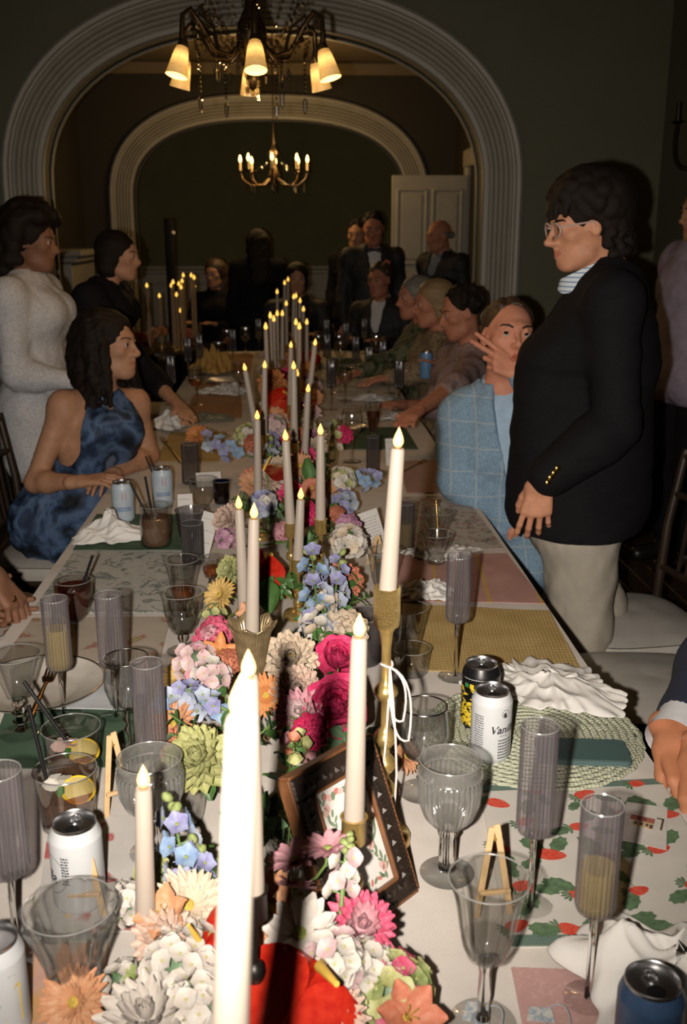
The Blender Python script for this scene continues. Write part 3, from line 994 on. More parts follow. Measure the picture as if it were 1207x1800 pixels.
for k, a in enumerate(ARMA):
    ca, sa = math.cos(a), math.sin(a)
    mb = MB()
    pts = [V((ca * r, sa * r, z)) for r, z in ((.03, -.05), (.08, -.10), (.14, -.09), (.185, -.02), (.22, .02), (.247, .0), (.251, -.05), (.249, -.085))]
    mb.tube(pts, [.010, .009, .009, .009, .008, .008, .009, .012], 8)
    mb.tube([(ca * r, sa * r, z) for r, z in ((.12, -.09), (.14, -.02), (.19, .01), (.20, -.03), (.17, -.04))], .005, 6)
    mb.build('arm', m_brz, t)
    d = V((ca * .30, sa * .30, -1)).normalized()
    M = Matrix.Translation((ca * .251, sa * .251, -.09)) @ frame_z(-d).to_4x4()
    mb = MB()
    mb.lathe([(.014, 0), (.018, -.003), (.0225, -.016), (.0265, -.04), (.0305, -.066), (.0345, -.090), (.033, -.090), (.029, -.066), (.025, -.04), (.020, -.016), (.012, -.003)], 28, ribs=14, amp=.03)
    o = mb.build('glass_shade', m_shade, t); o.matrix_local = M
    mb = MB(); mb.lathe([(.0, .02), (.014, .018), (.017, .004), (.014, -.012), (0, -.012)], 14); mb.build('socket', m_brz, o)
    mb = MB(); mb.ball((0, 0, -.035), (.013, .013, .024), 12); mb.build('bulb', m_bulb, o)
    p = CH + (M @ V((0, 0, -.115)))
    lamp('shade_lamp', p, 1.2)
def drops(t, pts, r, name='crystal_chain', m=None):
    mb = MB()
    for p in pts: mb.ball(p, (r, r, r * 1.15), 6)
    return mb.build(name, m or m_crys, t, smooth=False)
for k in range(6):
    a, b = ARMA[k], ARMA[(k + 1) % 6]
    p0 = V((.22 * math.cos(a), .22 * math.sin(a), .0)); p2 = V((.22 * math.cos(b), .22 * math.sin(b), .0))
    drops(t, bez(p0, (p0 + p2) / 2 * .8 + V((0, 0, -.19)), p2, 15), .0065)
    p1 = V((.19 * math.cos(a), .19 * math.sin(a), .12))
    drops(t, bez(p1, p1 * .85 + V((0, 0, -.12)), V((.05 * math.cos(a), .05 * math.sin(a), -.06)), 10), .006)
    am = (a + b) / 2
    x, y = .17 * math.cos(am), .17 * math.sin(am)
    drops(t, [(x, y, -.09 - .014 * j) for j in range(9)], .0055)
    mb = MB(); mb.lathe([(0, 0), (.009, -.012), (.006, -.045), (0, -.055)], 6, M=Matrix.Translation((x, y, -.215)))
    mb.build('prism', m_crys, t, smooth=False)
for k in range(12):
    a = math.radians(30 * k + 10)
    drops(t, bez((.19 * math.cos(a), .19 * math.sin(a), .13), (.16 * math.cos(a), .16 * math.sin(a), .0), (.03 * math.cos(a), .03 * math.sin(a), -.12), 12), .0065)
    mb = MB(); mb.lathe([(0, 0), (.007, -.010), (.005, -.032), (0, -.04)], 6, M=Matrix.Translation((.12 * math.cos(a), .12 * math.sin(a), -.13))); mb.tube([(.12 * math.cos(a), .12 * math.sin(a), -.06), (.12 * math.cos(a), .12 * math.sin(a), -.13)], .001, 4)
    mb.build('prism', m_crys, t, smooth=False)
drops(t, [(0.02 * math.cos(j), .02 * math.sin(j), -.13 - .007 * j) for j in range(14)], .009, 'crystal_cluster')
# far chandelier with candle bulbs
CH2 = V((-.125, 8.5, 2.05))
t = thing('chandelier', 'small candle bulb chandelier hanging in the far room beneath the second arch', 'chandelier', CH2)
mb = MB(); mb.lathe([(0, -.16), (.015, -.15), (.01, -.10), (.04, -.06), (.05, -.02), (.025, .03), (.014, .10), (.03, .15), (.012, .20), (0, .21)], 16); mb.build('centre_column', m_brz, t)
mb = MB()
for j in range(28): mb.tube([(0, 0, .20 + .03 * j), (0, 0, .222 + .03 * j)], [.005, .005], 6)
mb.tube([(0, 0, .2), (0, 0, 1.05)], .0025, 5)
mb.build('chain', m_brz, t)
for k in range(8):
    a = math.radians(-92 + 45 * k)
    ca, sa = math.cos(a), math.sin(a)
    mb = MB(); mb.tube([V((ca * r, sa * r, z)) for r, z in ((.03, -.04), (.10, -.10), (.19, -.10), (.255, -.05), (.27, .0))], .007, 7)
    mb.lathe([(0, 0), (.03, .006), (.032, .012), (.0, .012)], 12, M=Matrix.Translation((ca * .27, sa * .27, 0)))
    mb.build('arm', m_brz, t)
    mb = MB(); mb.tube([(ca * .27, sa * .27, .01), (ca * .27, sa * .27, .075)], .010, 10); c_ = mb.build('candle_sleeve', mat('ivory_sleeve', (.6, .48, .28), .5), t)
    mb = MB(); mb.lathe([(0, 0), (.011, .012), (.013, .026), (.007, .048), (0, .062)], 12, M=Matrix.Translation((ca * .27, sa * .27, .073))); mb.build('bulb', m_bulb, c_)
    lamp('candle_bulb_lamp', CH2 + V((ca * .27, sa * .27, .19)), 4.0, (1, .62, .24), .015)
    drops(t, [(ca * .24, sa * .24, -.08 - .016 * j) for j in range(5)], .008)
    drops(t, bez((ca * .05, sa * .05, .14), (ca * .12, sa * .12, -.02), (ca * .25, sa * .25, -.0), 9), .006)

# ================================================================ TABLE AND CHAIRS
m_darkwood = mat('dark_chair_wood', (.03, .018, .011), .4, var=.3, scale=12)
tb = thing('banquet_table', 'long banquet table running from the foreground through the arch', 'table', (-.022, 3.82, 0))
mb = MB(); mb.box((0, 0, TZ - .03), (1.19, 6.84, .04)); mb.build('tabletop', m_darkwood, tb, smooth=False)
for i in range(5):
    for sx in (-1, 1):
        mb = MB(); mb.tube([(sx * .5, -3.2 + 1.6 * i, TZ - .05), (sx * .5, -3.2 + 1.6 * i, .02)], [.025, .02], 10); mb.build('leg', m_darkwood, tb)
m_linen = weave('white_table_linen', (.63, .58, .53), (.70, .65, .60), 1100, bump=.3)
def cloth_fn(u, v):
    x = (u - .5) * 1.212; y = (v - .5) * 6.87
    return (x, y, TZ - .0015 + .0006 * math.sin(9 * x + 3 * y) + .0005 * math.sin(17 * y))
mb = MB(); mb.grid(cloth_fn, 16, 120, thick=.006)
for sx in (-1, 1):
    def side(u, v, sx=sx):
        y = (v - .5) * 6.87; d = u * .16
        return (sx * (.606 + .004 * math.sin(23 * y) * u + .012 * u), y, TZ - .003 - d)
    mb.grid(side, 3, 160)
tag(mb.build('tablecloth', m_linen), 'white linen tablecloth spread over the long banquet table', 'tablecloth').location = (-.022, 3.82, 0)
m_cush = weave('grey_white_cushion_cotton', (.44, .41, .37), (.50, .47, .43), 700)
def make_chair(name, label):
    """faces +y."""
    t = thing(name, label, 'chair')
    mb = MB()
    def top(u, v):
        a = 2 * math.pi * v
        q = abs(math.cos(a)) ** .55 * math.copysign(1, math.cos(a)), abs(math.sin(a)) ** .55 * math.copysign(1, math.sin(a))
        return (q[0] * .215 * u, q[1] * .21 * u, .49 - .03 * u ** 5 + .004 * math.sin(7 * u))
    mb.grid(top, 8, 40)
    mb.grid(lambda u, v: (lambda q: (q[0] * (1 + .02 * math.sin(u * 3.14)), q[1] * (1 + .02 * math.sin(u * 3.14)), .46 - .045 * u))(top(1, v)), 3, 40)
    mb.build('seat_cushion', m_cush, t)
    mb = MB(); mb.box((0, 0, .40), (.40, .39, .03), bev=.008); mb.build('seat_frame', m_darkwood, t, smooth=False)
    for sx in (-1, 1):
        mb = MB(); mb.tube([(sx * .18, .17, .39), (sx * .185, .18, 0)], [.016, .012], 10); mb.build('leg', m_darkwood, t)
        mb = MB(); mb.tube([(sx * .18, -.25, .94), (sx * .18, -.21, .7), (sx * .18, -.19, .4), (sx * .185, -.23, 0)], [.013, .015, .017, .013], 10); mb.build('leg', m_darkwood, t)
    for z, y in ((.92, -.248), (.80, -.228), (.56, -.2)):
        mb = MB(); mb.tube([(-.18, y, z), (0, y - .02, z), (.18, y, z)], .012, 8); mb.build('back_rail', m_darkwood, t)
    for x in (-.10, -.05, 0, .05, .10):
        mb = MB(); mb.tube([(x, -.245, .80), (x, -.215, .56)], .007, 6); mb.build('spindle', m_darkwood, t)
    mb = MB()
    for z in (.14, .22): mb.tube([(-.18, .17, z), (.18, .17, z)], .008, 6); mb.tube([(-.182, .17, z + .03), (-.182, -.2, z + .03)], .008, 6); mb.tube([(.182, .17, z + .03), (.182, -.2, z + .03)], .008, 6)
    mb.build('stretcher', m_darkwood, t)
    return t
# ================================================================ PEOPLE
def np3(px, py, y): return np.array(ony(px, py, y))
m_hair_black = mat('dark_hair', (.010, .0065, .0045), .6, bump=.8, bscale=700, spec=.22)
m_hair_brown = mat('brown_hair', (.05, .028, .015), .5, bump=.5, bscale=500)
m_hair_grey = mat('grey_hair', (.16, .15, .13), .55, bump=.5, bscale=500)
m_hair_blond = mat('blond_hair', (.22, .15, .07), .5, bump=.5, bscale=500)
m_black_wool = mat('black_wool', (.007, .0065, .008), .85, var=.25, scale=300, spec=.15)
m_white_shirt = mat('white_shirt_cotton', (.62, .62, .64), .8, var=.05, scale=80, spec=.2)
m_gold = mat('gold_metal', (.75, .50, .14), .25, 1.0)
m_clear_frame = mat('clear_pinkish_plastic', (.45, .33, .28), .12)
m_shoe = mat('black_shoe_leather', (.01, .009, .008), .35)
sk_fair = skin('fair', (.52, .245, .145)); sk_rosy = skin('rosy', (.55, .235, .145)); sk_tan = skin('tan', (.40, .21, .125)); sk_brown = skin('brown', (.20, .095, .055))

sk_guest = skin('far_dimmed', (.40, .17, .105))  # dimness of the distant guests put into a darker skin colour
def collar(root, J, m, r=.062, tilt=.25, h=.045, open_=.35, name='collar'):
    n = unit(J['neck'] - J['chest']); bf = unit(np.cross(unit(J['sR'] - J['sL']), (0, 0, -1)))
    c = J['neck'] + n * .012
    mb = MB()
    r_ = unit(np.cross(bf, n)); f_ = np.cross(n, r_)
    def fn(u, v):
        a = open_ + (2 * math.pi - 2 * open_) * u
        q = r + .012 * v - .004 * (1 - v)
        zz = h * (.65 - v * 1.15) + .012 * math.cos(a - math.pi) * (1 - v)
        drop = .03 * math.exp(-((min(u, 1 - u) / .08) ** 2)) * v
        p = c + (f_ * math.cos(a) + r_ * math.sin(a)) * q + n * (zz - drop)
        return tuple(p)
    mb.grid(fn, 36, 5, thick=.002)
    o = mb.build(name, m, root); o.matrix_parent_inverse = root.matrix_world.inverted()
    return o
def child_mb(mb, name, m, root, smooth=True):
    o = mb.build(name, m, root, smooth); o.matrix_parent_inverse = root.matrix_world.inverted(); return o
def shoes(root, J, m=None):
    bf = unit(np.cross(unit(J['sR'] - J['sL']), (0, 0, -1))); bf[2] = 0; bf = unit(bf)
    for q in 'LR':
        a = np.array(J['a' + q]); S = SDF(a - .24, a + .24, .012)
        S.cap(a + (0, 0, .0), a + (0, 0, -.05), .046, .05, .02); S.cap(a + (0, 0, -.045), a + bf * .15 + (0, 0, -.055), .048, .042, .03)
        S.plane((0, 0, a[2] - .088), (0, 0, -1))
        npmesh('shoe', [S.mesh()], m or m_shoe, None, root)

# ---- standing man in the black blazer
YM = 2.72
J = dict(head=np3(1023, 397, YM), neck=np3(1072, 482, YM + .01), chest=np3(1040, 605, YM), waist=np3(1022, 765, YM), pelvis=np3(1005, 905, YM),
         sL=np3(1078, 528, YM - .19), sR=np3(1078, 528, YM + .19), eL=np3(1082, 748, YM - .24), wL=np3(952, 845, YM - .25),
         eR=np3(1060, 740, YM + .22), wR=np3(985, 870, YM + .22))
J['eR'] = J['sR'] + (.02, .05, -.28); J['wR'] = J['eR'] + (-.12, -.02, -.20); J['neck'] = np3(1068, 478, YM + .01)
for q, dy in (('L', -.09), ('R', .09)):
    J['h' + q] = J['pelvis'] + (0, dy, -.03); J['k' + q] = np.array((J['pelvis'][0] + .02 + (.0 if q == 'L' else .10), YM + dy, .50)); J['a' + q] = np.array((J['pelvis'][0] + .03 + (.0 if q == 'L' else .14), YM + dy, .09))
hw = J['wL']
root, B, c = person('man standing in a black blazer and clear glasses, hand hanging by khaki trousers', J, (-1, -.12, -.16), skn=sk_fair, h=.006, k=.89, brow=m_hair_black, nose=1.2, gaze=(-.1, 1, -.25),
    handkw={'L': dict(d=(-.14, -.05, -1), n=(.35, 1, .1), s=(-1, .3, .1), curl=(.22, .30, .34, .38), thumb=.5, spread=.10, k=1.0, tsplay=.35)})
def hair1(S, P):
    short_hair(S, P, B, .92, np.random.RandomState(5), vol=.05, n=320, curl=.0125)
    S.ell(P(0, -.045, .06), (.090, .105, .092), B, .03)
    S.ell(P(0, -.085, -.02), (.066, .052, .085), B, .02)
    rr = np.random.RandomState(8)
    for i in range(26):
        x = rr.uniform(-.055, .055); S.cap(P(x, .075 - abs(x) * .4, .09), P(x * 1.15 + rr.uniform(-.01, .01), .098 - abs(x) * .5, .045 + rr.uniform(-.012, .015)), .013, .006, .005)
    for sg in (-1, 1):
        for i in range(10): S.cap(P(sg * .07, .03 - .01 * i, .06), P(sg * (.083), .032 - .012 * i - .02, .03 - .006 * i), .013, .007, .006)
    for i in range(170):
        a = rr.uniform(-1.9, 1.9); z = rr.uniform(-.09, .05); r_ = .098 + rr.rand() * .02
        S.ell(P(math.sin(a) * .082, -.055 - math.cos(a) * .085, z), (.009 + rr.rand() * .006,) * 3, None, .005)
    S.ell(P(.088, .005, -.012), (.03, .022, .03), B, .006, True); S.ell(P(-.088, .005, -.012), (.03, .022, .03), B, .006, True)
hair_mesh(root, c, B, .92, m_hair_black, hair1, h=.0045, ext=(.22, .22, .22), low=.2)
m_stripe = weave('striped_shirt_cotton', (.66, .70, .74), (.72, .75, .79), 900, stripes=('Y', 22, (.16, .26, .42), .86))
cloth_top(root, 'shirt', J, m_stripe, off=.006, arm_off=.006, h=.009, folds=.002, neckcut=True)
m_scol = weave('striped_collar_cotton', (.60, .66, .72), (.66, .71, .76), 900, stripes=('Z', 26, (.16, .26, .42), .84))
def band(u, v):
    q = 2 * math.pi * u; cq = math.cos(q)
    x = 1034 - 50 * cq; y = 491 - 47 * (1 - cq) / 2 + 34 * v - 16 * v * max(0, cq) ** 6
    p = ony(x + 5 * v * (-1 if cq > .3 else 1), y, YM - (.058 + .012 * v) * math.sin(q) * (1 if math.sin(q) > 0 else 1))
    return tuple(p)
mb = MB(); mb.grid(band, 48, 5); child_mb(mb, 'collar', m_scol, root)
def mcut(S):
    u = unit(J['sR'] - J['sL'])
    S.cap(np3(960, 640, YM), np3(950, 880, YM), .085, .10, .06, u=u, sx=1.5)
    S.cap(np3(1085, 620, YM), np3(1075, 880, YM), .10, .11, .06, u=u, sx=1.4)
    S.cap(np3(1090, 520, YM), np3(1095, 640, YM), .075, .09, .05, u=u, sx=1.5)
    S.cap(J['eL'] + (J['wL'] - J['eL']) * .3, J['eL'] + (J['wL'] - J['eL']) * .86, .066, .058, .03)
    S.plane(J['wL'] - unit(J['wL'] - J['eL']) * .0 + np.array((-.02, 0, 0)), (-1, 0, -.0)) if False else None
    S.folds(.004, .11, 4)
    S.cap(np3(1010, 462, YM), np3(935, 600, YM), .055, .010, .006, sub=True, u=u, sx=1.3)
    S.plane(np3(1000, 917, YM), (0, 0, -1))
    o_ = np.array((-.085 * .71, 0, .085 * .71))
    S.cap(np3(1068, 440, YM) + o_ + (.03, 0, .03), np3(980, 530, YM) + o_, .085, .085, .004, sub=True, u=u, sx=1.05)
    S.cap(np3(980, 530, YM) + o_, np3(950, 570, YM) + o_ * 1.15, .085, .06, .004, sub=True, u=u, sx=1.05)
cloth_top(root, 'blazer', J, m_black_wool, off=.018, arm_off=.020, h=.008, hem=.5, sleeve=.93, folds=0, cut=mcut, grow=.02)
# lapel, pocket flap and cuff buttons
for i in range(4):
    mb = MB(); e, w = J['eL'], J['wL']; d = unit(w - e)
    p = np3((963, 968, 974, 980)[i], (847, 838, 830, 822)[i], J['wL'][1] - .058)
    mb.lathe([(0, .004), (.005, .004), (.0075, .002), (.0075, -.002), (0, -.002)], 12, M=Matrix.Translation(V(p)) @ frame_z((.25, -1, .35)).to_4x4())
    child_mb(mb, 'cuff_button', m_gold, root)
cloth_legs(root, 'trousers', J, weave('khaki_cotton', (.36, .325, .27), (.42, .38, .32), 800), off=.028, h=.009, folds=.005)
shoes(root, J)
mb = MB()
def HP(x, y, z): return V(c + B @ np.array((x, y, z)) * .89)
for sg in (-1, 1):
    mb.tube([HP(sg * .034 + .025 * math.cos(a), .098 - .006 * abs(math.cos(a)), .001 + .021 * math.sin(a)) for a in [2 * math.pi * j / 20 for j in range(21)]], .0028, 6, caps=False)
    mb.tube([HP(sg * .058, .093, .010), HP(sg * .075, .06, .012), HP(sg * .080, .0, .012), HP(sg * .078, -.02, 0)], .0025, 6)
mb.tube([HP(-.010, .100, .007), HP(0, .107, .010), HP(.010, .100, .007)], .0025, 6)
gl_ = child_mb(mb, 'eyeglasses', m_clear_frame, root)
mb = MB()
for sg in (-1, 1):
    mb.add([HP(sg * .034 + .024 * math.cos(a), .098 - .005 * abs(math.cos(a)), .001 + .020 * math.sin(a)) for a in [2 * math.pi * j / 20 for j in range(20)]], [tuple(range(20))])
o = mb.build('lens', thin_glass('spectacle_lens', (.95, .93, .92), .08), gl_)
o.matrix_parent_inverse = Matrix.Identity(4)

# ---- seated man in the light blue checked blazer
YB = 3.08
J = dict(head=np3(893, 594, YB), neck=np3(880, 690, YB + .04), chest=np3(872, 790, YB + .03), waist=np3(908, 880, YB + .05), pelvis=np.array((.74, YB + .06, .57)),
         sR=np3(815, 728, YB + .07), sL=np3(955, 735, YB - .03), eR=np3(806, 842, YB + .0), wR=np3(903, 915, YB - .06),
         eL=np3(985, 800, YB - .08), wL=np3(915, 655, YB - .10),
         hL=np.array((.72, YB - .05, .56)), hR=np.array((.70, YB + .14, .56)), kL=np.array((.42, YB - .12, .54)), kR=np.array((.38, YB + .14, .54)), aL=np.array((.44, YB - .12, .09)), aR=np.array((.40, YB + .14, .09)))
root, B, c = person('seated man in a pale blue checked blazer looking up, hand at his chin', J, (.10, -1, .22), hup=(.06, .2, 1), skn=sk_rosy, h=.006, k=.98, brow=m_hair_brown, mouth=.008, gaze=(.25, 1, .22),
    handkw={'L': dict(d=(-.80, .05, .42), n=(.1, 1, -.1), s=(.35, .45, .85), curl=(.12, .25, .75, .9), thumb=.6, spread=.12, k=.98, tsplay=.6),
            'R': dict(d=(.35, -.25, -.85), n=(-.6, .5, -.3), s=(-.5, -.8, 0), curl=(.3, .35, .4, .45))})
hair_mesh(root, c, B, .98, m_hair_brown, lambda S, P: (short_hair(S, P, B, .98, np.random.RandomState(2), vol=.006, n=260, curl=.0075), S.ell(P(0, .075, .058), (.052, .05, .045), B, .01, True)), h=.0045, ext=(.16, .16, .16), low=.1)
m_blueplaid = plaid('pale_blue_windowpane', (.205, .31, .42), (.40, .43, .45), 13, .99)
cloth_top(root, 'shirt', J, mat('pale_blue_shirt', (.34, .47, .62), .8), off=.006, arm_off=.008, folds=.002, sleeve=.97)
collar(root, J, MATS['pale_blue_shirt'], r=.066, h=.055)
def bcut(S):
    S.folds(.0055, .085, 11)
    S.cap(J['neck'] + (.0, -.10, .03), J['chest'] + (.02, -.14, -.08), .055, .012, .006, sub=True)
    S.cap(np3(806, 842, YB), np3(845, 872, YB - .03), .056, .052, .03)
cloth_top(root, 'blazer', J, m_blueplaid, off=.022, arm_off=.022, h=.007, hem=.25, sleeve=.92, folds=0, cut=bcut, armf=1.1)
mb = MB(); d = V(unit(J['wL'] - J['eL'])); mb.tube([V(J['wL']) - d * .055, V(J['wL']) - d * .015], [.041, .043], 20); child_mb(mb, 'shirt_cuff', m_white_shirt, root)
cloth_legs(root, 'trousers', J, weave('grey_flannel', (.25, .25, .25), (.30, .30, .30), 800), off=.022, folds=.004)
shoes(root, J)

# ---- seated woman in the blue floral dress
YW = 3.52
J = dict(head=np3(193, 606, YW), neck=np3(172, 688, YW), chest=np3(170, 775, YW - .01), waist=np3(160, 868, YW), pelvis=np.array((-.83, YW + .02, .57)),
         sR=np3(112, 712, YW - .10), sL=np3(236, 706, YW + .09), eR=np3(62, 848, YW - .16), wR=np3(140, 890, YW - .26) + (0, 0, .085), eL=np3(262, 800, YW + .12), wL=np3(205, 872, YW - .08) + (0, 0, .085),
         hR=np.array((-.80, YW - .08, .56)), hL=np.array((-.80, YW + .11, .56)), kR=np.array((-.42, YW - .14, .54)), kL=np.array((-.40, YW + .10, .54)), aR=np.array((-.44, YW - .14, .09)), aL=np.array((-.42, YW + .10, .09)))
root, B, c = person('seated dark haired woman in a blue floral halter dress, in profile', J, (1, -.30, .03), skn=sk_tan, h=.006, k=.95, female=True, bust=.062, brow=m_hair_black, nose=.92, gaze=(.0, 1, 0),
    handkw={'R': dict(d=(1, .05, .10), n=(.1, .3, -1), s=(0, 1, .2), curl=(.25, .3, .35, .4), k=.90), 'L': dict(d=(-.3, -1, .0), n=(0, 0, -1), s=(-1, .3, 0), k=.90)})
def hair3(S, P):
    rr = np.random.RandomState(4)
    S.ell(P(0, -.028, .045), (.088, .104, .088), B, .02)
    S.ell(P(0, .115, -.03), (.062, .075, .105), B, .015, True)
    S.ell(P(0, -.10, -.06), (.095, .065, .14), B, .04)
    for i in range(150):
        a = rr.uniform(-2.15, 2.05); r0 = .085
        p0 = P(math.sin(a) * r0, -.03 - math.cos(a) * r0 * 1.1, .03 + rr.uniform(-.03, .05))
        L = rr.uniform(.24, .42) * (1 if abs(a) < 1.2 else .62)
        q = p0
        sp = rr.uniform(1.05, 2.0)
        ph = rr.rand() * 6
        for j in range(6):
            t = (j + 1) / 6
            nx = P(math.sin(a) * r0 * (1 + .35 * t * sp) + .011 * math.sin(ph + 5 * t), -.03 - math.cos(a) * r0 * (1.1 + .35 * t) + .011 * math.cos(ph + 5 * t) + .03 * t, .03 - L * t)
            S.cap(q, nx, .0125 - .007 * (t - 1 / 6), .0125 - .007 * t, .011)
            q = nx
    S.folds(.006, .05, 3)
hair_mesh(root, c, B, .95, m_hair_black, hair3, h=.0055, ext=(.26, .26, .18), low=.46)
m_bluefloral = blotch('blue_floral_silk', [(.006, .007, .010), (.010, .015, .024), (.028, .05, .10), (.085, .135, .24), (.04, .075, .145), (.008, .012, .018), (.09, .12, .18)], 8.5, .6, 3.5, .35)
def dcut(S):
    n_ = J['neck']
    bfw = unit(np.cross(unit(J['sR'] - J['sL']), (0, 0, -1)))
    for q in 'LR':
        S.ell(J['chest'] + bfw * .085 + unit(J['s' + q] - J['chest']) * .07, (.074,) * 3, None, .04)
        S.cap(J['s' + q] + unit(J['s' + q] - J['neck']) * .02 + (0, 0, .05), J['s' + q] + unit(J['s' + q] - J['neck']) * .03 + (0, 0, -.12), .10, .085, .01, sub=True)
    S.cap(n_ * .80 + J['chest'] * .20 + bfw * .066, n_ * .60 + J['chest'] * .40 + bfw * .088, .009, .016, .004, sub=True)
    u = unit(J['sR'] - J['sL'])
    S.cap(J['waist'] - (0, 0, .10), J['waist'] - (0, 0, .12), .118, .12, .02, u=u, sx=1.42)
cloth_top(root, 'dress_bodice', J, m_bluefloral, off=.010, female=True, arms='', h=.007, folds=.004, cut=dcut, hem=.1)
cloth_legs(root, 'dress_skirt', J, m_bluefloral, off=.03, h=.010, folds=.008, skirt=True, stop=.5)

# ---- the other guests
def guest(label, loc, yaw, sit, topm, hairm, sk, k=1.0, lean=0, hairstyle='short', legm=None, hfwd=None, female=False, h=.012, J_over=None, off=.016, seat=.47, hem=None, sleeve=.93, shirt=None, skirtm=None, hgrow=0, hk=None):
    J = template(loc, yaw, sit, k, lean, seat)
    for q, p in (J_over or {}).items(): J[q] = np.array(p)
    f = hfwd or (-math.sin(yaw), math.cos(yaw), -.08)
    root, B, c = person(label, J, f, skn=sk, h=h, k=(hk or k) * (.95 if female else 1), female=female, hands=False, brow=hairm, bust=.055 if female else 0)
    kk = (hk or k) * (.95 if female else 1)
    rr = np.random.RandomState(int(abs(loc[0] * 1000 + loc[1] * 77)) % 9999)
    if hairstyle == 'short': fn = lambda S, P: short_hair(S, P, B, kk, rr, vol=.008, n=70, curl=.012)
    elif hairstyle == 'bald':
        def fn(S, P):
            for sg in (-1, 1): S.cap(P(sg * .070, -.02, .01), P(sg * .04, -.09, -.01), .020 * kk, .024 * kk, .02)
            S.cap(P(-.05, -.085, 0), P(.05, -.085, 0), .024 * kk, .024 * kk, .02)
    elif hairstyle == 'curly':
        def fn(S, P):
            short_hair(S, P, B, kk, rr, vol=.07, n=170, curl=.024)
            S.ell(P(0, -.05, .05), (.105 * kk, .115 * kk, .105 * kk), B, .02)
            for i in range(70):
                a = rr.uniform(-1.8, 1.8); S.ell(P(math.sin(a) * .105, -.05 - math.cos(a) * .10, rr.uniform(-.14, .06)), ((.025 + rr.rand() * .012) * kk,) * 3, None, .01)
    elif hairstyle == 'bob':
        def fn(S, P):
            S.ell(P(0, -.028, .04), (.090 * kk, .105 * kk, .088 * kk), B, .01)
            S.ell(P(0, -.05, -.05), (.092 * kk, .075 * kk, .085 * kk), B, .04)
            S.ell(P(0, .115, -.03), (.064 * kk, .08 * kk, .10 * kk), B, .012, True)
            S.folds(.004, .03, 5)
    else:
        def fn(S, P):
            S.ell(P(0, -.028, .042), (.088 * kk, .105 * kk, .088 * kk), B, .01)
            S.cap(P(0, -.06, .0), P(0, -.10, -.34), .085 * kk, .075 * kk, .04, u=B[:, 0], sx=1.35)
            S.ell(P(0, .115, -.03), (.062 * kk, .08 * kk, .10 * kk), B, .012, True)
            S.folds(.006, .035, 6)
    hair_mesh(root, c, B, kk, hairm, fn, h=.009, ext=(.26, .26, .22), low=.5 if hairstyle == 'long' else .24)
    if shirt:
        cloth_top(root, 'shirt', J, shirt, off=.007, h=.013, folds=0, arms='')
        collar(root, J, shirt, r=.066, h=.05)
    def cut(S):
        if shirt:
            bf = unit(np.cross(unit(J['sR'] - J['sL']), (0, 0, -1)))
            S.cap(J['neck'] + bf * .09 + (0, 0, .02), J['chest'] + bf * .15 + (0, 0, -.10), .062, .014, .006, sub=True)
    cloth_top(root, 'jacket' if shirt else 'top', J, topm, off=off, arm_off=.014, female=female, bust=.055 if female else 0, h=.012, hem=hem if hem is not None else (.35 if shirt and not sit else .15), sleeve=sleeve, folds=.005, cut=cut, seed=int(rr.randint(99)))
    if skirtm: cloth_legs(root, 'skirt', J, skirtm, off=.025, h=.016, skirt=True, stop=.6)
    else: cloth_legs(root, 'trousers', J, legm or m_black_wool, off=.016, h=.016)
    shoes(root, J)
    return root, J, B, c
E_ = math.pi / 2
m_whitejk = mat('white_bouclé_wool'.replace('é', 'e'), (.50, .50, .52), .9, var=.18, scale=120, bump=.5, bscale=160)
p = ony(42, 440, 4.15)
J4 = template((p.x, 4.15), -E_ - .15, False, .955)
guest('woman standing in a white textured jacket with dark curly hair at the left edge', (p.x, 4.15), -E_ - .15, False, m_whitejk, m_hair_black, sk_brown, .955, 0.03, 'curly', m_black_wool, female=True, h=.010, hem=.45, off=.022,
      J_over={'eR': J4['sR'] + (.02, -.02, -.30), 'wR': J4['sR'] + (.24, .0, -.33), 'eL': J4['sL'] + (.03, .04, -.28), 'wL': J4['sL'] + (.25, -.03, -.30)})
p = ony(205, 478, 4.75)
guest('dark haired guest in dark clothes leaning in beyond the woman in blue', (p.x - .15, 4.75), -E_ - .2, False, m_black_wool, m_hair_black, sk_tan, .93, .25, 'bob', m_black_wool, female=True,
      J_over={'eR': ony(262, 660, 4.5), 'wR': ony(312, 712, 4.25)}, sleeve=.45)
p = ony(655, 425, 8.05)
m_tux = mat('tuxedo_wool', (.012, .012, .014), .7, var=.1)
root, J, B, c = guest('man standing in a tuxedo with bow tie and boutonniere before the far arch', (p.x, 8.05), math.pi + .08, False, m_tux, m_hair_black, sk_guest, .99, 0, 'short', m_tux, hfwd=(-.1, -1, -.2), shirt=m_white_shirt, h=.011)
bf = V(unit(np.cross(unit(J['sR'] - J['sL']), (0, 0, -1))))
mb = MB(); q = V(J['neck']) + bf * .085 + V((0, 0, -.005))
for sg in (-1, 1): mb.add([q + V((0, -.012, .008)), q + V((0, -.012, -.008)), q + V((sg * .055, -.012, -.024)), q + V((sg * .055, -.012, .024)), q + V((0, .012, 0)), q + V((sg * .05, .01, 0))], [(0, 1, 2, 3), (0, 3, 5, 4), (1, 4, 5, 2), (3, 2, 5)])
mb.ball(q + V((0, -.012, 0)), .012, 8); child_mb(mb, 'bow_tie', m_tux, root)
mb = MB(); q = V(J['chest']) + bf * .15 + V((.085, 0, .06))
for i in range(9): mb.ball(q + V((.02 * math.cos(i * 2.4) * (i / 9) ** .5, 0, .02 * math.sin(i * 2.4) * (i / 9) ** .5)), .012, 6)
child_mb(mb, 'boutonniere', mat('orange_rose', (.55, .14, .06), .6), root)
p = ony(628, 428, 8.6)
guest('guest half hidden behind the shoulder of the tuxedo man', (p.x, 8.6), math.pi - .3, False, m_black_wool, m_hair_black, sk_tan, .96, 0, 'short')
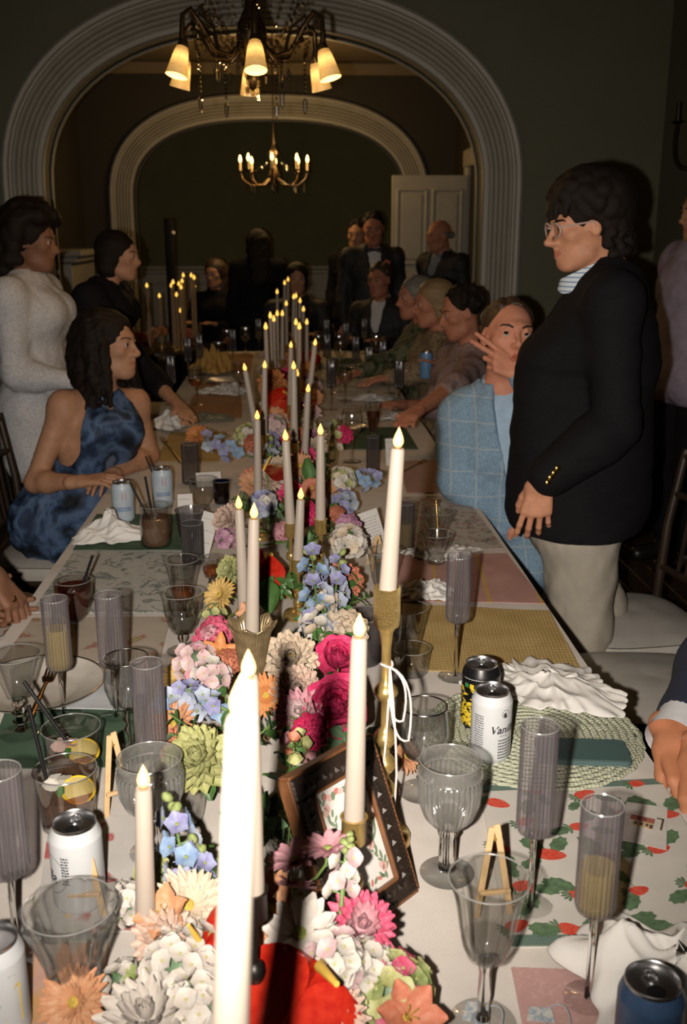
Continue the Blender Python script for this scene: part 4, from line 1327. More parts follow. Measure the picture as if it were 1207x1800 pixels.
p = ony(768, 438, 7.9)
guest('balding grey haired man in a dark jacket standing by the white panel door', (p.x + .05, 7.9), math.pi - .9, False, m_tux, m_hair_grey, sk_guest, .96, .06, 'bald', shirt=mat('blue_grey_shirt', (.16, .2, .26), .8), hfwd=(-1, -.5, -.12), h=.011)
p = ony(668, 522, 7.52)
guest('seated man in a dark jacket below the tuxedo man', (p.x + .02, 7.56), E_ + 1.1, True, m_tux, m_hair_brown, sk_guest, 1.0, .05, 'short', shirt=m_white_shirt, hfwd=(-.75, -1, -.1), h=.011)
p = ony(716, 545, 5.6)
m_greenprint = blotch('green_print_silk', [(.02, .028, .014), (.065, .08, .04), (.15, .14, .09), (.04, .055, .03)], 22, .7)
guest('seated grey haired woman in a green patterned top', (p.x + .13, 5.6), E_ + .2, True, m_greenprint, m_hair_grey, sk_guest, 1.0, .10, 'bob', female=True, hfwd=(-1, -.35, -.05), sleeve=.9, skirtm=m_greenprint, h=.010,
      J_over={'eL': ony(672, 640, 5.35), 'wL': ony(628, 655, 5.2)})
p = ony(768, 552, 5.1)
m_creamprint = blotch('cream_floral_lace', [(.18, .13, .07), (.28, .22, .13), (.11, .07, .05), (.33, .27, .18)], 40, .7)
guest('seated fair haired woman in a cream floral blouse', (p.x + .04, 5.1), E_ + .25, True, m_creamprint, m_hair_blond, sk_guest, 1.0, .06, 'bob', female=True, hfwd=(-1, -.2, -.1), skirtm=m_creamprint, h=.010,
      J_over={'eL': ony(800, 690, 4.95), 'wL': ony(770, 652, 4.80), 'eR': ony(735, 655, 5.0), 'wR': ony(680, 664, 4.95)})
p = ony(815, 572, 4.55)
m_pinktop = blotch('grey_pink_print', [(.20, .13, .13), (.29, .21, .20), (.16, .12, .13)], 30, .7)
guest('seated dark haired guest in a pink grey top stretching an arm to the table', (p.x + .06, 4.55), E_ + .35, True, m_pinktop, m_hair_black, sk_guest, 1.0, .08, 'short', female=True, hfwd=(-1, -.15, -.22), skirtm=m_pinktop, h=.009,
      J_over={'sL': ony(828, 655, 4.35), 'eL': ony(800, 678, 4.05), 'wL': ony(735, 722, 3.75)}, sleeve=.30)
p = ony(1232, 345, 4.6)
m_lav = mat('lavender_shirt', (.30, .255, .34), .8)
guest('person in a lavender shirt and black trousers cut by the right edge', (p.x + .02, 4.6), E_ + .2, False, m_lav, m_hair_black, sk_tan, 1.03, -.03, 'short', m_black_wool, off=.05, hem=.06)
p = ony(450, 430, 8.0)
guest('woman seen from behind with long dark hair standing at the far end', (p.x, 8.35), .2, False, m_black_wool, m_hair_black, sk_tan, .92, 0, 'long', female=True, skirtm=m_black_wool)
p = ony(378, 500, 8.6)
guest('seated guest in black at the candlelit side table', (p.x, 8.75), math.pi - .4, True, m_black_wool, m_hair_brown, sk_tan, 1.0, 0, 'long', female=True, skirtm=m_black_wool)
p = ony(522, 500, 7.75)
guest('seated guest with dark hair at the far head of the table', (p.x, 7.78), math.pi, True, m_tux, m_hair_black, sk_tan, 1.0, 0, 'bob', female=True, skirtm=m_tux)
# off-frame neighbours of whom only hands and sleeves show
m_navy = mat('navy_wool', (.012, .016, .035), .85, var=.15, scale=200)
wl = np3(1160, 1312, 1.42) + (.02, 0, .012); wr = np3(1216, 1352, 1.36) + (.01, 0, .012)
J = template((1.02, 1.38), E_, True, 1.0, .12)
J['wR'] = wl; J['eR'] = wl + (.17, .22, .06); J['wL'] = wr; J['eL'] = wr + (.26, .10, .03)
root, B, c = person('seated person in a navy jacket and white cuffs, hands together at the right edge', J, (-1, .1, -.1), skn=skin('ruddy', (.42, .17, .085)), h=.010,
    handkw={'R': dict(d=(.05, -.95, -.36), n=(.2, .3, -.9), s=(-1, .1, .1), curl=(.35, .4, .45, .5), k=1.0, tsplay=.3), 'L': dict(d=(-.25, -.9, -.45), n=(.1, .1, -1), s=(-.6, .7, .2), curl=(.35, .4, .45, .5), k=1.0, tsplay=.3)})
hair_mesh(root, c, B, 1, m_hair_brown, lambda S, P: short_hair(S, P, B, 1.0), h=.008)
cloth_top(root, 'jacket', J, m_navy, off=.018, arm_off=.020, sleeve=.80, hem=.2, folds=.004)
for q in 'LR':
    mb = MB(); d = V(unit(J['w' + q] - J['e' + q]))
    mb.tube([V(J['w' + q]) - d * .075, V(J['w' + q]) - d * .03, V(J['w' + q]) + d * .004], [.041, .042, .045], 24, caps=False)
    mb.tube([V(J['w' + q]) + d * .004, V(J['w' + q]) - d * .05], [.0425, .038], 24, caps=False)
    child_mb(mb, 'shirt_cuff', m_white_shirt, root)
cloth_legs(root, 'trousers', J, m_navy, off=.016, h=.012)
wl = np3(2, 1045, 2.12) + (-.02, 0, .05)
J = template((-1.16, 2.05), -E_, True, 1.0, .12)
J['wR'] = wl; J['eR'] = wl + (-.22, -.05, -.04); J['wL'] = wl + (-.08, .06, -.08); J['eL'] = wl + (-.30, .15, -.03)
root, B, c = person('seated bare armed person with a gold ring, only the hand showing at the left edge', J, (1, .1, -.1), skn=sk_brown, h=.010,
    handkw={'R': dict(d=(.55, -.1, -.72), n=(-.6, .3, -.5), s=(.2, .95, 0), curl=(.5, .55, .6, .65))})
hair_mesh(root, c, B, 1, m_hair_black, lambda S, P: short_hair(S, P, B, 1.0), h=.008)
cloth_top(root, 'top', J, m_black_wool, off=.014, arm_off=.012, sleeve=.1, hem=.2, folds=.004)
cloth_legs(root, 'trousers', J, m_black_wool, off=.016, h=.012)
mb = MB(); q = V(wl) + V((.045, -.02, -.055)); mb.tube([q + V((.012 * math.cos(a), .012 * math.sin(a), .004 * math.sin(a))) for a in [2 * math.pi * j / 16 for j in range(17)]], .003, 6, caps=False); child_mb(mb, 'ring', m_gold, root)

# ================================================================ CHAIRS
ch0 = make_chair('dining_chair', 'white cushioned chair pushed back beside the khaki trousers')
def chair(x, y, face, label, group=None, first=[True]):
    if first[0]:
        first[0] = False; o = ch0; o.location = (x, y, 0); o.rotation_euler = (0, 0, face); LABELS.pop(o['label'], None); tag(o, label, 'chair', group); return o
    return dup(o := ch0, label, group, (x, y, 0), face)
chair(1.00, 2.78, E_ + .12, 'white cushioned chair standing empty behind the khaki trousers')
chair(.915, 2.32, E_ - .10, 'white cushioned chair in front of the khaki trousers')
chair(1.03, 1.40, E_, 'white cushioned chair carrying the person in navy')
chair(.80, 3.15, E_ + .1, 'chair beneath the man in the pale blue blazer')
chair(-.86, 3.56, -E_ - .05, 'grey white cushioned chair beneath the woman in blue')
chair(-1.03, 2.92, -E_ - .1, 'empty grey white chair in front of the woman in blue')
chair(-1.17, 2.06, -E_, 'chair carrying the bare armed person at the left edge')
chair(1.02, 4.58, E_, 'dark chair carrying the guest in the pink grey top')
chair(.93, 5.12, E_ + .1, 'dark chair carrying the fair haired woman')
chair(.86, 5.62, E_ + .1, 'dark chair carrying the grey haired woman')
chair(.70, 7.6, E_ + 1.1, 'dark chair carrying the seated man in a dark jacket')
chair(.80, 3.86, E_, 'empty dark chair behind the man in pale blue')
# ================================================================ TABLE WARE
TS = TZ + .0008     # cloth surface
def at(px, py, z=TS): return onz(px, py, z)
g_clear = thin_glass('clear_thin_glass', (.972, .972, .968), .11, .05)
g_rim = thin_glass('rim_highlight_glass', (.85, .85, .84), .35, .12, haze=.22, hazecol=(.7, .7, .68))  # pale diffuse share paints the bright highlight along rims and foot edges
g_rib = thin_glass('smoky_ribbed_glass', (.925, .915, .925), .11, .16, haze=.06, hazecol=(.50, .46, .48))
g_dark = thin_glass('grey_smoked_glass', (.80, .79, .80), .09, .14, haze=.08, hazecol=(.22, .21, .22))
g_stem = solid_glass('solid_glass', (.97, .97, .97))
g_press = thin_glass('pressed_glass', (.95, .95, .945), .20, .16, haze=.09, hazecol=(.65, .65, .62))
g_blue = thin_glass('cobalt_glass', (.06, .14, .45), .12, .03)
l_champ = thin_glass('champagne', (.90, .84, .52), .03, .03, haze=.36, hazecol=(.70, .56, .17))
l_water = thin_glass('still_water', (.97, .97, .965), .08, .04)
l_fizz = thin_glass('sparkling_water', (.96, .96, .95), .10, .06, haze=.06, hazecol=(.8, .8, .8))
l_amber = thin_glass('amber_drink', (.75, .36, .12), .06, .03, haze=.30, hazecol=(.50, .15, .03))
l_red = thin_glass('dark_red_drink', (.28, .05, .03), .05, .03, haze=.35, hazecol=(.12, .02, .01))
l_iced = thin_glass('iced_tea_drink', (.70, .52, .38), .05, .05, haze=.35, hazecol=(.36, .22, .14))
l_pink = thin_glass('pale_peach_drink', (.85, .62, .48), .05, .05, haze=.12, hazecol=(.55, .35, .25))
m_silver = mat('silver_rim', (.30, .28, .25), .2, 1.0)
m_brass = mat('brass', (.62, .43, .15), .24, .75, var=.12, scale=60)
m_brass_h = mat('hammered_brass', (.66, .46, .17), .18, .9, var=.15, scale=120, bump=3.0, bscale=520)
m_bronze = mat('bronze_lily', (.36, .27, .15), .34, .65, var=.25, scale=80)
m_straw = mat('black_straw', (.006, .006, .007), .35)
m_wood = mat('pale_beech_wood', (.58, .40, .21), .55, var=.14, scale=40)
m_paper = mat('white_paper', (.62, .60, .57), .8, var=.03)
m_ink = mat('print_ink', (.03, .03, .035), .7)
def profile_shell(pts, t):
    """outer profile bottom->top, closed with an inner wall t thinner."""
    return pts + [(max(r - t, 0.0), z) for r, z in pts[::-1]]
def liquid(t, prof, m, name='drink'):
    mb = MB(); top = prof[-1]
    mb.lathe([(0, prof[0][1])] + prof + [(0, top[1])], 28)
    return mb.build(name, m, t)
def rim_(t, r, z):
    mb = MB(); mb.tube([(r * math.cos(a), r * math.sin(a), z) for a in [2 * math.pi * i / 40 for i in range(41)]], .0009, 6, caps=False); mb.build('rim', g_rim, t)
def flute(label, p, fill=None, lm=None, h=.245, br=.0225, bh=.135, glass=None, group=None, rz=0.0):
    t = thing('champagne_flute', label, 'glass', p, rz, group)
    mb = MB(); b0 = h - bh
    out = [(.0045, b0), (.010, b0 + .001), (br * .86, b0 + .004), (br, b0 + .012), (br, b0 + .02), (br, b0 + bh * .5), (br, h - .003), (br - .0006, h)]
    mb.lathe(profile_shell(out, .0012), 120, ribs=24, amp=.11, ribz=(b0 + .003, h - .002))
    mb.build('bowl', glass or g_rib, t, smooth=35)
    mb = MB(); mb.lathe([(0, .003), (.004, .003), (.0042, .02), (.0038, b0 * .6), (.0045, b0 - .006), (.008, b0 - .001), (0, b0)], 14); mb.build('stem', g_stem, t)
    mb = MB(); mb.lathe([(0, .0005), (.033, .0005), (.034, .0012), (.033, .002), (.012, .0035), (.0045, .008), (0, .010)], 32); mb.tube([(.0335 * math.cos(a), .0335 * math.sin(a), .0012) for a in [2 * math.pi * i / 40 for i in range(41)]], .0009, 5, 1, caps=False); mb.build('foot', [g_clear, g_rim], t)
    rim_(t, br, h)
    if fill: liquid(t, [(br * .80, b0 + .006), (br - .002, b0 + .014), (br - .002, b0 + fill)], lm or l_champ, 'champagne')
    return t
def stemware(name, label, p, bowl, stem, foot, rim=None, liq=None, ribs=0, amp=0, n=48, glass=None, sm=50, group=None, rz=0.0, footribs=0, wob=None, t_=.0014, ribz=None, zs=1.0):
    """bowl, stem: (r, z) profiles bottom->top; foot: radius."""
    bowl = [(r, z * zs) for r, z in bowl]; stem = stem and [(r, z * zs if i else z) for i, (r, z) in enumerate(stem)]
    t = thing(name, label, 'glass', p, rz, group)
    mb = MB(); mb.lathe(profile_shell(bowl, t_), n, ribs=ribs, amp=amp, wob=wob, ribz=ribz); mb.build('bowl', glass or g_clear, t, smooth=sm)
    if stem:
        mb = MB(); mb.lathe([(0, stem[0][1])] + stem + [(0, stem[-1][1])], 24 if not footribs else 40, ribs=footribs and 12, amp=.12 if footribs else 0); mb.build('stem', g_stem, t, smooth=60)
        mb = MB(); mb.lathe([(0, .0005), (foot, .0005), (foot + .001, .002), (foot * .9, .0035), (foot * .4, .006), (stem[0][0], .010), (0, .011)], 64, ribs=footribs, amp=.10 if footribs else 0, ribz=(.003, .02)); mb.build('foot', g_press if footribs else g_clear, t, smooth=60)
    if rim:
        r, z = bowl[-1]
        mb = MB(); mb.tube([(r * math.cos(a), r * math.sin(a), z) for a in [2 * math.pi * i / 48 for i in range(49)]], .0011, 6, caps=False); mb.build('metal_rim', m_silver, t)
    if not rim: rim_(t, *bowl[-1])
    if liq: liquid(t, liq[0], liq[1])
    return t
# ---- place mats and table linen first (they lie under the ware)
def flat_quad(name, label, cat, corners, m, z=TS + .0006, th=.0018, group=None, wav=.0006, nu=20, nv=14, name2=None):
    """cloth or card lying on the table, corners anticlockwise in world xy."""
    c = sum((V(p).to_2d() for p in corners), V((0, 0))) / 4
    P = [V(p).to_2d() - c for p in corners]
    e = (P[1] - P[0]); a = math.atan2(e.y, e.x)
    rot = Matrix.Rotation(-a, 2)
    P = [rot @ p for p in P]
    def fn(u, v):
        q = (P[0] * (1 - u) + P[1] * u) * (1 - v) + (P[3] * (1 - u) + P[2] * u) * v
        return (q.x, q.y, th + wav * (math.sin(31 * q.x + 5) * math.sin(27 * q.y) + .5 * math.sin(60 * q.y + 20 * q.x)))
    mb = MB(); mb.grid(fn, nu, nv, thick=th)
    o = mb.build(name, m)
    tag(o, label, cat, group)
    o.location = (c.x, c.y, z); o.rotation_euler = (0, 0, a)
    return o, fn, P
def px4(*pts): return [at(*p) for p in pts]
m_mat_pink = weave('pink_woven_mat', (.40, .22, .19), (.46, .27, .23), 500, stripes=('X', 2.6, (.48, .30, .10), .985))
m_mat_yel = weave('mustard_woven_mat', (.42, .29, .11), (.50, .36, .15), 260, bump=.8)
m_mat_green = weave('dark_green_cotton', (.055, .10, .065), (.08, .13, .085), 500)
m_mat_toile = blotch('toile_print', [(.42, .41, .38), (.47, .46, .42), (.14, .17, .16), (.48, .46, .42)], 26, .9, 6, .8, lows=[.35, .52, .60, .66])
m_mat_floral = blotch('floral_print_mat', [(.40, .38, .34), (.44, .42, .37), (.30, .10, .09), (.42, .40, .36), (.12, .16, .12)], 30, .9, 4, .6, lows=[.36, .52, .58, .61, .68])
m_mat_red = blotch('pink_daisy_print', [(.52, .50, .48), (.56, .53, .5), (.42, .10, .10), (.5, .47, .44)], 20, .9, 2, .4, lows=[.4, .56, .6, .68])
m_border = weave('sage_green_border', (.11, .17, .14), (.14, .20, .17), 500)
m_pinkcard = blotch('blush_scroll_card', [(.52, .33, .30), (.47, .28, .26), (.55, .36, .33)], 60, .8, 4, 1.5)
m_napkin = weave('white_napkin_cotton', (.62, .60, .57), (.68, .66, .63), 900, bump=.15)
m_napgrey = weave('blue_white_napkin', (.42, .44, .47), (.50, .52, .54), 700)
straw, sfn, sP = flat_quad('placemat', 'white place mat printed with strawberries and leaves, sage green edge', 'placemat', px4((893, 1668), (1330, 1668), (1160, 1372), (842, 1385)), mat('white_print_cloth', (.56, .53, .48), .9, var=.04), nu=24)
m_berry = blotch('strawberry_red', [(.55, .05, .035), (.62, .10, .06), (.50, .04, .03)], 160, .7)
m_leafprint = mat('leaf_green_print', (.09, .16, .08), .9, var=.3, scale=120)
rr = random.Random(21)
def on_mat(u, v, dx, dy, fn, dz=.0012):
    a = V(fn(u, v)); return (a.x + dx, a.y + dy, a.z + dz)
mbB, mbL, mbV = MB(), MB(), MB()
spots = [(.08, .86), (.3, .95), (.55, .9), (.86, .97), (.2, .72), (.46, .68), (.72, .75), (.93, .74), (.05, .55), (.28, .5), (.55, .47), (.8, .52), (.12, .32), (.37, .27), (.62, .28), (.88, .3), (.05, .1), (.27, .08), (.5, .1), (.75, .08), (.95, .08)]
for i, (u, v) in enumerate(spots):
    a = rr.uniform(-.7, .7); L = rr.uniform(.014, .021); ca, sa = math.cos(a), math.sin(a)
    pts = []
    for j in range(14):
        t = 2 * math.pi * j / 14
        x = math.cos(t) * L * .62 * (1 - .25 * math.sin(t)); y = math.sin(t) * L
        x, y = y, x
        pts.append(on_mat(u, v, ca * x - sa * y, sa * x + ca * y, sfn, .0018))
    mbB.add(pts, [tuple(range(14))])
    for k in range(5):      # calyx
        b = a + math.pi + (k - 2) * .5
        q = on_mat(u, v, -ca * L * .8, -sa * L * .8, sfn, .0020 + .00003 * k)
        mbL.add([q, (q[0] + .012 * math.cos(b + .2), q[1] + .012 * math.sin(b + .2), q[2]), (q[0] + .016 * math.cos(b), q[1] + .016 * math.sin(b), q[2]), (q[0] + .012 * math.cos(b - .2), q[1] + .012 * math.sin(b - .2), q[2])], [(0, 1, 2, 3)][::1])
    for k in range(rr.choice((2, 3, 3))):   # toothed leaves
        dz_ = .0011 + .00002 * (3 * i + k)
        b = rr.uniform(0, 6.28); d = rr.uniform(.028, .04); L2 = rr.uniform(.014, .022)
        cx_, cy_ = d * math.cos(b), d * math.sin(b)
        if not (0.02 < u + cx_ / .5 < .98 and .03 < v + cy_ / .32 < .97): continue
        pl = []
        for j in range(16):
            t = 2 * math.pi * j / 16; w = (.9 + .18 * (j % 2))
            x, y = L2 * math.cos(t) * w, L2 * .55 * math.sin(t) * w
            pl.append(on_mat(u, v, cx_ + math.cos(b) * x - math.sin(b) * y, cy_ + math.sin(b) * x + math.cos(b) * y, sfn, dz_))
        mbL.add(pl, [tuple(range(16))])
        q0 = on_mat(u, v, 0, 0, sfn, .001); q1 = pl[8]
        n_ = V((-(q1[1] - q0[1]), q1[0] - q0[0], 0)).normalized() * .0006
        mbV.add([V(q0) - n_, V(q1) - n_, V(q1) + n_, V(q0) + n_], [(0, 1, 2, 3)])
mbB.build('strawberry_print', m_berry, straw, smooth=False, kind='stuff'); mbL.build('leaf_print', m_leafprint, straw, smooth=False, kind='stuff'); mbV.build('vine_print', m_leafprint, straw, smooth=False, kind='stuff')
for v0, v1 in ((0, .055), (.955, 1)):
    mb = MB(); mb.grid(lambda u, v: on_mat(u, v0 + (v1 - v0) * v, 0, 0, sfn, .0016), 24, 2); mb.build('border', m_border, straw)
# small printed house and gate on the strawberry mat's far corner
mb = MB(); mb.box((0, 0, .0006), (.040, .026, .0006)); mb.prism([(-.022, .013), (.022, .013), (.014, .028), (-.014, .028)], .0003, .0010)
hs, _f, _p = flat_quad('house_card', 'small card printed with a red roofed house on the strawberry mat', 'card', px4((1085, 1480), (1170, 1500), (1172, 1425), (1100, 1415)), mat('card_white', (.56, .53, .49), .8), z=TS + .005, wav=0, th=.0006)
m_roof = mat('roof_red_print', (.32, .10, .07), .8); m_wallp = mat('house_cream_print', (.52, .40, .24), .8); m_winp = mat('window_brown_print', (.10, .06, .04), .8)
mb = MB()
for x, y, sx, sy, k in ((-.002, -.004, .030, .016, 0), (-.004, .010, .034, .013, 1), (-.012, -.004, .004, .007, 2), (-.004, -.004, .004, .007, 2), (.004, -.004, .004, .007, 2), (.010, -.006, .005, .010, 2), (.024, .006, .003, .030, 2), (.020, .020, .010, .003, 2), (-.010, .010, .004, .005, 2), (0, .010, .004, .005, 2)):
    mb.box((x, y, .0012 + .0003 * k), (sx, sy, .0004), mi=k)
mb.build('house_print', [m_wallp, m_roof, m_winp], hs, smooth=False)
# woven round mat, each rope ring a part
cen = at(925, 1300); cen = V((.405, 1.53, TS + .0004))
t = thing('round_placemat', 'pale green round place mat of coiled straw rope', 'placemat', cen)
m_rope = weave('pale_green_straw', (.40, .42, .31), (.47, .49, .37), 300, bump=.8)
for k in range(15):
    r = .010 + .0122 * k
    mb = MB(); n = max(16, int(r * 520))
    pts = [(r * math.cos(2 * math.pi * j / n) * (1 + .012 * math.sin(j * 1.9 + k)), r * math.sin(2 * math.pi * j / n) * (1 + .012 * math.sin(j * 1.9 + k)), .0045) for j in range(n + 1)]
    mb.tube(pts, [.0062 if j % 2 else .0047 for j in range(n + 1)], 6, caps=False, flat=.65)
    mb.build('straw_rope', m_rope, t)
flat_quad('placemat', 'mustard yellow woven place mat beyond the two cans on the right', 'placemat', px4((690, 1180), (1025, 1185), (965, 1075), (700, 1062)), m_mat_yel)
flat_quad('placemat', 'dusty pink striped place mat before the blue blazer man', 'placemat', px4((690, 1058), (958, 1062), (890, 974), (690, 974)), m_mat_pink, z=TS + .001)
flat_quad('placemat', 'flower printed place mat at the elbow of the blue blazer man', 'placemat', px4((690, 968), (885, 965), (815, 872), (690, 875)), m_mat_floral, z=TS + .001)
flat_quad('placemat', 'dusty pink place mat in front of the reaching arm', 'placemat', px4((715, 868), (800, 866), (765, 810), (700, 812)), mat('terracotta_pink_cotton', (.33, .20, .16), .9, bump=.3), z=TS + .001)
flat_quad('placemat', 'dark green place mat under the wine glass and red beer glass', 'placemat', px4((590, 790), (735, 790), (712, 752), (590, 752)), m_mat_green, z=TS + .001)
flat_quad('card', 'blush pink scroll patterned card under the nearest champagne glass', 'card', px4((925, 1838), (1230, 1838), (1185, 1712), (898, 1703)), m_pinkcard, wav=.0002)
flat_quad('placemat', 'green place mat under the left water goblet and plate', 'placemat', px4((-30, 1352), (238, 1350), (262, 1222), (20, 1226)), m_mat_green, z=TS + .0006)
flat_quad('placemat', 'toile printed grey white place mat before the crumpled napkin', 'placemat', px4((55, 1078), (325, 1078), (348, 972), (130, 970)), m_mat_toile, z=TS + .0006)
flat_quad('placemat', 'green place mat under the crumpled white napkin on the left', 'placemat', px4((128, 968), (345, 968), (352, 905), (170, 905)), m_mat_green, z=TS + .001)
flat_quad('placemat', 'beige flower edged place mat under the left champagne glasses', 'placemat', px4((0, 1165), (280, 1165), (300, 1085), (58, 1088)), blotch('beige_flower_edge', [(.40, .34, .27), (.43, .37, .30), (.40, .34, .27), (.34, .14, .12), (.30, .27, .12)], 16, .9, 4, .5, lows=[.3, .5, .60, .65, .70]), z=TS + .0006)
flat_quad('placemat', 'white napkin printed with pink daisies behind the white can', 'placemat', px4((60, 1640), (262, 1640), (268, 1425), (90, 1425)), m_mat_red, z=TS + .0008)
flat_quad('card', 'pink and orange printed card under the left front glass', 'card', px4((-60, 1830), (180, 1830), (190, 1660), (0, 1660)), blotch('pink_orange_print', [(.55, .30, .27), (.58, .36, .28), (.60, .34, .14), (.5, .36, .36)], 12, .85, 2, .6), z=TS + .0012, wav=.0002)
flat_quad('placemat', 'ochre place mat under the gold fork on the far left', 'placemat', px4((272, 812), (385, 812), (398, 760), (300, 760)), m_mat_yel, z=TS + .0008)
flat_quad('placemat', 'rust orange place mat beneath the grey napkin on the far left', 'placemat', px4((320, 740), (425, 735), (425, 672), (350, 672)), mat('rust_orange_cotton', (.40, .20, .09), .9, bump=.3), z=TS + .0008)
# ---- crumpled napkins
def napkin(label, p, rx, ry, h, seed, rz=0.0, m=None, ruffle=0.0, group=None):
    h *= .68
    rs = np.random.RandomState(seed)
    W = [(rs.normal(size=2) * (1.3 + .9 * i), rs.rand() * 6.28, rs.normal(size=2) * 1.3) for i in range(6)]
    def fn(u, v):
        x, y = u * 2 - 1, v * 2 - 1
        X = x * math.sqrt(1 - y * y / 2); Y = y * math.sqrt(1 - x * x / 2)
        rad = math.hypot(X, Y); a = math.atan2(Y, X)
        f, wt = 0, 0
        for i, (d, ph, e) in enumerate(W):
            w_ = 1 / (1 + .45 * i); wt += w_
            f += w_ * (1 - abs(math.sin(1.3 * (d[0] * X + d[1] * Y) + ph + 1.1 * math.sin(1.5 * (e[0] * X + e[1] * Y) + ph)))) ** 1.05
        f /= wt
        edge = 1 + .13 * math.sin(3 * a + seed) + .08 * math.sin(7 * a + seed * 2) + .05 * math.sin(13 * a + seed)
        z = h * max(0, 1 - rad ** 2.0) ** .7 * (.12 + 1.75 * f) + .003 + h * .30 * f
        if ruffle: z += ruffle * max(0, rad - .75) * 4 * (math.sin(26 * a) * .5 + .5); edge *= 1 + .03 * math.sin(26 * a + 1)
        return (X * rx * edge + .02 * (f - .3) * math.sin(3 * a), Y * ry * edge + .02 * (f - .3) * math.cos(3 * a), z)
    mb = MB(); mb.grid(fn, 90, 90, thick=.0018)
    o = mb.build('napkin', m or m_napkin, smooth='all'); tag(o, label, 'napkin', group)
    o.location = (p[0], p[1], p[2] if len(p) > 2 else TS + .002); o.rotation_euler = (0, 0, rz)
    return o
napkin('crumpled white napkin with a ruffled hem on the edge of the round mat', at(960, 1212, TS + .012), .145, .10, .034, 3, -.5, ruffle=.006)
napkin('small white ruffled napkin beside the brass candle cup on the pink mat', at(742, 1042), .075, .065, .03, 5, .2, ruffle=.004)
napkin('crumpled white napkin at the lower right beside the pink card', at(1190, 1752), .125, .13, .06, 8, .3)
napkin('crumpled white napkin on the green mat in front of the iced tea jar', at(195, 945), .105, .085, .062, 9, .1)
napkin('knotted white napkin on the far left before the woman in blue', at(296, 752), .085, .08, .075, 12)
napkin('flattened white napkin behind the far wine glass', at(628, 738), .11, .10, .03, 14)
napkin('small white napkin beyond the red beer glass', at(690, 735), .07, .06, .03, 15)
napkin('grey green napkin folded on the far rust orange mat', at(362, 737), .13, .09, .03, 16, .1, m=mat('grey_green_linen', (.17, .17, .12), .9, bump=.4))
napkin('white napkin in a loose heap on the far side of the rust orange mat', at(395, 690), .13, .12, .05, 17)
napkin('white napkin with lace edge on the far right of the flower printed mat', at(775, 975), .10, .06, .018, 19, .1, ruffle=.004)
napkin('white napkin behind the far dark glasses on the right', at(655, 702), .10, .08, .03, 23)
nk, nf, nP = flat_quad('napkin', 'flat white paper napkin with a fork on the left green mat', 'napkin', px4((50, 1252), (232, 1250), (235, 1170), (68, 1222)), m_napgrey, z=TS + .004, wav=.0012)
# ---- glasses, right side
flute('empty ribbed flute on the strawberry mat before the teal phone', at(930, 1600), h=.262, bh=.15)
flute('half full ribbed champagne flute at the lower right', at(1032, 1757), fill=.060, br=.0220, h=.25)
flute('empty ribbed flute standing on the mustard mat behind the yellow can', at(800, 1190), h=.25)
gob = [(.006, .055), (.016, .058), (.028, .066), (.036, .082), (.0385, .098), (.0385, .108), (.0368, .125), (.0350, .142), (.0345, .147)]
t = stemware('water_goblet', 'round silver rimmed goblet of sparkling water beside the white can', at(742, 1392), gob,
         [(.006, .008), (.005, .018), (.010, .026), (.0055, .034), (.011, .042), (.007, .05), (.008, .058)], .036, rim=True,
         liq=([(.010, .059), (.027, .068), (.0345, .083), (.037, .098), (.037, .108), (.0355, .122)], l_fizz))
mb = MB(); rs_ = random.Random(12)
for k in range(170):
    z = rs_.uniform(.068, .118); a = rs_.uniform(0, 6.28); q = (.0345 if z > .083 else .0275) * (1 if k % 3 else rs_.random())
    mb.ball((q * math.cos(a), q * math.sin(a), z), rs_.uniform(.0005, .0010), 4)
mb.build('bubbles', thin_glass('bubble_skin', (.9, .9, .9), .4, .15, haze=.35, hazecol=(.85, .85, .85)), t, kind='stuff')
pg = [(.008, .062), (.020, .066), (.032, .078), (.039, .096), (.041, .115), (.041, .128), (.0395, .131), (.0415, .133), (.0395, .136), (.0405, .150)]
t = stemware('pressed_glass_goblet', 'ribbed pressed glass goblet with a beaded band in the middle right', at(785, 1535), pg, zs=1.15, stem=[(.012, .008), (.010, .016), (.012, .02), (.011, .050), (.014, .056), (.012, .062)], foot=.036, n=128, ribs=32, amp=.12, glass=g_press, footribs=24, ribz=(.073, .149))
mb = MB()
for k in range(44): mb.ball((.0415 * math.cos(2 * math.pi * k / 44), .0415 * math.sin(2 * math.pi * k / 44), .153), .0029, 6)
mb.build('bead_band', g_press, t, kind='stuff')
bell = [(.008, .075), (.017, .080), (.024, .092), (.0285, .108), (.031, .125), (.034, .143), (.039, .158), (.0425, .166)]
stemware('wine_glass', 'bell shaped faceted wine glass with a little water at the lower right', at(848, 1800), bell, zs=1.12, stem=[(.0075, .008), (.006, .02), (.0075, .035), (.0065, .06), (.0085, .076)], foot=.036, n=60, ribs=10, amp=.13, sm=25, liq=([(.010, .081), (.021, .091), (.0265, .106), (.0275, .112)], l_water))
tum = [(.0, .002), (.026, .002), (.030, .006), (.0335, .05), (.036, .095), (.0365, .1)]
def tumbler(label, p, prof=tum, liq=None, glass=None, n=40, ribs=0, amp=0.0, name='tumbler', group=None, sm=50, t_=.0016):
    t = thing(name, label, 'glass', p, 0, group)
    mb = MB(); mb.lathe(profile_shell(prof, t_)[:-1] + [(0, prof[0][1] + .005)], n, ribs=ribs, amp=amp); mb.build('bowl', glass or g_clear, t, smooth=sm)
    rim_(t, *prof[-1])
    if liq: liquid(t, liq[0], liq[1])
    return t
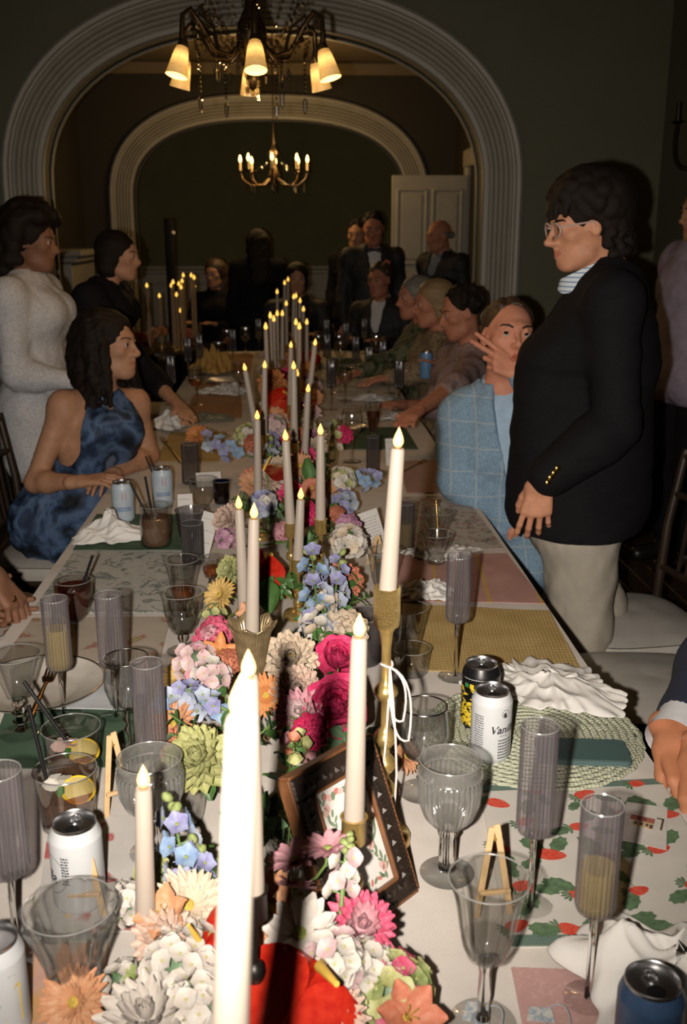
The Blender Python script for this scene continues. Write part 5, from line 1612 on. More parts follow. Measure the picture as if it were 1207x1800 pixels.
def iced(t, z0, r, n=9, seed=1):
    rs = random.Random(seed)
    for i in range(n):
        mb = MB(); a = rs.uniform(0, 6.28); q = rs.uniform(.2, .8) * (r - .014)
        M = Matrix.Translation((q * math.cos(a), q * math.sin(a), z0 + rs.uniform(0, .03))) @ Matrix.Rotation(rs.uniform(0, 3), 4, 'X') @ Matrix.Rotation(rs.uniform(0, 3), 4, 'Z')
        mb.box((0, 0, 0), (.018, .018, .016), M, bev=.003); mb.build('ice_cube', g_press, t, smooth=30)
t = tumbler('clear tumbler of ice behind the brass candlestick', at(712, 1150), [(.0, .002), (.026, .002), (.030, .008), (.036, .06), (.042, .100), (.043, .104)], ([(.025, .008), (.033, .055)], l_water)); iced(t, .02, .036, 8, 4)
tumbler('short clear glass on the mustard mat near the silver rimmed goblet', at(722, 1185), [(.0, .002), (.028, .002), (.033, .008), (.036, .05), (.037, .056)])
tumbler('wide smoky glass half hidden by the brass candlestick and candle', at(640, 1165), [(.0, .002), (.030, .002), (.036, .01), (.042, .07), (.044, .105)], glass=g_dark)
stemware('wine_glass', 'faceted wine glass behind the brass candle cup', at(672, 1092), [(r * .9, z) for r, z in bell], [(.0075, .008), (.006, .02), (.0075, .06), (.0085, .076)], .034, n=40, ribs=10, amp=.05, sm=30)
coc = [(.0, .004), (.022, .004), (.024, .008), (.023, .018), (.019, .022), (.024, .030), (.036, .06), (.042, .082), (.043, .085)]
tumbler('flared stemless cocktail glass on the pink mat edge', at(766, 992), coc, t_=.002)
t = tumbler('flared cocktail glass with a gold stirrer on the flower printed mat', at(770, 950), coc, t_=.002)
mb = MB(); mb.tube([(.0, 0, .012), (-.006, .02, .105)], .0028, 8); mb.ball((-.006, .02, .108), .006, 8); mb.build('stirrer', m_gold, t)
tumbler('champagne filled ribbed glass left of the flared cocktail glasses', at(712, 965), [(.0, .002), (.022, .002), (.0235, .006), (.0235, .125), (.0235, .13)], ([(.021, .006), (.021, .075)], l_champ), glass=g_dark, n=120, ribs=24, amp=.10, sm=35)
tumbler('dark ribbed glass beside the white card behind the tallest brass candle', at(655, 830), [(.0, .002), (.022, .002), (.0235, .006), (.0235, .125), (.0235, .13)], glass=g_dark, n=120, ribs=24, amp=.10, sm=35)
stemware('wine_glass', 'large balloon wine glass before the flattened white napkin', at(618, 812), [(.006, .10), (.022, .106), (.036, .125), (.042, .150), (.040, .175), (.034, .2)], [(.006, .008), (.004, .05), (.006, .10)], .036)
t = tumbler('tapered glass of dark red beer beside the far wine glass', at(655, 772), [(.0, .003), (.020, .003), (.020, .012), (.016, .03), (.026, .09), (.033, .15)], ([(.014, .033), (.024, .09), (.028, .115)], l_red))
# ---- glasses, left side
flute('half full ribbed champagne flute on the beige mat at the left', at(112, 1258), h=.224, fill=.080)
flute('empty ribbed flute behind the silver rimmed glass on the left', at(204, 1262), h=.235)
flute('smoky ribbed flute standing before the silver rimmed glass', at(272, 1412), h=.232, bh=.138)
flute('tall ribbed flute cut by the left edge', at(32, 1690), h=.255, br=.0245)
stemware('wine_glass', 'silver rimmed round wine glass with a knobbed stem on the left', at(232, 1325), [(.006, .068), (.016, .071), (.030, .084), (.0375, .104), (.0385, .120), (.0365, .140), (.0355, .15)],
         [(.006, .008), (.005, .03), (.0105, .040), (.006, .048), (.0115, .056), (.008, .062), (.0075, .07)], .037, rim=True, zs=1.16)
stemware('coupe_glass', 'flared glass with a stacked ball stem at the left edge', at(38, 1290), [(.008, .066), (.018, .072), (.026, .095), (.036, .13), (.043, .15)],
         [(.011, .008), (.006, .018), (.013, .026), (.006, .034), (.013, .042), (.006, .05), (.012, .058), (.009, .066)], .036)
fac = [(.010, .03), (.022, .034), (.027, .05), (.033, .09), (.042, .125), (.050, .15), (.052, .158), (.049, .165)]
stemware('faceted_goblet', 'wide faceted clear goblet at the lower left', at(138, 1778), fac, [(.012, .008), (.009, .018), (.011, .03)], .034, n=54, ribs=9, amp=.16, sm=22, zs=.84, glass=thin_glass('facet_glass', (.95, .95, .945), .18, .09, haze=.03))
stemware('pressed_glass_goblet', 'ribbed pressed glass goblet behind the second candle on the left', at(272, 1500), [(r * 1.08, z) for r, z in pg], [(.012, .008), (.010, .016), (.012, .02), (.011, .050), (.014, .056), (.012, .062)], .036, n=128, ribs=32, amp=.12, glass=g_press, footribs=24, ribz=(.064, .129))
tumbler('plain clear tumbler beside the ribbed goblet and the green dahlia', at(318, 1440), [(.0, .002), (.028, .002), (.034, .008), (.041, .07), (.043, .085)])
rock = [(.0, .002), (.034, .002), (.038, .006), (.041, .05), (.044, .088), (.045, .094)]
def garnish(t, z, fcol, lemon=True, seed=0):
    mb = MB()
    for k in range(14):
        a = k * 2.4; rr_ = .006 + .0012 * k
        M = Matrix.Translation((-.014 + rr_ * .5 * math.cos(a), .006 + rr_ * .5 * math.sin(a), z + .006 + .0006 * k)) @ Matrix.Rotation(a, 4, 'Z') @ Matrix.Rotation(-.5, 4, 'X')
        mb.add([(-.006, 0, 0), (.006, 0, 0), (.009, .012, .002), (.004, .018, .005), (-.004, .018, .004), (-.009, .012, .002)], [(0, 1, 2, 3, 4, 5)], M=M)
    mb.build('flower_garnish', mat('garnish_' + fcol[0], fcol[1], .7), t)
    mb = MB(); M = Matrix.Translation((-.004, -.020, z + .004)) @ Matrix.Rotation(.4, 4, 'X')
    mb.add([(0, -.008, 0), (.006, 0, .001), (.004, .012, 0), (-.004, .012, 0), (-.006, 0, .001)], [(0, 1, 2, 3, 4)], M=M); mb.build('mint_leaf', mat('mint_green', (.05, .16, .03), .5), t)
    if lemon:
        mb = MB(); M = Matrix.Translation((.018, -.004, z)) @ Matrix.Rotation(.42, 4, 'X') @ Matrix.Rotation(.2, 4, 'Y')
        mb.lathe([(0, -.0015), (.021, -.0015), (.023, 0), (.021, .0015), (0, .0015)], 28, M=M); s = mb.build('lemon_slice', mat('lemon_flesh', (.66, .52, .20), .4), t)
        mb = MB(); mb.tube([M @ V((.0225 * math.cos(a), .0225 * math.sin(a), 0)) for a in [2 * math.pi * i / 28 for i in range(29)]], .0022, 6, caps=False); mb.build('rind', mat('lemon_rind', (.78, .52, .02), .4), s)
t = tumbler('rocks glass with a pink flower and lemon slice on the left', at(132, 1372), rock, ([(.032, .008), (.039, .05)], l_pink)); garnish(t, .054, ('pink', (.62, .42, .38))); iced(t, .02, .038, 6, 2)
t = tumbler('rocks glass with a white flower and lemon slice before the other one', at(122, 1452), rock, ([(.032, .008), (.040, .058)], l_pink)); garnish(t, .062, ('white', (.68, .65, .58))); iced(t, .02, .038, 6, 3)
def straw_(label, a, b, r=.0032):
    a, b = V(a), V(b); mb = MB(); mb.tube([(0, 0, 0), b - a], r, 10); o = mb.build('drinking_straw', m_straw); tag(o, label, 'straw'); o.location = a
q = at(132, 1372); straw_('black straw leaning left out of the pink flower glass', q + V((.022, .005, .010)), ony(42, 1198, q.y + .02))
q = at(122, 1452); straw_('black straw leaning out of the white flower glass', q + V((-.018, .0, .010)), ony(50, 1240, q.y + .03))
t = tumbler('glass of dark red drink with a black straw on the left', at(133, 1092), [(.0, .003), (.016, .003), (.03, .02), (.041, .055), (.042, .09), (.040, .098)], ([(.014, .006), (.028, .021), (.039, .055), (.040, .082)], l_red))
q = at(133, 1092); straw_('black straw standing in the dark red drink', q + V((-.004, 0, .02)), ony(163, 976, q.y))
stemware('water_goblet', 'tulip glass holding an inch of amber drink on the left', at(322, 1078), [(.008, .03), (.022, .034), (.025, .05), (.030, .09), (.037, .12), (.040, .13)], [(.008, .008), (.006, .02), (.009, .03)], .030, liq=([(.018, .036), (.0235, .05), (.025, .062)], l_amber))
stemware('water_goblet', 'clear tulip goblet of water before the amber drink', at(322, 1145), [(.008, .04), (.020, .044), (.029, .06), (.036, .09), (.038, .115), (.042, .13)], [(.008, .008), (.006, .02), (.011, .03), (.009, .04)], .033, liq=([(.015, .047), (.027, .06), (.034, .09), (.035, .1)], l_water))
stemware('cordial_glass', 'little stemmed cordial glass by the two flower side candles', at(372, 1045), [(.005, .04), (.014, .045), (.019, .06), (.021, .085), (.022, .095)], [(.005, .008), (.004, .02), (.008, .03), (.005, .04)], .022, liq=([(.010, .047), (.017, .06), (.018, .07)], l_amber))
t = tumbler('jar of iced tea with two black straws beside the crumpled napkin', at(275, 960), [(.0, .003), (.036, .003), (.042, .012), (.043, .07), (.037, .095), (.039, .11), (.040, .118)], ([(.034, .008), (.040, .02), (.040, .07), (.037, .085)], l_iced)); iced(t, .05, .042, 6, 7)
q = at(275, 960); straw_('black straw leaning left in the iced tea jar', q + V((.01, 0, .02)), ony(228, 848, q.y)); straw_('second black straw in the iced tea jar', q + V((.0, .01, .02)), ony(255, 838, q.y))
tumbler('dark ribbed tumbler standing beside the iced tea jar', at(340, 990), [(.0, .002), (.026, .002), (.028, .006), (.028, .10), (.028, .11)], glass=g_dark, n=120, ribs=24, amp=.10, sm=35)
tumbler('rounded smoky tumbler behind the dark ribbed tumbler', at(338, 960), [(.0, .003), (.022, .003), (.036, .04), (.040, .09), (.044, .105)], glass=g_dark)
tumbler('tall dark ribbed tumbler near the gold fork', at(336, 850), [(.0, .002), (.028, .002), (.030, .006), (.030, .13), (.030, .14)], glass=g_dark, n=120, ribs=24, amp=.10, sm=35)
tumbler('clear bowl of a glass beside the folded white cards', at(357, 890), [(.0, .003), (.02, .003), (.036, .03), (.042, .07), (.043, .09)])
tumbler('cobalt blue faceted glass beside the left delphinium', at(390, 885), [(.0, .002), (.022, .002), (.026, .02), (.024, .05), (.028, .075)], glass=g_blue, n=16, ribs=8, amp=.08, sm=20)
for i, (px, py, kind, lab) in enumerate([(684, 692, 'w', 'far wine glass before the pink grey topped guest'), (700, 722, 'f', 'far flute beside the reaching hand'), (660, 640, 'w', 'distant wine glass before the seated man in a dark jacket'), (640, 622, 'f', 'distant flute before the seated man in a dark jacket'), (470, 712, 'w', 'small far wine glass between the leaning candle and the upright one'), (345, 712, 'w', 'far wine glass at the left near the grey green napkin'), (420, 700, 'w', 'far wine glass left of the leaning candle'), (582, 720, 'f', 'far flute to the right of the front leaning candle'), (596, 690, 'w', 'far wine glass left of the white napkin'), (455, 622, 'f', 'distant flute left of the candle row'), (574, 624, 'f', 'distant flute right behind the candle row'), (400, 628, 'w', 'distant wine glass far left by the amber cloth'), (672, 676, 'f', 'far flute before the cream blouse'), (303, 712, 'f', 'far flute beside the knotted napkin'),
        (606, 706, 'w', 'far wine glass close to the candles on the right'), (575, 660, 'f', 'far flute right of the leaning candle'), (598, 655, 'w', 'far wine glass before the green patterned woman'), (625, 665, 'f', 'far flute before the green patterned woman'),
        (648, 690, 'f', 'far flute between the white napkins'), (560, 640, 'w', 'distant wine glass behind the leaning candle'), (332, 668, 'f', 'far dark flute on the left of the orange mat'), (352, 660, 'f', 'second far dark flute near the orange mat'),
        (385, 655, 'w', 'far wine glass on the left before the chairs'), (410, 648, 'f', 'far flute on the left beside the leaning candle'), (432, 622, 'w', 'distant wine glass left of the candle row'), (596, 640, 'w', 'distant wine glass right of the candle row'), (608, 632, 'f', 'distant flute right of the candle row')]):
    if kind == 'f': flute(lab, at(px, py), h=.24, fill=.05 if i % 3 == 0 else None, glass=g_dark)
    else: stemware('wine_glass', lab, at(px, py), [(.006, .09), (.022, .096), (.034, .115), (.038, .140), (.033, .185)], [(.006, .008), (.004, .05), (.006, .09)], .034, liq=([(.018, .099), (.030, .115), (.033, .125)], l_amber) if i % 2 else None)
# ---- cans
m_can_al = mat('can_aluminium', (.55, .55, .56), .28, 1.0)
def text_data(body, size, shear=0.0, off=0.0):
    cu = bpy.data.curves.new('t', 'FONT'); cu.body = body; cu.size = size; cu.shear = shear; cu.align_x = 'CENTER'; cu.offset = off; cu.resolution_u = 3
    o = bpy.data.objects.new('t', cu); COL.objects.link(o)
    me = bpy.data.meshes.new_from_object(o.evaluated_get(bpy.context.evaluated_depsgraph_get()))
    vs = [tuple(v.co) for v in me.vertices]; fs = [tuple(p.vertices) for p in me.polygons]
    bpy.data.objects.remove(o); bpy.data.curves.remove(cu); bpy.data.meshes.remove(me)
    return vs, fs
def wrap(vs, a0, z0, R_, up=False):
    out = []
    for x, y, _z in vs:
        if up: x, y = -y, x
        a = a0 + x / R_; out.append((R_ * math.cos(a), R_ * math.sin(a), z0 + y))
    return out
def can(label, p, m, bands=None, rz=0.0, R_=.0331, h=.122, prints=None, group=None):
    t = thing('drink_can', label, 'can', p, rz, group)
    mb = MB(); mb.lathe([(.024, .002), (.026, .0), (.0275, .002), (R_ - .001, .009), (R_, .012), (R_, h - .024), (R_, h - .019)], 48); mb.lathe([(R_, h - .019), (R_ - .001, h - .015), (.0275, h - .004)], 48); mb.build('body', m, t)
    mb = MB(); mb.lathe([(.0275, h - .004), (.0272, h - .002), (.0276, h), (.0268, h + .0006), (.0258, h - .0005), (.0252, h - .006), (.0245, h - .006), (0, h - .0052)], 40); mb.build('lid', m_can_al, t)
    mb = MB()
    mb.add([(.012 * math.cos(a) * .8 - .0, -.011 + .0085 * math.sin(a), h - .0050) for a in [2 * math.pi * k / 18 for k in range(18)]], [tuple(range(18))]); mb.build('mouth_opening', m_straw, t)
    mb = MB(); pts = [(.0068 * math.cos(a), .007 + .0095 * math.sin(a), h - .0035 + .0016 * max(0, math.sin(a))) for a in [2 * math.pi * k / 18 for k in range(19)]]; mb.tube(pts, .0014, 6, caps=False); mb.ball((0, -.0005, h - .0042), (.005, .003, .0012), 8); mb.build('pull_tab', m_can_al, t)
    for nm, mm, data in prints or []:
        mb = MB()
        for vs, fs in data: mb.add(vs, fs)
        mb.build(nm, mm, t, smooth=False)
    return t
RP = .0333
def bars(a0, a1, z0, z1, rows, rnd, R_=RP, th=.45):
    out = []
    for i in range(rows):
        z = z1 - (z1 - z0) * (i + .5) / rows; hh = (z1 - z0) / rows * th
        a = a0
        while a < a1:
            w = rnd.uniform(.03, .11); b = min(a + w, a1)
            out.append(([(R_ * math.cos(q), R_ * math.sin(q), zz) for q, zz in ((a, z - hh / 2), (b, z - hh / 2), (b, z + hh / 2), (a, z + hh / 2))], [(0, 1, 2, 3)]))
            a = b + .025
    return out
def ring_print(a0, z0, r0, r1, R_=RP, n=28):
    vs = wrap([(r0 * math.cos(2 * math.pi * k / n), r0 * math.sin(2 * math.pi * k / n), 0) for k in range(n)] + [(r1 * math.cos(2 * math.pi * k / n), r1 * math.sin(2 * math.pi * k / n), 0) for k in range(n)], a0, z0, R_)
    return (vs, [(k, (k + 1) % n, n + (k + 1) % n, n + k) for k in range(n)])
def disc_print(a0, z0, rx, rz_, R_=RP, n=20, rot=0.0):
    c, s = math.cos(rot), math.sin(rot)
    return (wrap([(rx * math.cos(q) * c - rz_ * math.sin(q) * s, rx * math.cos(q) * s + rz_ * math.sin(q) * c, 0) for q in [2 * math.pi * k / n for k in range(n)]], a0, z0, R_), [tuple(range(n))])
def leaf_print(a0, z0, L, W, rot, R_=RP):
    c, s = math.cos(rot), math.sin(rot); pts = []
    for k in range(12):
        t = k / 6
        x = (-L + 2 * L * t) if t <= 1 else (L - 2 * L * (t - 1)); y = W * math.sin(math.pi * (x + L) / (2 * L)) * (1 if t <= 1 else -.4) + .25 * W * math.sin(math.pi * (x + L) / (2 * L))
        pts.append((x * c - y * s, x * s + y * c, 0))
    return (wrap(pts, a0, z0, R_), [tuple(range(12))])
m_can_white = mat('white_can_paint', (.56, .58, .60), .35, var=.03)
m_tealp = mat('teal_print', (.03, .28, .26), .5); m_redp = mat('red_print', (.45, .02, .02), .5); m_yelp = mat('yellow_print', (.66, .48, .03), .5); m_grnp = mat('green_print', (.04, .26, .09), .5); m_whtp = mat('white_print', (.62, .62, .6), .5)
rt = random.Random(3)
A0 = -math.pi / 2   # print faces -y
vw = text_data('Vanilla', .0185, .28, .0004)
pr = [('lettering', m_ink, [(wrap(vw[0], A0 + .42, .058, RP), vw[1])]), ('small_print', m_ink, bars(A0 + .12, A0 + .95, .012, .048, 7, rt) + bars(A0 - 1.15, A0 - .62, .03, .088, 14, rt) + bars(A0 + .2, A0 + .62, .052, .0545, 1, rt)),
      ('emblem', m_ink, [ring_print(A0 + .48, .091, .0062, .0070)] + [leaf_print(A0 + .48 + d, .089 + abs(d) * .01, .004, .0016, 1.57 + d * 3) for d in (-.06, -.02, .02, .06)] + [disc_print(A0 + .48, .086, .003, .0015)])]
can('white drink can lettered Vanilla on the round straw mat', at(860, 1335) + V((0, 0.0, .006)), m_can_white, prints=pr, rz=.05)
kr = []
for i in range(190):
    kr.append(leaf_print(rt.uniform(-math.pi, math.pi), rt.uniform(.014, .080), rt.uniform(.007, .0105), rt.uniform(.0034, .0050), rt.uniform(-.9, 1.2), RP + 4e-6 * i))
em = A0 + .62
kb = [leaf_print(rt.uniform(-math.pi, math.pi), rt.uniform(.014, .080), .0085, .0010, rt.uniform(-.9, 1.2), RP + .0008 + 4e-6 * i) for i in range(120)]
pr = [('yellow_leaf_print', m_yelp, kr), ('black_vein_print', m_straw, kb), ('green_print', m_grnp, [(wrap([(-.004, -.004, 0), (.004, -.004, 0), (.004, .004, 0), (-.004, .004, 0)], A0 - .9 + .32 * k, .088, RP), [(0, 1, 2, 3)]) for k in range(6) if k % 2 == 0]),
      ('yellow_block_print', m_yelp, [(wrap([(-.004, -.004, 0), (.004, -.004, 0), (.004, .004, 0), (-.004, .004, 0)], A0 - .9 + .32 * k, .088, RP), [(0, 1, 2, 3)]) for k in range(5) if k % 2]),
      ('small_print', m_whtp, bars(A0 - 1.1, A0 + .25, .0995, .1025, 1, rt, .0332)), ('emblem', m_whtp, [ring_print(em, .089, .0085, .0102, .0336)] + [ring_print(em, .089, .0060, .0068, .0336, 16)] + [leaf_print(em, .089 + dz, .004, .0018, .6, .0336) for dz in (-.002, .002)])]
pr.insert(0, ('emblem_ground', m_straw, [disc_print(em, .089, .0115, .0115, .03345)]))
can('black topped can covered in yellow leaf shapes behind the white can', at(842, 1276), m_straw, prints=pr, rz=-.1)
la = text_data('lla', .022, .28, .0005)
pr = [('lettering', m_ink, [(wrap(la[0], A0 - .92, .050, RP), la[1])]), ('small_print', m_ink, bars(A0 - .35, A0 - .05, .05, .090, 10, rt, th=.6) + [ring_print(A0 - .95, .06, .026, .0268)]), ('teal_band', m_tealp, [(wrap([(-.02, -.003, 0), (.0, -.003, 0), (.0, .003, 0), (-.02, .003, 0)], A0 - .6, .040, RP), [(0, 1, 2, 3)])])]
can('open pale can with script lettering behind the little easel on the left', at(142, 1588), m_can_white, prints=pr, rz=-.05)
tw = [(wrap([(-.015, -.02, 0), (.0, .018, 0), (.006, .018, 0), (.006, -.03, 0)], A0 + .75, .06, RP + .0002), [(0, 1, 2, 3)])]
gw = [(wrap([(-.015, .0, 0), (.0, .022, 0), (.008, .02, 0), (-.012, -.012, 0)], A0 + .55, .07, RP), [(0, 1, 2, 3)])]
can('can with green and yellow artwork cut by the lower left corner', at(2, 1815), m_can_white, prints=[('yellow_print', m_yelp, tw), ('green_print', m_grnp, gw)], rz=.2)
rb = [(wrap([(-.006, -.010, 0), (.006, -.010, 0), (.006, .012, 0), (-.006, .012, 0)], A0 + .3, .082, RP), [(0, 1, 2, 3)])]
bb = bars(A0 - .5, A0 + .9, .036, .05, 2, rt, th=.7)
can('pale can with a red panel and a straw behind the iced tea jar', at(287, 888), mat('pale_blue_can', (.40, .47, .53), .4), prints=[('red_panel', m_redp, rb), ('lettering', mat('blue_print', (.10, .16, .35), .5), bb)])
straw_('dark straw standing in the can with a red panel', at(287, 888) + V((0, 0, .02)), ony(256, 802, at(287, 888).y))
can('pale can with a red mark behind the crumpled napkin', at(218, 915), MATS['pale_blue_can'], prints=[('red_panel', m_redp, rb), ('lettering', MATS['blue_print'], bb)])
can('dark blue topped can peeking in at the lower right corner', at(1130, 1895), mat('dark_blue_can', (.03, .06, .12), .3), R_=.0331)
can('slim blue can held before the cream blouse woman', ony(748, 664, 4.74), mat('sky_blue_can', (.10, .22, .42), .4), R_=.030, h=.125)
# ---- phone, plate, cutlery
t = thing('phone', 'teal cased phone lying face down on the round straw mat', 'phone', at(1022, 1326, TS + .0072), -.12)
m_case = mat('teal_grey_case', (.075, .125, .125), .55, var=.03)
def rrect(w, h, r, n=6):
    pts = []
    for cx_, cy_, a0 in ((w / 2 - r, h / 2 - r, 0), (-w / 2 + r, h / 2 - r, 90), (-w / 2 + r, -h / 2 + r, 180), (w / 2 - r, -h / 2 + r, 270)):
        for k in range(n + 1): a = math.radians(a0 + 90 * k / n); pts.append((cx_ + r * math.cos(a), cy_ + r * math.sin(a)))
    return pts
mb = MB(); mb.prism(rrect(.150, .074, .011), 0, .009); mb.build('case', m_case, t, smooth=30)
mb = MB(); mb.prism(rrect(.146, .070, .010), .009, .0102); mb.build('back_panel', mat('teal_grey_back', (.06, .11, .11), .5, var=.03), t, smooth=30)
def plate(label, p, r):
    t = thing('plate', label, 'plate', p)
    mb = MB(); mb.lathe([(0, .003), (r * .55, .003), (r * .62, .006), (r * .97, .018), (r, .0195), (r * .97, .0155), (r * .62, .002), (r * .5, 0), (0, 0)], 56); mb.build('dish', mat('ceramic_cream', (.56, .52, .46), .25), t)
    mb = MB(); mb.tube([(r * .985 * math.cos(a), r * .985 * math.sin(a), .0195) for a in [2 * math.pi * k / 48 for k in range(49)]], .0012, 5, caps=False); mb.build('rim', m_silver, t)
    return t
plate('cream plate under the flat napkin on the left green mat', at(66, 1215, TS + .004), .125)
plate('pale plate on the far right behind the beer glass', at(600, 755), .11)
def fork(label, a, b, m, tines=4):
    a, b = V(a), V(b); t = thing('fork', label, 'cutlery', a, math.atan2((b - a).y, (b - a).x))
    L = (b - a).length
    mb = MB(); mb.tube([(0, 0, .003), (L * .25, 0, .005), (L * .62, 0, .008), (L * .72, 0, .006)], [.006, .005, .003, .004], 8, flat=.45); mb.build('handle', m, t)
    mb = MB(); mb.grid(lambda u, v: (L * (.72 + .10 * u), (v - .5) * (.008 + .016 * u ** .6), .006 - .004 * math.sin(u * 3) + .003 * u), 5, 5, thick=.0015); mb.build('neck', m, t)
    for k in range(tines):
        y = (k - (tines - 1) / 2) * .0062; mb = MB(); mb.tube([(L * .82, y, .006), (L * .9, y, .005), (L, y, .011)], [.0022, .002, .001], 6); mb.build('tine', m, t)
fork('fork resting on the flat white napkin on the left', at(52, 1268, TS + .02), at(92, 1182, TS + .02), mat('cutlery_bronze', (.45, .28, .16), .28, 1.0))
fork('gold fork lying on the far left ochre mat', at(318, 815), at(284, 772), m_gold)
fork('gold fork lying beyond the pink mat near the reaching arm', at(705, 832), at(747, 812), m_gold)
plate('far pale plate on the left beside the rust mat', at(400, 672), .12)
plate('far pale plate on the right before the seated man in a dark jacket', at(640, 648), .12)
flat_quad('placemat', 'distant orange place mat on the left by the amber cloth', 'placemat', px4((372, 655), (440, 655), (445, 622), (392, 622)), MATS['rust_orange_cotton'], z=TS + .0008)
flat_quad('placemat', 'distant white cloth mat before the cream blouse', 'placemat', px4((590, 700), (690, 700), (668, 672), (588, 672)), m_napkin, z=TS + .0008)
flat_quad('placemat', 'distant dark mat before the grey haired woman', 'placemat', px4((580, 660), (650, 660), (634, 630), (578, 630)), m_mat_green, z=TS + .0008)
# ---- small wooden easels and cards
def easel(label, p, h=.11, w=.05, rz=0.0, card=None):
    t = thing('mini_easel', label, 'easel', p, rz)
    for a, b in (((-w / 2, -.012, 0), (-.003, .0, h * .97)), ((w / 2, -.012, 0), (.003, .0, h)), ((0, .045, 0), (.0, .005, h * .95))):
        d = V(b) - V(a); M = Matrix.Translation((V(a) + V(b)) / 2) @ frame_z(d, (0, 1, 0)).to_4x4()
        mb = MB(); mb.box((0, 0, 0), (.0085, .0035, d.length), M, bev=.0008); mb.build('leg', m_wood, t, smooth=False)
    mb = MB(); mb.tube([(0, -.006, h * .86), (0, .010, h * .86)], .0022, 8); mb.build('rivet', m_brass, t)
    mb = MB(); mb.box((0, -.014, h * .3), (w * .9, .006, .006), bev=.001); mb.build('ledge', m_wood, t, smooth=False)
    return t
easel('mini wooden easel in front of the pale can on the left', at(155, 1602), .118, .045)
easel('tall mini wooden easel leaning by the smoky ribbed flute', at(205, 1425), .13, .04, rz=.5)
easel('mini wooden easel behind the bell shaped wine glass', at(862, 1600), .125, .045, rz=.1)
easel('mini wooden easel behind the orange gerberas on the left', at(306, 1218), .06, .05, rz=.9)
def card_(label, p, w, h, rz, lean, lines=7, title=True, roll=0.0):
    M = Matrix.Translation(p) @ Matrix.Rotation(rz, 4, 'Z') @ Matrix.Rotation(-lean, 4, 'X') @ Matrix.Rotation(roll, 4, 'Y')
    t = thing('menu_card', label, 'card', M=M)
    mb = MB(); mb.box((0, 0, h / 2), (w, .0008, h)); mb.build('paper', m_paper, t, smooth=False)
    mb = MB(); rs = random.Random(int(w * 1e4 + lines))
    for i in range(lines):
        z = h * (.86 - .72 * i / max(1, lines)); x = -w * .38
        while x < w * .36:
            q = rs.uniform(.003, .009); mb.box((min(x + q / 2, w * .4), -.0005, z), (q, .0003, .0013)); x += q + .0025
    mb.build('print', mat('grey_ink', (.14, .14, .15), .8), t, smooth=False, kind='stuff')
    return t
card_('white printed menu card leaning by the cream hydrangea', at(668, 985), .075, .135, .55, .35, 12, roll=-.12)
card_('blank looking white card leaning left of the blush dahlia', at(350, 985), .05, .13, -.5, .35, 3, roll=.12)
card_('white card standing behind the clear glass on the left', at(328, 935), .045, .11, -.2, .3, 2, roll=-.1)
card_('folded white place card near the cobalt glass', at(368, 855), .085, .05, .2, .5, 2)
card_('white card behind the tallest brass candle on the far right', at(690, 818), .05, .10, .2, .2, 3)
easel('mini wooden easel holding the menu card near the cream hydrangea', at(662, 1000), .09, .045, rz=.5)
# pale printed swing tags with thread loops at the lower right
for lab, a, b, c_, d_ in (('pale blue printed tag with a looped thread beside the bell wine glass', (812, 1800), (860, 1812), (850, 1772), (820, 1768)), ('pink edged printed tag by the foot of the nearest champagne flute', (1075, 1700), (1110, 1690), (1092, 1640), (1062, 1645)), ('small printed tag on the pink card at the bottom edge', (925, 1802), (975, 1806), (968, 1780), (930, 1778))):
    o, _f, _p = flat_quad('gift_tag', lab, 'tag', px4(a, b, c_, d_), blotch('tag_print', [(.50, .54, .56), (.56, .54, .5), (.24, .34, .42), (.55, .5, .48)], 70, .8, 3), z=TS + .006, wav=0, th=.0006, nu=4, nv=4)
    mb = MB(); mb.tube(bez((0, 0, .002), (.035, .03, .01), (.03, -.02, .001), 10) + bez((.03, -.02, .001), (.0, -.03, .004), (0, 0, .002), 8)[1:], .0008, 5); mb.build('thread', mat('grey_thread', (.35, .38, .42), .8), o)
# ================================================================ CANDLES
m_wax = mat('ivory_candle_wax', (.37, .315, .265), .45, var=.03, scale=20, spec=.3)
m_flame = mat('flame_tip', (.80, .62, .35), .35, var=.05, emis=(1.0, .55, .09), estr=1.5)
m_collar = mat('flame_collar', (.30, .17, .06), .5)
def holder_brass(t, b, z1, r=.0135, base=.034, cup=.035, m=None, knobs=2, cm=None):
    m = m or m_brass
    x, y = b.x, b.y; z0 = TS - t.location.z; zt = z1 - t.location.z
    M = Matrix.Translation((x - t.location.x, y - t.location.y, 0))
    H = zt - z0
    mb = MB(); mb.lathe([(0, z0), (base, z0), (base, z0 + .010), (base * .93, z0 + .013), (base * .3, z0 + .018), (0, z0 + .019)], 32, M=M); mb.build('base', m, t)
    if H > cup + .03:
        pr = [(.007, z0 + .016), (.0045, z0 + .03)]
        for k in range(knobs):
            zz = z0 + (H - cup) * (k + 1) / (knobs + 1)
            pr += [(.0045, zz - .012), (.010, zz - .008), (.0115, zz), (.010, zz + .008), (.0045, zz + .012)]
        pr += [(.0045, zt - cup - .008), (.009, zt - cup)]
        mb = MB(); mb.lathe([(0, pr[0][1])] + pr + [(0, pr[-1][1])], 20, M=M); mb.build('stem', m, t)
    mb = MB(); mb.lathe([(0, zt - cup), (r * .9, zt - cup), (r * 1.08, zt - cup + .003), (r * 1.05, zt - .004), (r * 1.2, zt), (r * .95, zt), (r * .93, zt - .008), (0, zt - .008)], 28, M=M); mb.build('cup', cm or m, t)
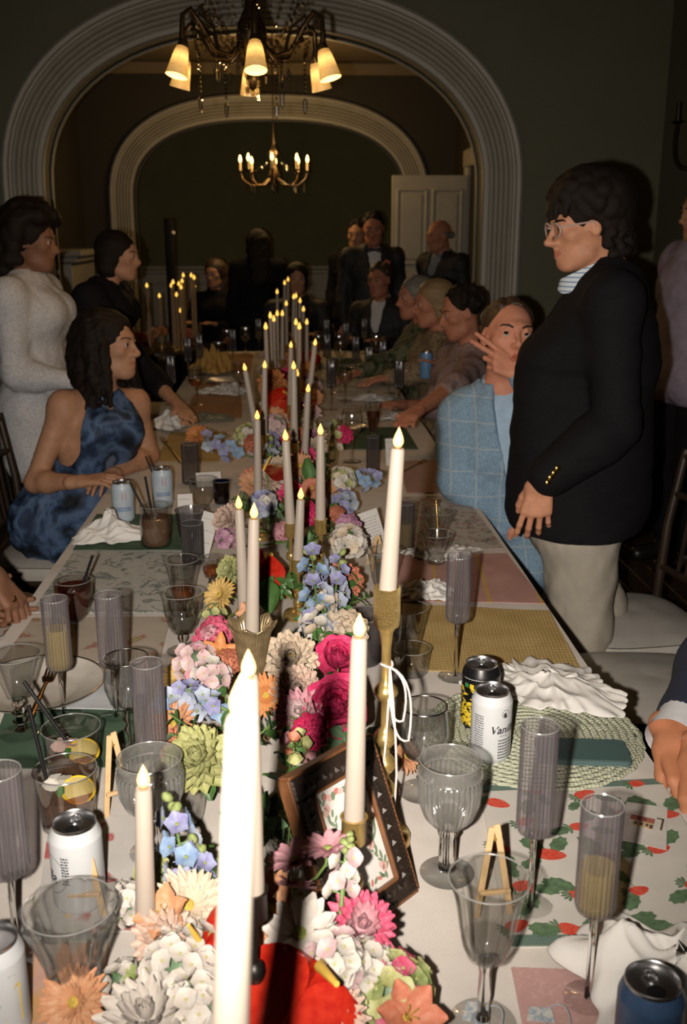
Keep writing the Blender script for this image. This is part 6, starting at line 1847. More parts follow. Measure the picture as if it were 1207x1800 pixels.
def candle(label, top, bot, Y, L=None, group=None, holder='brass', hlabel=None, hgroup=None, flame=1.0, Yb=None, rt=.0090, rb=.0122):
    a = ony(*top, Y); b = ony(*bot, Yb or Y)
    d = (a - b); L0 = d.length; d.normalize()
    L = max(L or .235, L0 - .001)
    b2 = a - d * L
    if b2.z < TS + .022: b2 = a - d * ((a.z - TS - .022) / d.z)
    seat = b2 + d * min(.012, .01)
    t = thing('taper_candle', label, 'candle', b2, group=group)
    v = a - b2
    mb = MB(); mb.tube([(0, 0, 0), v * .5, v * .985, v], [rb, (rb + rt) / 2, rt, rt * .88], 24); mb.build('wax', m_wax, t, smooth=60)
    M = Matrix.Translation(v) @ frame_z(d).to_4x4()
    f = flame
    mb = MB(); mb.lathe([(0, -.001), (.0040 * f, .0), (.0042 * f, .002), (0, .003)], 12, M=M); mb.build('flame_collar', m_collar, t)
    mb = MB(); mb.lathe([(0, .001), (.0045 * f, .0025 * f), (.0066 * f, .0065 * f), (.0070 * f, .010 * f), (.0058 * f, .015 * f), (.0034 * f, .021 * f), (.0013 * f, .0255 * f), (0, .028 * f)], 20, M=M); mb.build('flame', m_flame, t)
    if holder:
        z1 = max(b[2] + .003, b2.z + .006); k = (z1 - b2.z) / v.z
        c = b2
        h = thing('candle_holder', hlabel or label.replace('taper candle', 'holder'), 'candle holder', (c.x, c.y, TS), group=hgroup)
        if holder == 'brass': holder_brass(h, c, max(b2.z + .014, TS + .03))
        elif holder == 'iron': holder_brass(h, c, max(b2.z + .014, TS + .03), m=mat('dark_iron', (.02, .018, .016), .4, .6))
        elif holder == 'tall': pass
    return t, a, b2
candle('nearest tall taper candle, white and blurred at the middle foreground', (425, 1262), (405, 1800), .50, .25, holder='iron', hlabel='dark slim holder under the nearest tall candle')
candle('taper candle directly behind the nearest tall candle', (437, 1190), (441, 1420), .84, .24, holder='iron', hlabel='dark slim holder of the candle behind the nearest one')
candle('taper candle on the left between the blue delphinium and the easel', (252, 1385), (258, 1752), .94, .26, holder='iron', hlabel='low dark holder of the candle beside the left blue delphinium')
candle('taper candle crossing the corner of the carved photo frame', (631, 1120), (622, 1440), 1.0, .235, hlabel='brass holder in front of the carved photo frame')
# tall hammered brass candlestick with the ribbon
t, a, b = candle('taper candle leaning in the tall hammered brass candlestick on the right', (699, 788), (682, 1030), 1.23, .20, holder=None)
hb = V((b.x, 1.235, TS))
h = thing('candle_holder', 'tall hammered brass candlestick tied with white cord right of the runner', 'candle holder', hb)
zc = b.z + .012 - TS
mb = MB(); mb.lathe([(0, 0), (.037, 0), (.037, .012), (.034, .017), (.012, .021), (0, .022)], 40); mb.build('base', m_brass, h)
pr = [(.011, .02), (.007, .05)]
for zz in (.085, .125, .165, .235):
    pr += [(.0065, zz - .016), (.012, zz - .010), (.0165, zz - .003), (.0165, zz + .003), (.011, zz + .010), (.0065, zz + .016)]
pr += [(.0065, .30), (.009, zc - .065), (.013, zc - .055)]
mb = MB(); mb.lathe([(0, .02)] + pr + [(0, zc - .055)], 28); mb.build('stem', m_brass, h)
mb = MB(); mb.lathe([(0, zc - .055), (.0165, zc - .055), (.018, zc - .052), (.018, zc - .002), (.0168, zc), (.0155, zc - .004), (0, zc - .010)], 40); mb.build('cup', m_brass_h, h)
m_cord = mat('white_cord', (.62, .55, .52), .85)
rib = thing('ribbon_cord', 'white cord looped in a bow around the tall brass candlestick', 'cord', hb)
mb = MB(); mb.tube([(.0085 * math.cos(q), .0085 * math.sin(q), .275 + .002 * math.sin(2 * q)) for q in [2 * math.pi * k / 20 for k in range(21)]], .0017, 6, caps=False); mb.build('knot_ring', m_cord, rib)
for (x1, z1, x2) in ((.022, .20, .012), (.030, .17, .016)):
    mb = MB(); mb.tube([V(p) for p in bez((.004, -.010, .275), (x1 + .012, -.020, .262), (x1, -.020, z1), 8)] + [V(p) for p in bez((x1, -.020, z1), (x2 - .012, -.020, z1 - .01), (.004, -.012, .272), 8)][1:], .0016, 6); mb.build('loop', m_cord, rib)
for pts in ([(.004, -.010, .274), (.002, -.018, .2), (-.004, -.019, .13), (.004, -.022, .085)], [(.004, -.010, .274), (.012, -.02, .20), (.014, -.022, .12), (.010, -.022, .03)]):
    mb = MB(); mb.tube(bez(pts[0], pts[1], pts[2], 6) + [V(pts[3])], .0016, 6); mb.build('tail', m_cord, rib)
# bronze lily cup
t, a, b = candle('taper candle standing in the bronze lily shaped cup', (446, 912), (443, 1100), 1.55, .215, holder=None)
zr = ony(443, 1102, 1.55).z - TS + .006
h = thing('candle_holder', 'fluted bronze lily shaped candle cup with a flared rim', 'candle holder', (b.x, 1.55, TS))
def lily(k, a_, r, z):
    q = max(0, (z - zr * .8) / (zr * .2))
    return r * (1 + .06 * q * math.cos(7 * a_) + .018 * math.sin(40 * a_)), z + .006 * q * math.cos(7 * a_)
mb = MB(); mb.lathe(profile_shell([(.028, .0), (.028, .004), (.010, .012), (.012, .04), (.018, zr * .45), (.024, zr * .7), (.028, zr * .84), (.034, zr * .95), (.041, zr)], .002)[:-3] + [(.010, zr - .055), (0, zr - .055)], 240, wob=lily); mb.tube([((.040 + .0015 * math.cos(7 * q)) * math.cos(q), (.040 + .0015 * math.cos(7 * q)) * math.sin(q), zr + .0035 * math.cos(7 * q)) for q in [2 * math.pi * k / 84 for k in range(85)]], .0014, 6, caps=False); mb.build('lily_cup', m_bronze, h, smooth=70)
candle('taper candle just left behind the lily cup candle', (420, 895), (428, 1055), 1.85, .22, hlabel='brass holder left behind the lily cup')
candle('taper candle in a brass cup, left one of the two tall ones mid runner', (502, 775), (510, 920), 2.25, .21, hlabel='brass holder left of the low middle candle')
candle('taper candle in a brass cup right of the low middle candle', (563, 765), (563, 915), 2.2, .21, hlabel='brass holder right of the low middle candle')
candle('low taper candle between the two tall mid runner candles', (528, 878), (525, 948), 2.1, .15, hlabel='low brass holder between two taller ones')
candle('taper candle rising behind the dark red anthurium', (452, 738), (453, 850), 2.7, hlabel='holder hidden behind the dark red anthurium')
candle('taper candle leaning left, leftmost of the far candles', (431, 652), (448, 745), 3.4, hlabel='holder of the left leaning candle')
candle('upright taper candle just right of the left leaning one', (465, 648), (464, 735), 3.3, hlabel='holder just right of the left leaning candle')
candle('tall taper candle in the centre behind the twin brass cups', (516, 650), (517, 770), 3.0, hlabel='holder of the tall centre candle')
candle('taper candle hidden but for its flame behind the tall centre candle', (522, 662), (522, 720), 3.45, hlabel='holder behind the tall centre candle')
candle('taper candle partly behind the tall centre candle on its left', (511, 612), (510, 690), 3.9, hlabel='holder left behind the tall centre candle')
candle('taper candle leaning right, rightmost of the far candles', (553, 608), (543, 695), 3.7, hlabel='holder of the right leaning candle')
candle('taper candle in front of the right leaning one', (541, 690), (536, 785), 3.05, hlabel='holder in front of the right leaning candle')
far_c = [(467, 580, 470, 665, 4.4), (475, 560, 477, 640, 4.9), (481, 566, 482, 640, 5.0), (487, 556, 487, 625, 5.3), (496, 556, 496, 610, 5.4), (520, 572, 520, 640, 4.7), (526, 580, 526, 640, 4.5), (539, 571, 539, 610, 5.4),
         (503, 538, 503, 590, 6.0), (516, 526, 515, 590, 6.2), (520, 524, 519, 590, 6.4), (527, 533, 526, 590, 6.1), (533, 548, 532, 600, 5.8), (487, 517, 488, 570, 6.6), (500, 501, 500, 560, 6.9), (506, 495, 506, 560, 7.1)]
for (x0, y0, x1, y1, Y) in far_c:
    candle('one of the distant taper candles crowding toward the arch', (x0, y0), (x1, y1), Y, .24, group='distant candles', hlabel='brass holder under a distant taper candle', hgroup='distant candle holders', flame=1.25)
# ================================================================ FLOWERS
def petal(L, W, cup=.25, curl=0.0, tip=.55, base=.35, nu=4, nv=4, ruffle=0.0, notch=0.0):
    vs, fs = [], []
    for i in range(nu + 1):
        t = i / nu
        w = W * (base * (1 - t) + math.sin(math.pi * min(1, t * .5 / tip) if t < tip else math.pi * (.5 + .5 * (t - tip) / (1 - tip) * .86)) * (1 - base * (1 - t) * .5))
        for j in range(nv + 1):
            s_ = j / nv * 2 - 1
            z = cup * W * (s_ * s_) + curl * L * t * t + ruffle * W * math.sin(3.1 * math.pi * s_ + 2 * t) * t
            y = L * t - (notch * L * (1 - abs(s_)) if t > .99 else 0) * 1
            vs.append((s_ * w, y, z))
    w_ = nv + 1
    fs = [(i * w_ + j, i * w_ + j + 1, (i + 1) * w_ + j + 1, (i + 1) * w_ + j) for i in range(nu) for j in range(nv)]
    return vs, fs
def pmat(name, c1, c2=None, rough=.55):
    """petal: colour runs from the base c1 to the tip c2 over the petal's own length (its y)."""
    k = 'petal_' + name
    if k in MATS: return MATS[k]
    m, n, b, new, link = nt(k)
    b.inputs['Roughness'].default_value = rough; b.inputs['Specular IOR Level'].default_value = .25
    tc = new('ShaderNodeTexCoord')
    no = new('ShaderNodeTexNoise'); no.inputs['Scale'].default_value = 90; no.inputs['Detail'].default_value = 3
    link(tc.outputs['Object'], no.inputs['Vector'])
    mx = new('ShaderNodeMix'); mx.data_type = 'RGBA'
    k_ = .70
    c2 = [k_ * c for c in (c2 or [min(1, c * 1.25) for c in c1])]; c1 = [k_ * c * (.92 if i else 1) for i, c in enumerate(c1)]
    mx.inputs[6].default_value = (*c1, 1); mx.inputs[7].default_value = (*c2, 1)
    cr = new('ShaderNodeMapRange'); cr.inputs[1].default_value = .35; cr.inputs[2].default_value = .65
    link(no.outputs['Fac'], cr.inputs[0]); link(cr.outputs[0], mx.inputs[0])
    link(mx.outputs[2], b.inputs['Base Color'])
    b.inputs['Subsurface Weight'].default_value = 0
    MATS[k] = m
    return m
P_ = dict(
    red=pmat('red', (.50, .018, .010), (.62, .035, .015), .28), darkred=pmat('darkred', (.22, .012, .010), (.30, .02, .012), .3), peach=pmat('peach', (.66, .30, .14), (.74, .44, .26)), coral=pmat('coral', (.62, .20, .12), (.70, .30, .18)),
    yellow=pmat('yellow', (.70, .46, .12), (.74, .55, .22)), cream=pmat('cream', (.68, .56, .40), (.72, .63, .50)), blush=pmat('blush', (.66, .48, .38), (.72, .58, .48)), white=pmat('white', (.66, .63, .56), (.72, .69, .64)),
    lime=pmat('lime', (.46, .50, .18), (.58, .60, .30)), pink=pmat('pink', (.66, .30, .36), (.72, .44, .48)), palepink=pmat('palepink', (.68, .46, .48), (.72, .58, .58)), hot=pmat('hot', (.80, .035, .17), (.92, .10, .26)), magenta=pmat('magenta', (.66, .07, .17), (.80, .24, .34)),
    blue=pmat('blue', (.22, .36, .60), (.36, .50, .70)), violet=pmat('violet', (.25, .26, .52), (.40, .42, .64)), paleblue=pmat('paleblue', (.40, .50, .66), (.52, .58, .70)), orange=pmat('orange', (.66, .22, .06), (.72, .36, .14)), mauve=pmat('mauve', (.46, .22, .36), (.58, .34, .46)),
    green=pmat('greenish', (.24, .34, .10), (.42, .48, .20)))
m_stem = mat('flower_stem_green', (.12, .20, .05), .5, var=.2); m_leaf = mat('leaf_green', (.06, .14, .035), .42, var=.3, scale=40); m_leaf2 = mat('grey_green_leaf', (.10, .17, .09), .5, var=.25, scale=40)
m_eye = mat('flower_eye_yellow', (.42, .30, .05), .8, var=.3, scale=300, bump=.8); m_eyeg = mat('flower_eye_green', (.22, .26, .06), .8, var=.3, scale=300, bump=.8)
MC = {}
def cached(key, fn):
    if key not in MC: MC[key] = fn()
    return MC[key]
VASES = [V((x, y, TS)) for x, y in ((-.12, .62), (.05, .80), (-.10, .98), (-.02, 1.22), (.06, 1.42), (-.10, 1.38), (-.02, 1.72), (.06, 1.95), (-.06, 2.1), (.02, 2.45), (-.07, 2.75), (.05, 3.05), (-.03, 3.45), (.03, 3.9), (-.03, 4.4), (.02, 5.0), (-.02, 5.7), (.02, 6.5))]
VN = ['under the nearest red anthurium', 'below the pink chrysanthemum', 'beside the left blue delphinium', 'left of the carved frame', 'under the hot pink dahlia', 'under the lime dahlia', 'below the big blue delphinium', 'below the orange dahlia', 'under the lime flower by two candles', 'between the twin brass cups', 'under the dark red anthurium', 'behind the twin brass cups', 'by the tall centre candle']
for i, v in enumerate(VASES):
    t = thing('bud_vase', ('small clear bud vase ' + VN[i]) if i < len(VN) else 'small clear bud vase far along the runner', 'vase', v, group=None if i < len(VN) else 'far bud vases')
    mb = MB(); mb.lathe([(0, .0), (.022, 0), (.028, .008), (.029, .04), (.020, .062), (.021, .075), (.0195, .075), (.0185, .062), (.027, .04), (.026, .010), (0, .006)], 24); mb.build('body', g_clear, t)
    mb = MB(); mb.lathe([(0, .007), (.025, .010), (.026, .035), (0, .036)], 20); mb.build('water', l_water, t)
def add_stem(root, M, base, r=.0022, m=None, bulge=.02):
    """stem from the bloom down into the nearest bud vase (in the thing's own space)."""
    p0 = M @ V((0, 0, -.002))
    v = min(VASES, key=lambda q: (q.xy - p0.xy).length)
    a = R.uniform(0, 6.28); e = v + V((.012 * math.cos(a), .012 * math.sin(a), .012)); mid = v + V((.015 * math.cos(a + 2), .015 * math.sin(a + 2), .070))
    dn = -(M.to_3x3() @ V((0, 0, 1)))
    c = p0 + dn * min(.05, (p0 - mid).length * .5)
    pts = bez(p0, c, mid, 6) + [e]
    Mi = M.inverted()
    mb = MB(); mb.tube([Mi @ p for p in pts], [r] * 8, 6); return mb.build('stem', m or m_stem, root)
def orient(p, d, spin=None):
    return Matrix.Translation(p) @ frame_z(d).to_4x4() @ Matrix.Rotation(R.uniform(0, 6.28) if spin is None else spin, 4, 'Z')
def bloom_rings(rings, jit=.08, rs=None):
    """rings: (count, elevation deg, L, W, cup, curl, material index, base radius, base z) -> list of (matrix, petal key)."""
    rs = rs or R; out = []
    for k, (n, el, L, W, cup, curl, mi, br, bz) in enumerate(rings):
        for i in range(n):
            a = 2 * math.pi * (i + .5 * (k % 2)) / n + rs.uniform(-jit, jit)
            s_ = 1 + rs.uniform(-jit, jit)
            M = Matrix.Rotation(a, 4, 'Z') @ Matrix.Translation((0, br, bz)) @ Matrix.Rotation(math.radians(el + rs.uniform(-6, 6)), 4, 'X') @ Matrix.Scale(s_, 4)
            out.append((M, k))
    return out
def RINGS(kind):
    if kind == 'gerbera': return [(24, 8, 1, .125, .3, -.12, 0, .12, 0), (22, 20, .88, .12, .3, -.05, 0, .12, .02), (16, 38, .5, .10, .3, 0, 0, .10, .03)], dict(tip=.6, base=.45)
    if kind == 'daisy': return [(14, 12, 1, .20, .2, -.05, 0, .14, 0), (10, 24, .9, .19, .2, 0, 0, .14, .02)], dict(tip=.65, base=.4)
    if kind == 'mum': return [(18, 5, 1, .15, .5, .05, 0, .06, 0), (16, 25, .92, .14, .5, .12, 0, .06, .04), (14, 45, .78, .13, .5, .18, 0, .05, .07), (10, 64, .58, .11, .5, .22, 0, .03, .1)], dict(tip=.7, base=.5)
    if kind == 'dahlia': return [(16, -8, 1, .24, .55, .06, 0, .05, -.06), (16, 10, .97, .23, .6, .1, 0, .06, 0), (14, 28, .86, .21, .65, .14, 0, .06, .06), (12, 45, .70, .18, .7, .2, 0, .05, .1), (11, 60, .55, .15, .75, .25, 0, .06, .12), (9, 72, .42, .12, .8, .25, 0, .03, .12), (6, 84, .32, .10, .8, .15, 0, .01, .12)], dict(tip=.62, base=.5)
    if kind == 'peony': return [(8, 12, 1, .48, .35, .22, 0, .02, -.1), (8, 35, .92, .44, .45, .28, 0, .03, -.02), (9, 52, .82, .38, .5, .25, 0, .03, .03), (9, 66, .68, .30, .5, .22, 0, .03, .06), (7, 78, .5, .22, .5, .2, 0, .02, .08)], dict(tip=.75, base=.35, ruffle=.10)
    if kind == 'carnation': return [(10, 5, 1, .40, .1, .1, 0, .02, 0), (10, 25, .92, .38, .1, .12, 0, .02, .05), (10, 45, .82, .34, .1, .1, 0, .02, .09), (9, 62, .7, .28, .1, .08, 0, .02, .12), (7, 78, .52, .22, .1, .05, 0, .01, .12)], dict(tip=.9, base=.25, ruffle=.35, nv=6)
    if kind == 'lily': return [(6, 28, 1, .26, .4, -.35, 0, .04, 0)], dict(tip=.5, base=.3)
    if kind == 'alstro': return [(6, 40, 1, .30, .35, -.15, 0, .03, 0)], dict(tip=.62, base=.3)
def bloom(kind, px, py, z, r, col, label, d=None, group=None, hero=True, eye=None, stem=True, leaf=0, P=None, inner=None):
    p = P if P is not None else onz(px, py, z)
    toc = (CAM - p).normalized()
    d = V(d).normalized() if d is not None else (toc * .75 + V((R.uniform(-.3, .3), R.uniform(-.2, .2), .75 + R.uniform(-.1, .2)))).normalized()
    M = orient(p, d)
    names = dict(gerbera='gerbera', daisy='daisy', mum='chrysanthemum', dahlia='dahlia', peony='peony', carnation='carnation', lily='lily', alstro='alstroemeria')
    t = thing(names[kind], label, 'flower', group=group, M=M)
    rings, kw = RINGS(kind)
    S_ = Matrix.Scale(r, 4)
    def mk(k):
        q = rings[k]
        vs, fs = petal(q[2] * r, q[3] * r, q[4], q[5], **kw)
        mb = MB(); mb.add(vs, fs); return mb.mesh('petal', P_[inner if inner and k >= len(rings) - 2 else col])
    lst = bloom_rings([(n, el, L, W, c_, cu, mi, br * r, bz * r) for (n, el, L, W, c_, cu, mi, br, bz) in rings])
    if hero:
        for (m4, k) in lst:
            me = cached((kind, k, round(r, 4), col, inner), lambda: mk(k))
            o = bpy.data.objects.new('petal', me); COL.objects.link(o); o.parent = t; o.matrix_local = m4
    else:
        def mkall():
            mb = MB()
            for (m4, k) in lst:
                q = rings[k]; vs, fs = petal(q[2] * r, q[3] * r, q[4], q[5], nu=3, nv=2, **{a: b for a, b in kw.items() if a != 'nv'}); mb.add(vs, fs, M=m4)
            return mb.mesh('petals', P_[col])
        link_mesh('petals', cached((kind, 'all', round(r, 3), col), mkall), t, 'stuff')
    if kind in ('dahlia', 'mum'):
        link_mesh('flower_core', cached((kind, 'core', round(r, 4), col), lambda: MB().ball((0, 0, .12 * r), (.22 * r, .22 * r, .20 * r), 12).mesh('flower_core', P_[inner or col])), t)
    if kind in ('gerbera', 'daisy', 'lily', 'alstro'):
        def mke():
            mb = MB(); q = .20 if kind in ('gerbera', 'daisy') else .10
            mb.ball((0, 0, .04 * r), (q * r, q * r, .11 * r), 14)
            if kind in ('lily', 'alstro'):
                for k in range(5): a = k * 1.26; mb.tube([(0, 0, 0), (.12 * r * math.cos(a), .12 * r * math.sin(a), .5 * r), (.2 * r * math.cos(a), .2 * r * math.sin(a), .6 * r)], .02 * r, 5)
            return mb.mesh('flower_centre', eye or m_eye)
        link_mesh('flower_centre', cached((kind, 'eye', round(r, 4), eye.name if eye else ''), mke), t)
    def mkc():
        mb = MB(); mb.lathe([(0, -.22 * r), (.10 * r, -.20 * r), (.20 * r, -.08 * r), (.16 * r, .02 * r), (0, .03 * r)], 12); return mb.mesh('calyx', m_stem)
    link_mesh('calyx', cached(('calyx', round(r, 4)), mkc), t)
    if stem: add_stem(t, M, None, r=max(.0016, .045 * r))
    for k in range(leaf):
        a = R.uniform(0, 6.28); vs, fs = petal(.05, .012, .3, -.2)
        mb = MB(); mb.add(vs, fs, M=Matrix.Translation((0, 0, -.03 - .012 * k)) @ Matrix.Rotation(a, 4, 'Z') @ Matrix.Rotation(-.2, 4, 'X')); mb.build('leaf', m_leaf, t)
    return t
def floret_mesh(col, r, n=5, spur=False, eye=None, W=.46, el=25):
    if n == 4: W = .62
    eye = eye or (m_eyeg if spur else P_['lime'])
    def mk():
        mb = MB()
        for k in range(n):
            vs, fs = petal(r, W * r, .25, -.1, tip=.6, base=.3, nu=3, nv=2); mb.add(vs, fs, 0, Matrix.Rotation(2 * math.pi * k / n, 4, 'Z') @ Matrix.Rotation(math.radians(el), 4, 'X'))
        mb.ball((0, 0, .10 * r), (.17 * r, .17 * r, .16 * r), 6, 1)
        mb.tube([(0, 0, .02 * r), (0, -.1 * r, -.5 * r), (.0, -.5 * r, -.9 * r) if spur else (0, 0, -.6 * r)], [.10 * r, .10 * r, .03 * r], 5, 2)
        return mb.mesh('floret', [P_[col], eye or m_eyeg, P_[col] if spur else m_stem])
    return cached(('floret', col, round(r, 4), n, spur, el), mk)
def spike(name, label, base, tip, col, fr, n, spread, label2=None, d=None, group=None, cols=None, spur=False, bud=True, nf=5, stem_r=.003, start=.2, el=25, leafn=0, cat='flower'):
    """flower spike: base, tip world points; florets round the upper stem."""
    base, tip = V(base), V(tip)
    ax = (tip - base); L = ax.length; ax.normalize()
    M = Matrix.Translation(base) @ frame_z(ax).to_4x4()
    t = thing(name, label, cat, group=group, M=M)
    bend = [V((.0, .0, 0)), V((R.uniform(-.02, .02) * L * 2, 0, L * .5)), V((0, 0, L))]
    cv = bez(*bend, 10)
    mb = MB(); mb.tube(cv, [stem_r * (1 - .06 * i) for i in range(11)], 7); mb.build('stem', m_stem, t)
    add_stem(t, M, None, r=stem_r)
    for i in range(n):
        f = start + (1 - start) * i / max(1, n - 1)
        p = cv[0] * (1 - f) + cv[-1] * f if len(cv) < 3 else (lambda u: (bend[0] * (1 - u) ** 2 + bend[1] * 2 * u * (1 - u) + bend[2] * u * u))(f)
        a = i * 2.4 + R.uniform(-.3, .3)
        s_ = spread * (1 - .45 * f) * R.uniform(.7, 1.1)
        out = V((math.cos(a), math.sin(a), .35)).normalized()
        q = p + out * s_
        if bud and f > .86:
            ML = Matrix.Translation(p + out * s_ * .6) @ frame_z(out).to_4x4()
            o = link_mesh('bud', cached(('bud', col, round(fr, 4)), lambda: MB().ball((0, 0, 0), (fr * .35, fr * .35, fr * .5), 8).mesh('bud', P_['green'])), t, M=ML)
        else:
            c_ = (cols or [col])[i % len(cols or [col])]
            tw = (M.to_3x3().inverted() @ (CAM - M @ q)).normalized()
            fd = (out + tw * .55).normalized()
            ML = Matrix.Translation(q) @ frame_z(fd).to_4x4() @ Matrix.Rotation(R.uniform(0, 6), 4, 'Z') @ Matrix.Scale(1 - .35 * f * R.random(), 4)
            o = link_mesh('floret', floret_mesh(c_, fr, nf, spur, el=el), t, M=ML)
        if s_ > fr * .5:
            Mi = ML.inverted(); mb = MB(); mb.tube([Mi @ p, Mi @ ((p + q) / 2 + V((0, 0, .1 * s_))), Mi @ q], .0009, 5); mb.build('pedicel', m_stem, o)
    for k in range(leafn):
        vs, fs = petal(.045, .011, .3, -.25); mb = MB(); mb.add(vs, fs, M=Matrix.Translation((0, 0, L * (.05 + .12 * k))) @ Matrix.Rotation(k * 2.2, 4, 'Z') @ Matrix.Rotation(.5, 4, 'X')); mb.build('leaf', m_leaf, t)
    return t
def cluster(name, label, px, py, z, r, col, n, fr, group=None, cols=None, P=None, el=20, nf=4):
    """rounded head of many florets (hydrangea, phlox, freesia)."""
    p = P if P is not None else onz(px, py, z)
    d = ((CAM - p).normalized() * .6 + V((0, 0, .8))).normalized()
    M = orient(p, d); t = thing(name, label, 'flower', group=group, M=M)
    add_stem(t, M, None, r=.0025)
    for i in range(n):
        y = 1 - (i + .5) / n * 1.25; a = i * 2.39996; s_ = math.sqrt(max(0, 1 - y * y))
        o = V((s_ * math.cos(a), s_ * math.sin(a), y)); c_ = (cols or [col])[int(R.random() * len(cols or [col]))]
        link_mesh('floret', floret_mesh(c_, fr, nf, False, el=el), t, M=Matrix.Translation(o * r * R.uniform(.85, 1.08)) @ frame_z((o + V((R.uniform(-.3, .3), R.uniform(-.3, .3), .1))).normalized()).to_4x4() @ Matrix.Rotation(R.uniform(0, 6), 4, 'Z'))
    mb = MB(); mb.ball((0, 0, 0), r * .72, 10); mb.build('flower_core', m_leaf2, t)
    return t
def anthurium(label, px, py, z, r, col, d, spin, spad=(.7, .45, .12), P=None, sd=(0, .25, 1), group=None):
    p = P if P is not None else onz(px, py, z)
    M = orient(p, d, spin); t = thing('anthurium', label, 'flower', group=group, M=M)
    def fn(u, v):
        a = 2 * math.pi * v; x = 16 * math.sin(a) ** 3 / 16; y = (13 * math.cos(a) - 5 * math.cos(2 * a) - 2 * math.cos(3 * a) - math.cos(4 * a)) / 16
        x, y = x * u, (y - .55) * u + .25 * (1 - u)
        return (x * r * .95, -y * r, r * (.16 * u * u * math.cos(2 * a) + .10 * u * u + .10 * u * math.sin(3 * a) * u - .12 * u * u * abs(x)))
    mb = MB(); mb.grid(fn, 8, 40, thick=.0009); mb.build('spathe', P_[col], t)
    e = V(sd).normalized() * r * .95
    mb = MB(); mb.tube([(0, -.25 * r, .0), (0, -.25 * r + e.y * .5, e.z * .5), (e.x, -.25 * r + e.y, e.z)], [.07 * r, .075 * r, .04 * r], 10); mb.build('spadix', mat('spadix_yellow', (.72, .47, .08), .5, bump=.5, bscale=900), t)
    add_stem(t, M, None, r=.003)
    return t
def leaf_(label, px, py, z, L, W, d, spin, m=None, group=None, P=None):
    p = P if P is not None else onz(px, py, z)
    M = orient(p, d, spin); t = thing('large_leaf', label, 'leaf', group=group, M=M)
    vs, fs = petal(L, W, .35, -.15, tip=.42, base=.1, nu=8, nv=6); mb = MB(); mb.add(vs, fs); mb.build('blade', m or m_leaf, t)
    mb = MB(); mb.tube([(0, L * k / 6, -.15 * L * (k / 6) ** 2 + .0012) for k in range(7)], [.0016 * (1 - k / 8) for k in range(7)], 5); mb.build('midrib', m_stem, t)
    add_stem(t, M, None, r=.002)
    return t
# ---- foreground
anthurium('big red heart shaped anthurium at the very front of the runner', 548, 1722, .875, .074, 'red', (.15, -.55, .8), 2.3, sd=(-.3, .35, .8))
anthurium('red anthurium half hidden behind the nearest tall candle', 372, 1655, .868, .046, 'red', (-.5, -.35, .8), -.6)
cluster('hydrangea', 'creamy white hydrangea left of the nearest tall candle', 325, 1705, .835, .046, 'white', 46, .013)
cluster('hydrangea', 'smaller white hydrangea at the foot of the nearest tall candle', 352, 1772, .83, .036, 'white', 34, .013)
bloom('mum', 262, 1800, .825, .052, 'white', 'white chrysanthemum with narrow petals at the bottom edge', (-.05, -.3, 1))
bloom('gerbera', 130, 1762, .81, .036, 'peach', 'peach gerbera before the wide faceted goblet', (-.25, -.75, .75))
spike('stock', 'white pink stock with a long bare green stem before the frame', onz(596, 1705, .83), onz(612, 1470, .955), 'white', .0125, 16, .016, start=.55, nf=4, stem_r=.0042, cols=['white', 'palepink'])
cluster('phlox', 'white pink phlox head left of the magenta chrysanthemum', 585, 1690, .865, .030, 'palepink', 26, .013, cols=['white', 'palepink'])
cluster('phlox', 'white phlox head under the magenta chrysanthemum', 640, 1705, .845, .028, 'white', 24, .012)
bloom('mum', 632, 1632, .865, .040, 'magenta', 'magenta pink chrysanthemum at the lower corner of the frame', (.15, -.6, .85), inner='pink')
cluster('hydrangea', 'green hydrangea flecked with pink right of the front anthurium', 690, 1742, .825, .036, 'lime', 34, .014, cols=['lime', 'lime', 'green', 'magenta'])
bloom('alstro', 712, 1790, .83, .040, 'coral', 'coral pink alstroemeria at the bottom edge right of the anthurium', (.2, -.6, .8))
bloom('gerbera', 575, 1795, .84, .040, 'blush', 'blush gerbera under the front anthurium', (0, -.5, .9))
bloom('daisy', 518, 1512, .92, .030, 'pink', 'pink daisy seen from the side left of the frame', (-.25, .15, 1), eye=m_eyeg)
bloom('daisy', 576, 1492, .935, .028, 'pink', 'pink daisy rising in front of the framed print', (-.1, .2, 1), eye=m_eyeg)
bloom('daisy', 520, 1562, .90, .022, 'pink', 'small drooping pink daisy under the side view one', (.1, .5, .6), eye=m_eyeg)
bloom('daisy', 527, 1642, .885, .038, 'white', 'white daisy facing up behind the front anthurium', (-.1, -.5, .9), eye=m_eyeg)
bloom('gerbera', 470, 1600, .875, .044, 'peach', 'peach gerbera in the shadow right of the nearest candle', (.3, -.4, .8))
bloom('gerbera', 330, 1592, .87, .040, 'cream', 'cream gerbera left of the nearest tall candle', (.3, -.5, .8))
bloom('mum', 290, 1650, .86, .036, 'blush', 'blush white chrysanthemum between two candles at the left', (-.1, -.7, .7))
bloom('alstro', 290, 1612, .875, .034, 'peach', 'pale peach alstroemeria beside the cream gerbera', (-.1, -.5, .8))
spike('delphinium', 'sky blue delphinium beside the left candle', onz(352, 1660, .83), onz(300, 1405, .93), 'blue', .0185, 17, .022, start=.22, spur=True, cols=['blue', 'paleblue', 'blue', 'violet'])
spike('delphinium', 'violet blue delphinium low left of the nearest candle', onz(362, 1650, .83), onz(342, 1478, .90), 'violet', .0175, 12, .018, start=.3, spur=True, cols=['violet', 'paleblue'])
cluster('stock', 'small white stock left of the left candle', 226, 1588, .85, .020, 'white', 16, .012)
cluster('stock', 'white freesia bits at the base of the left candle', 215, 1725, .80, .020, 'white', 14, .011)
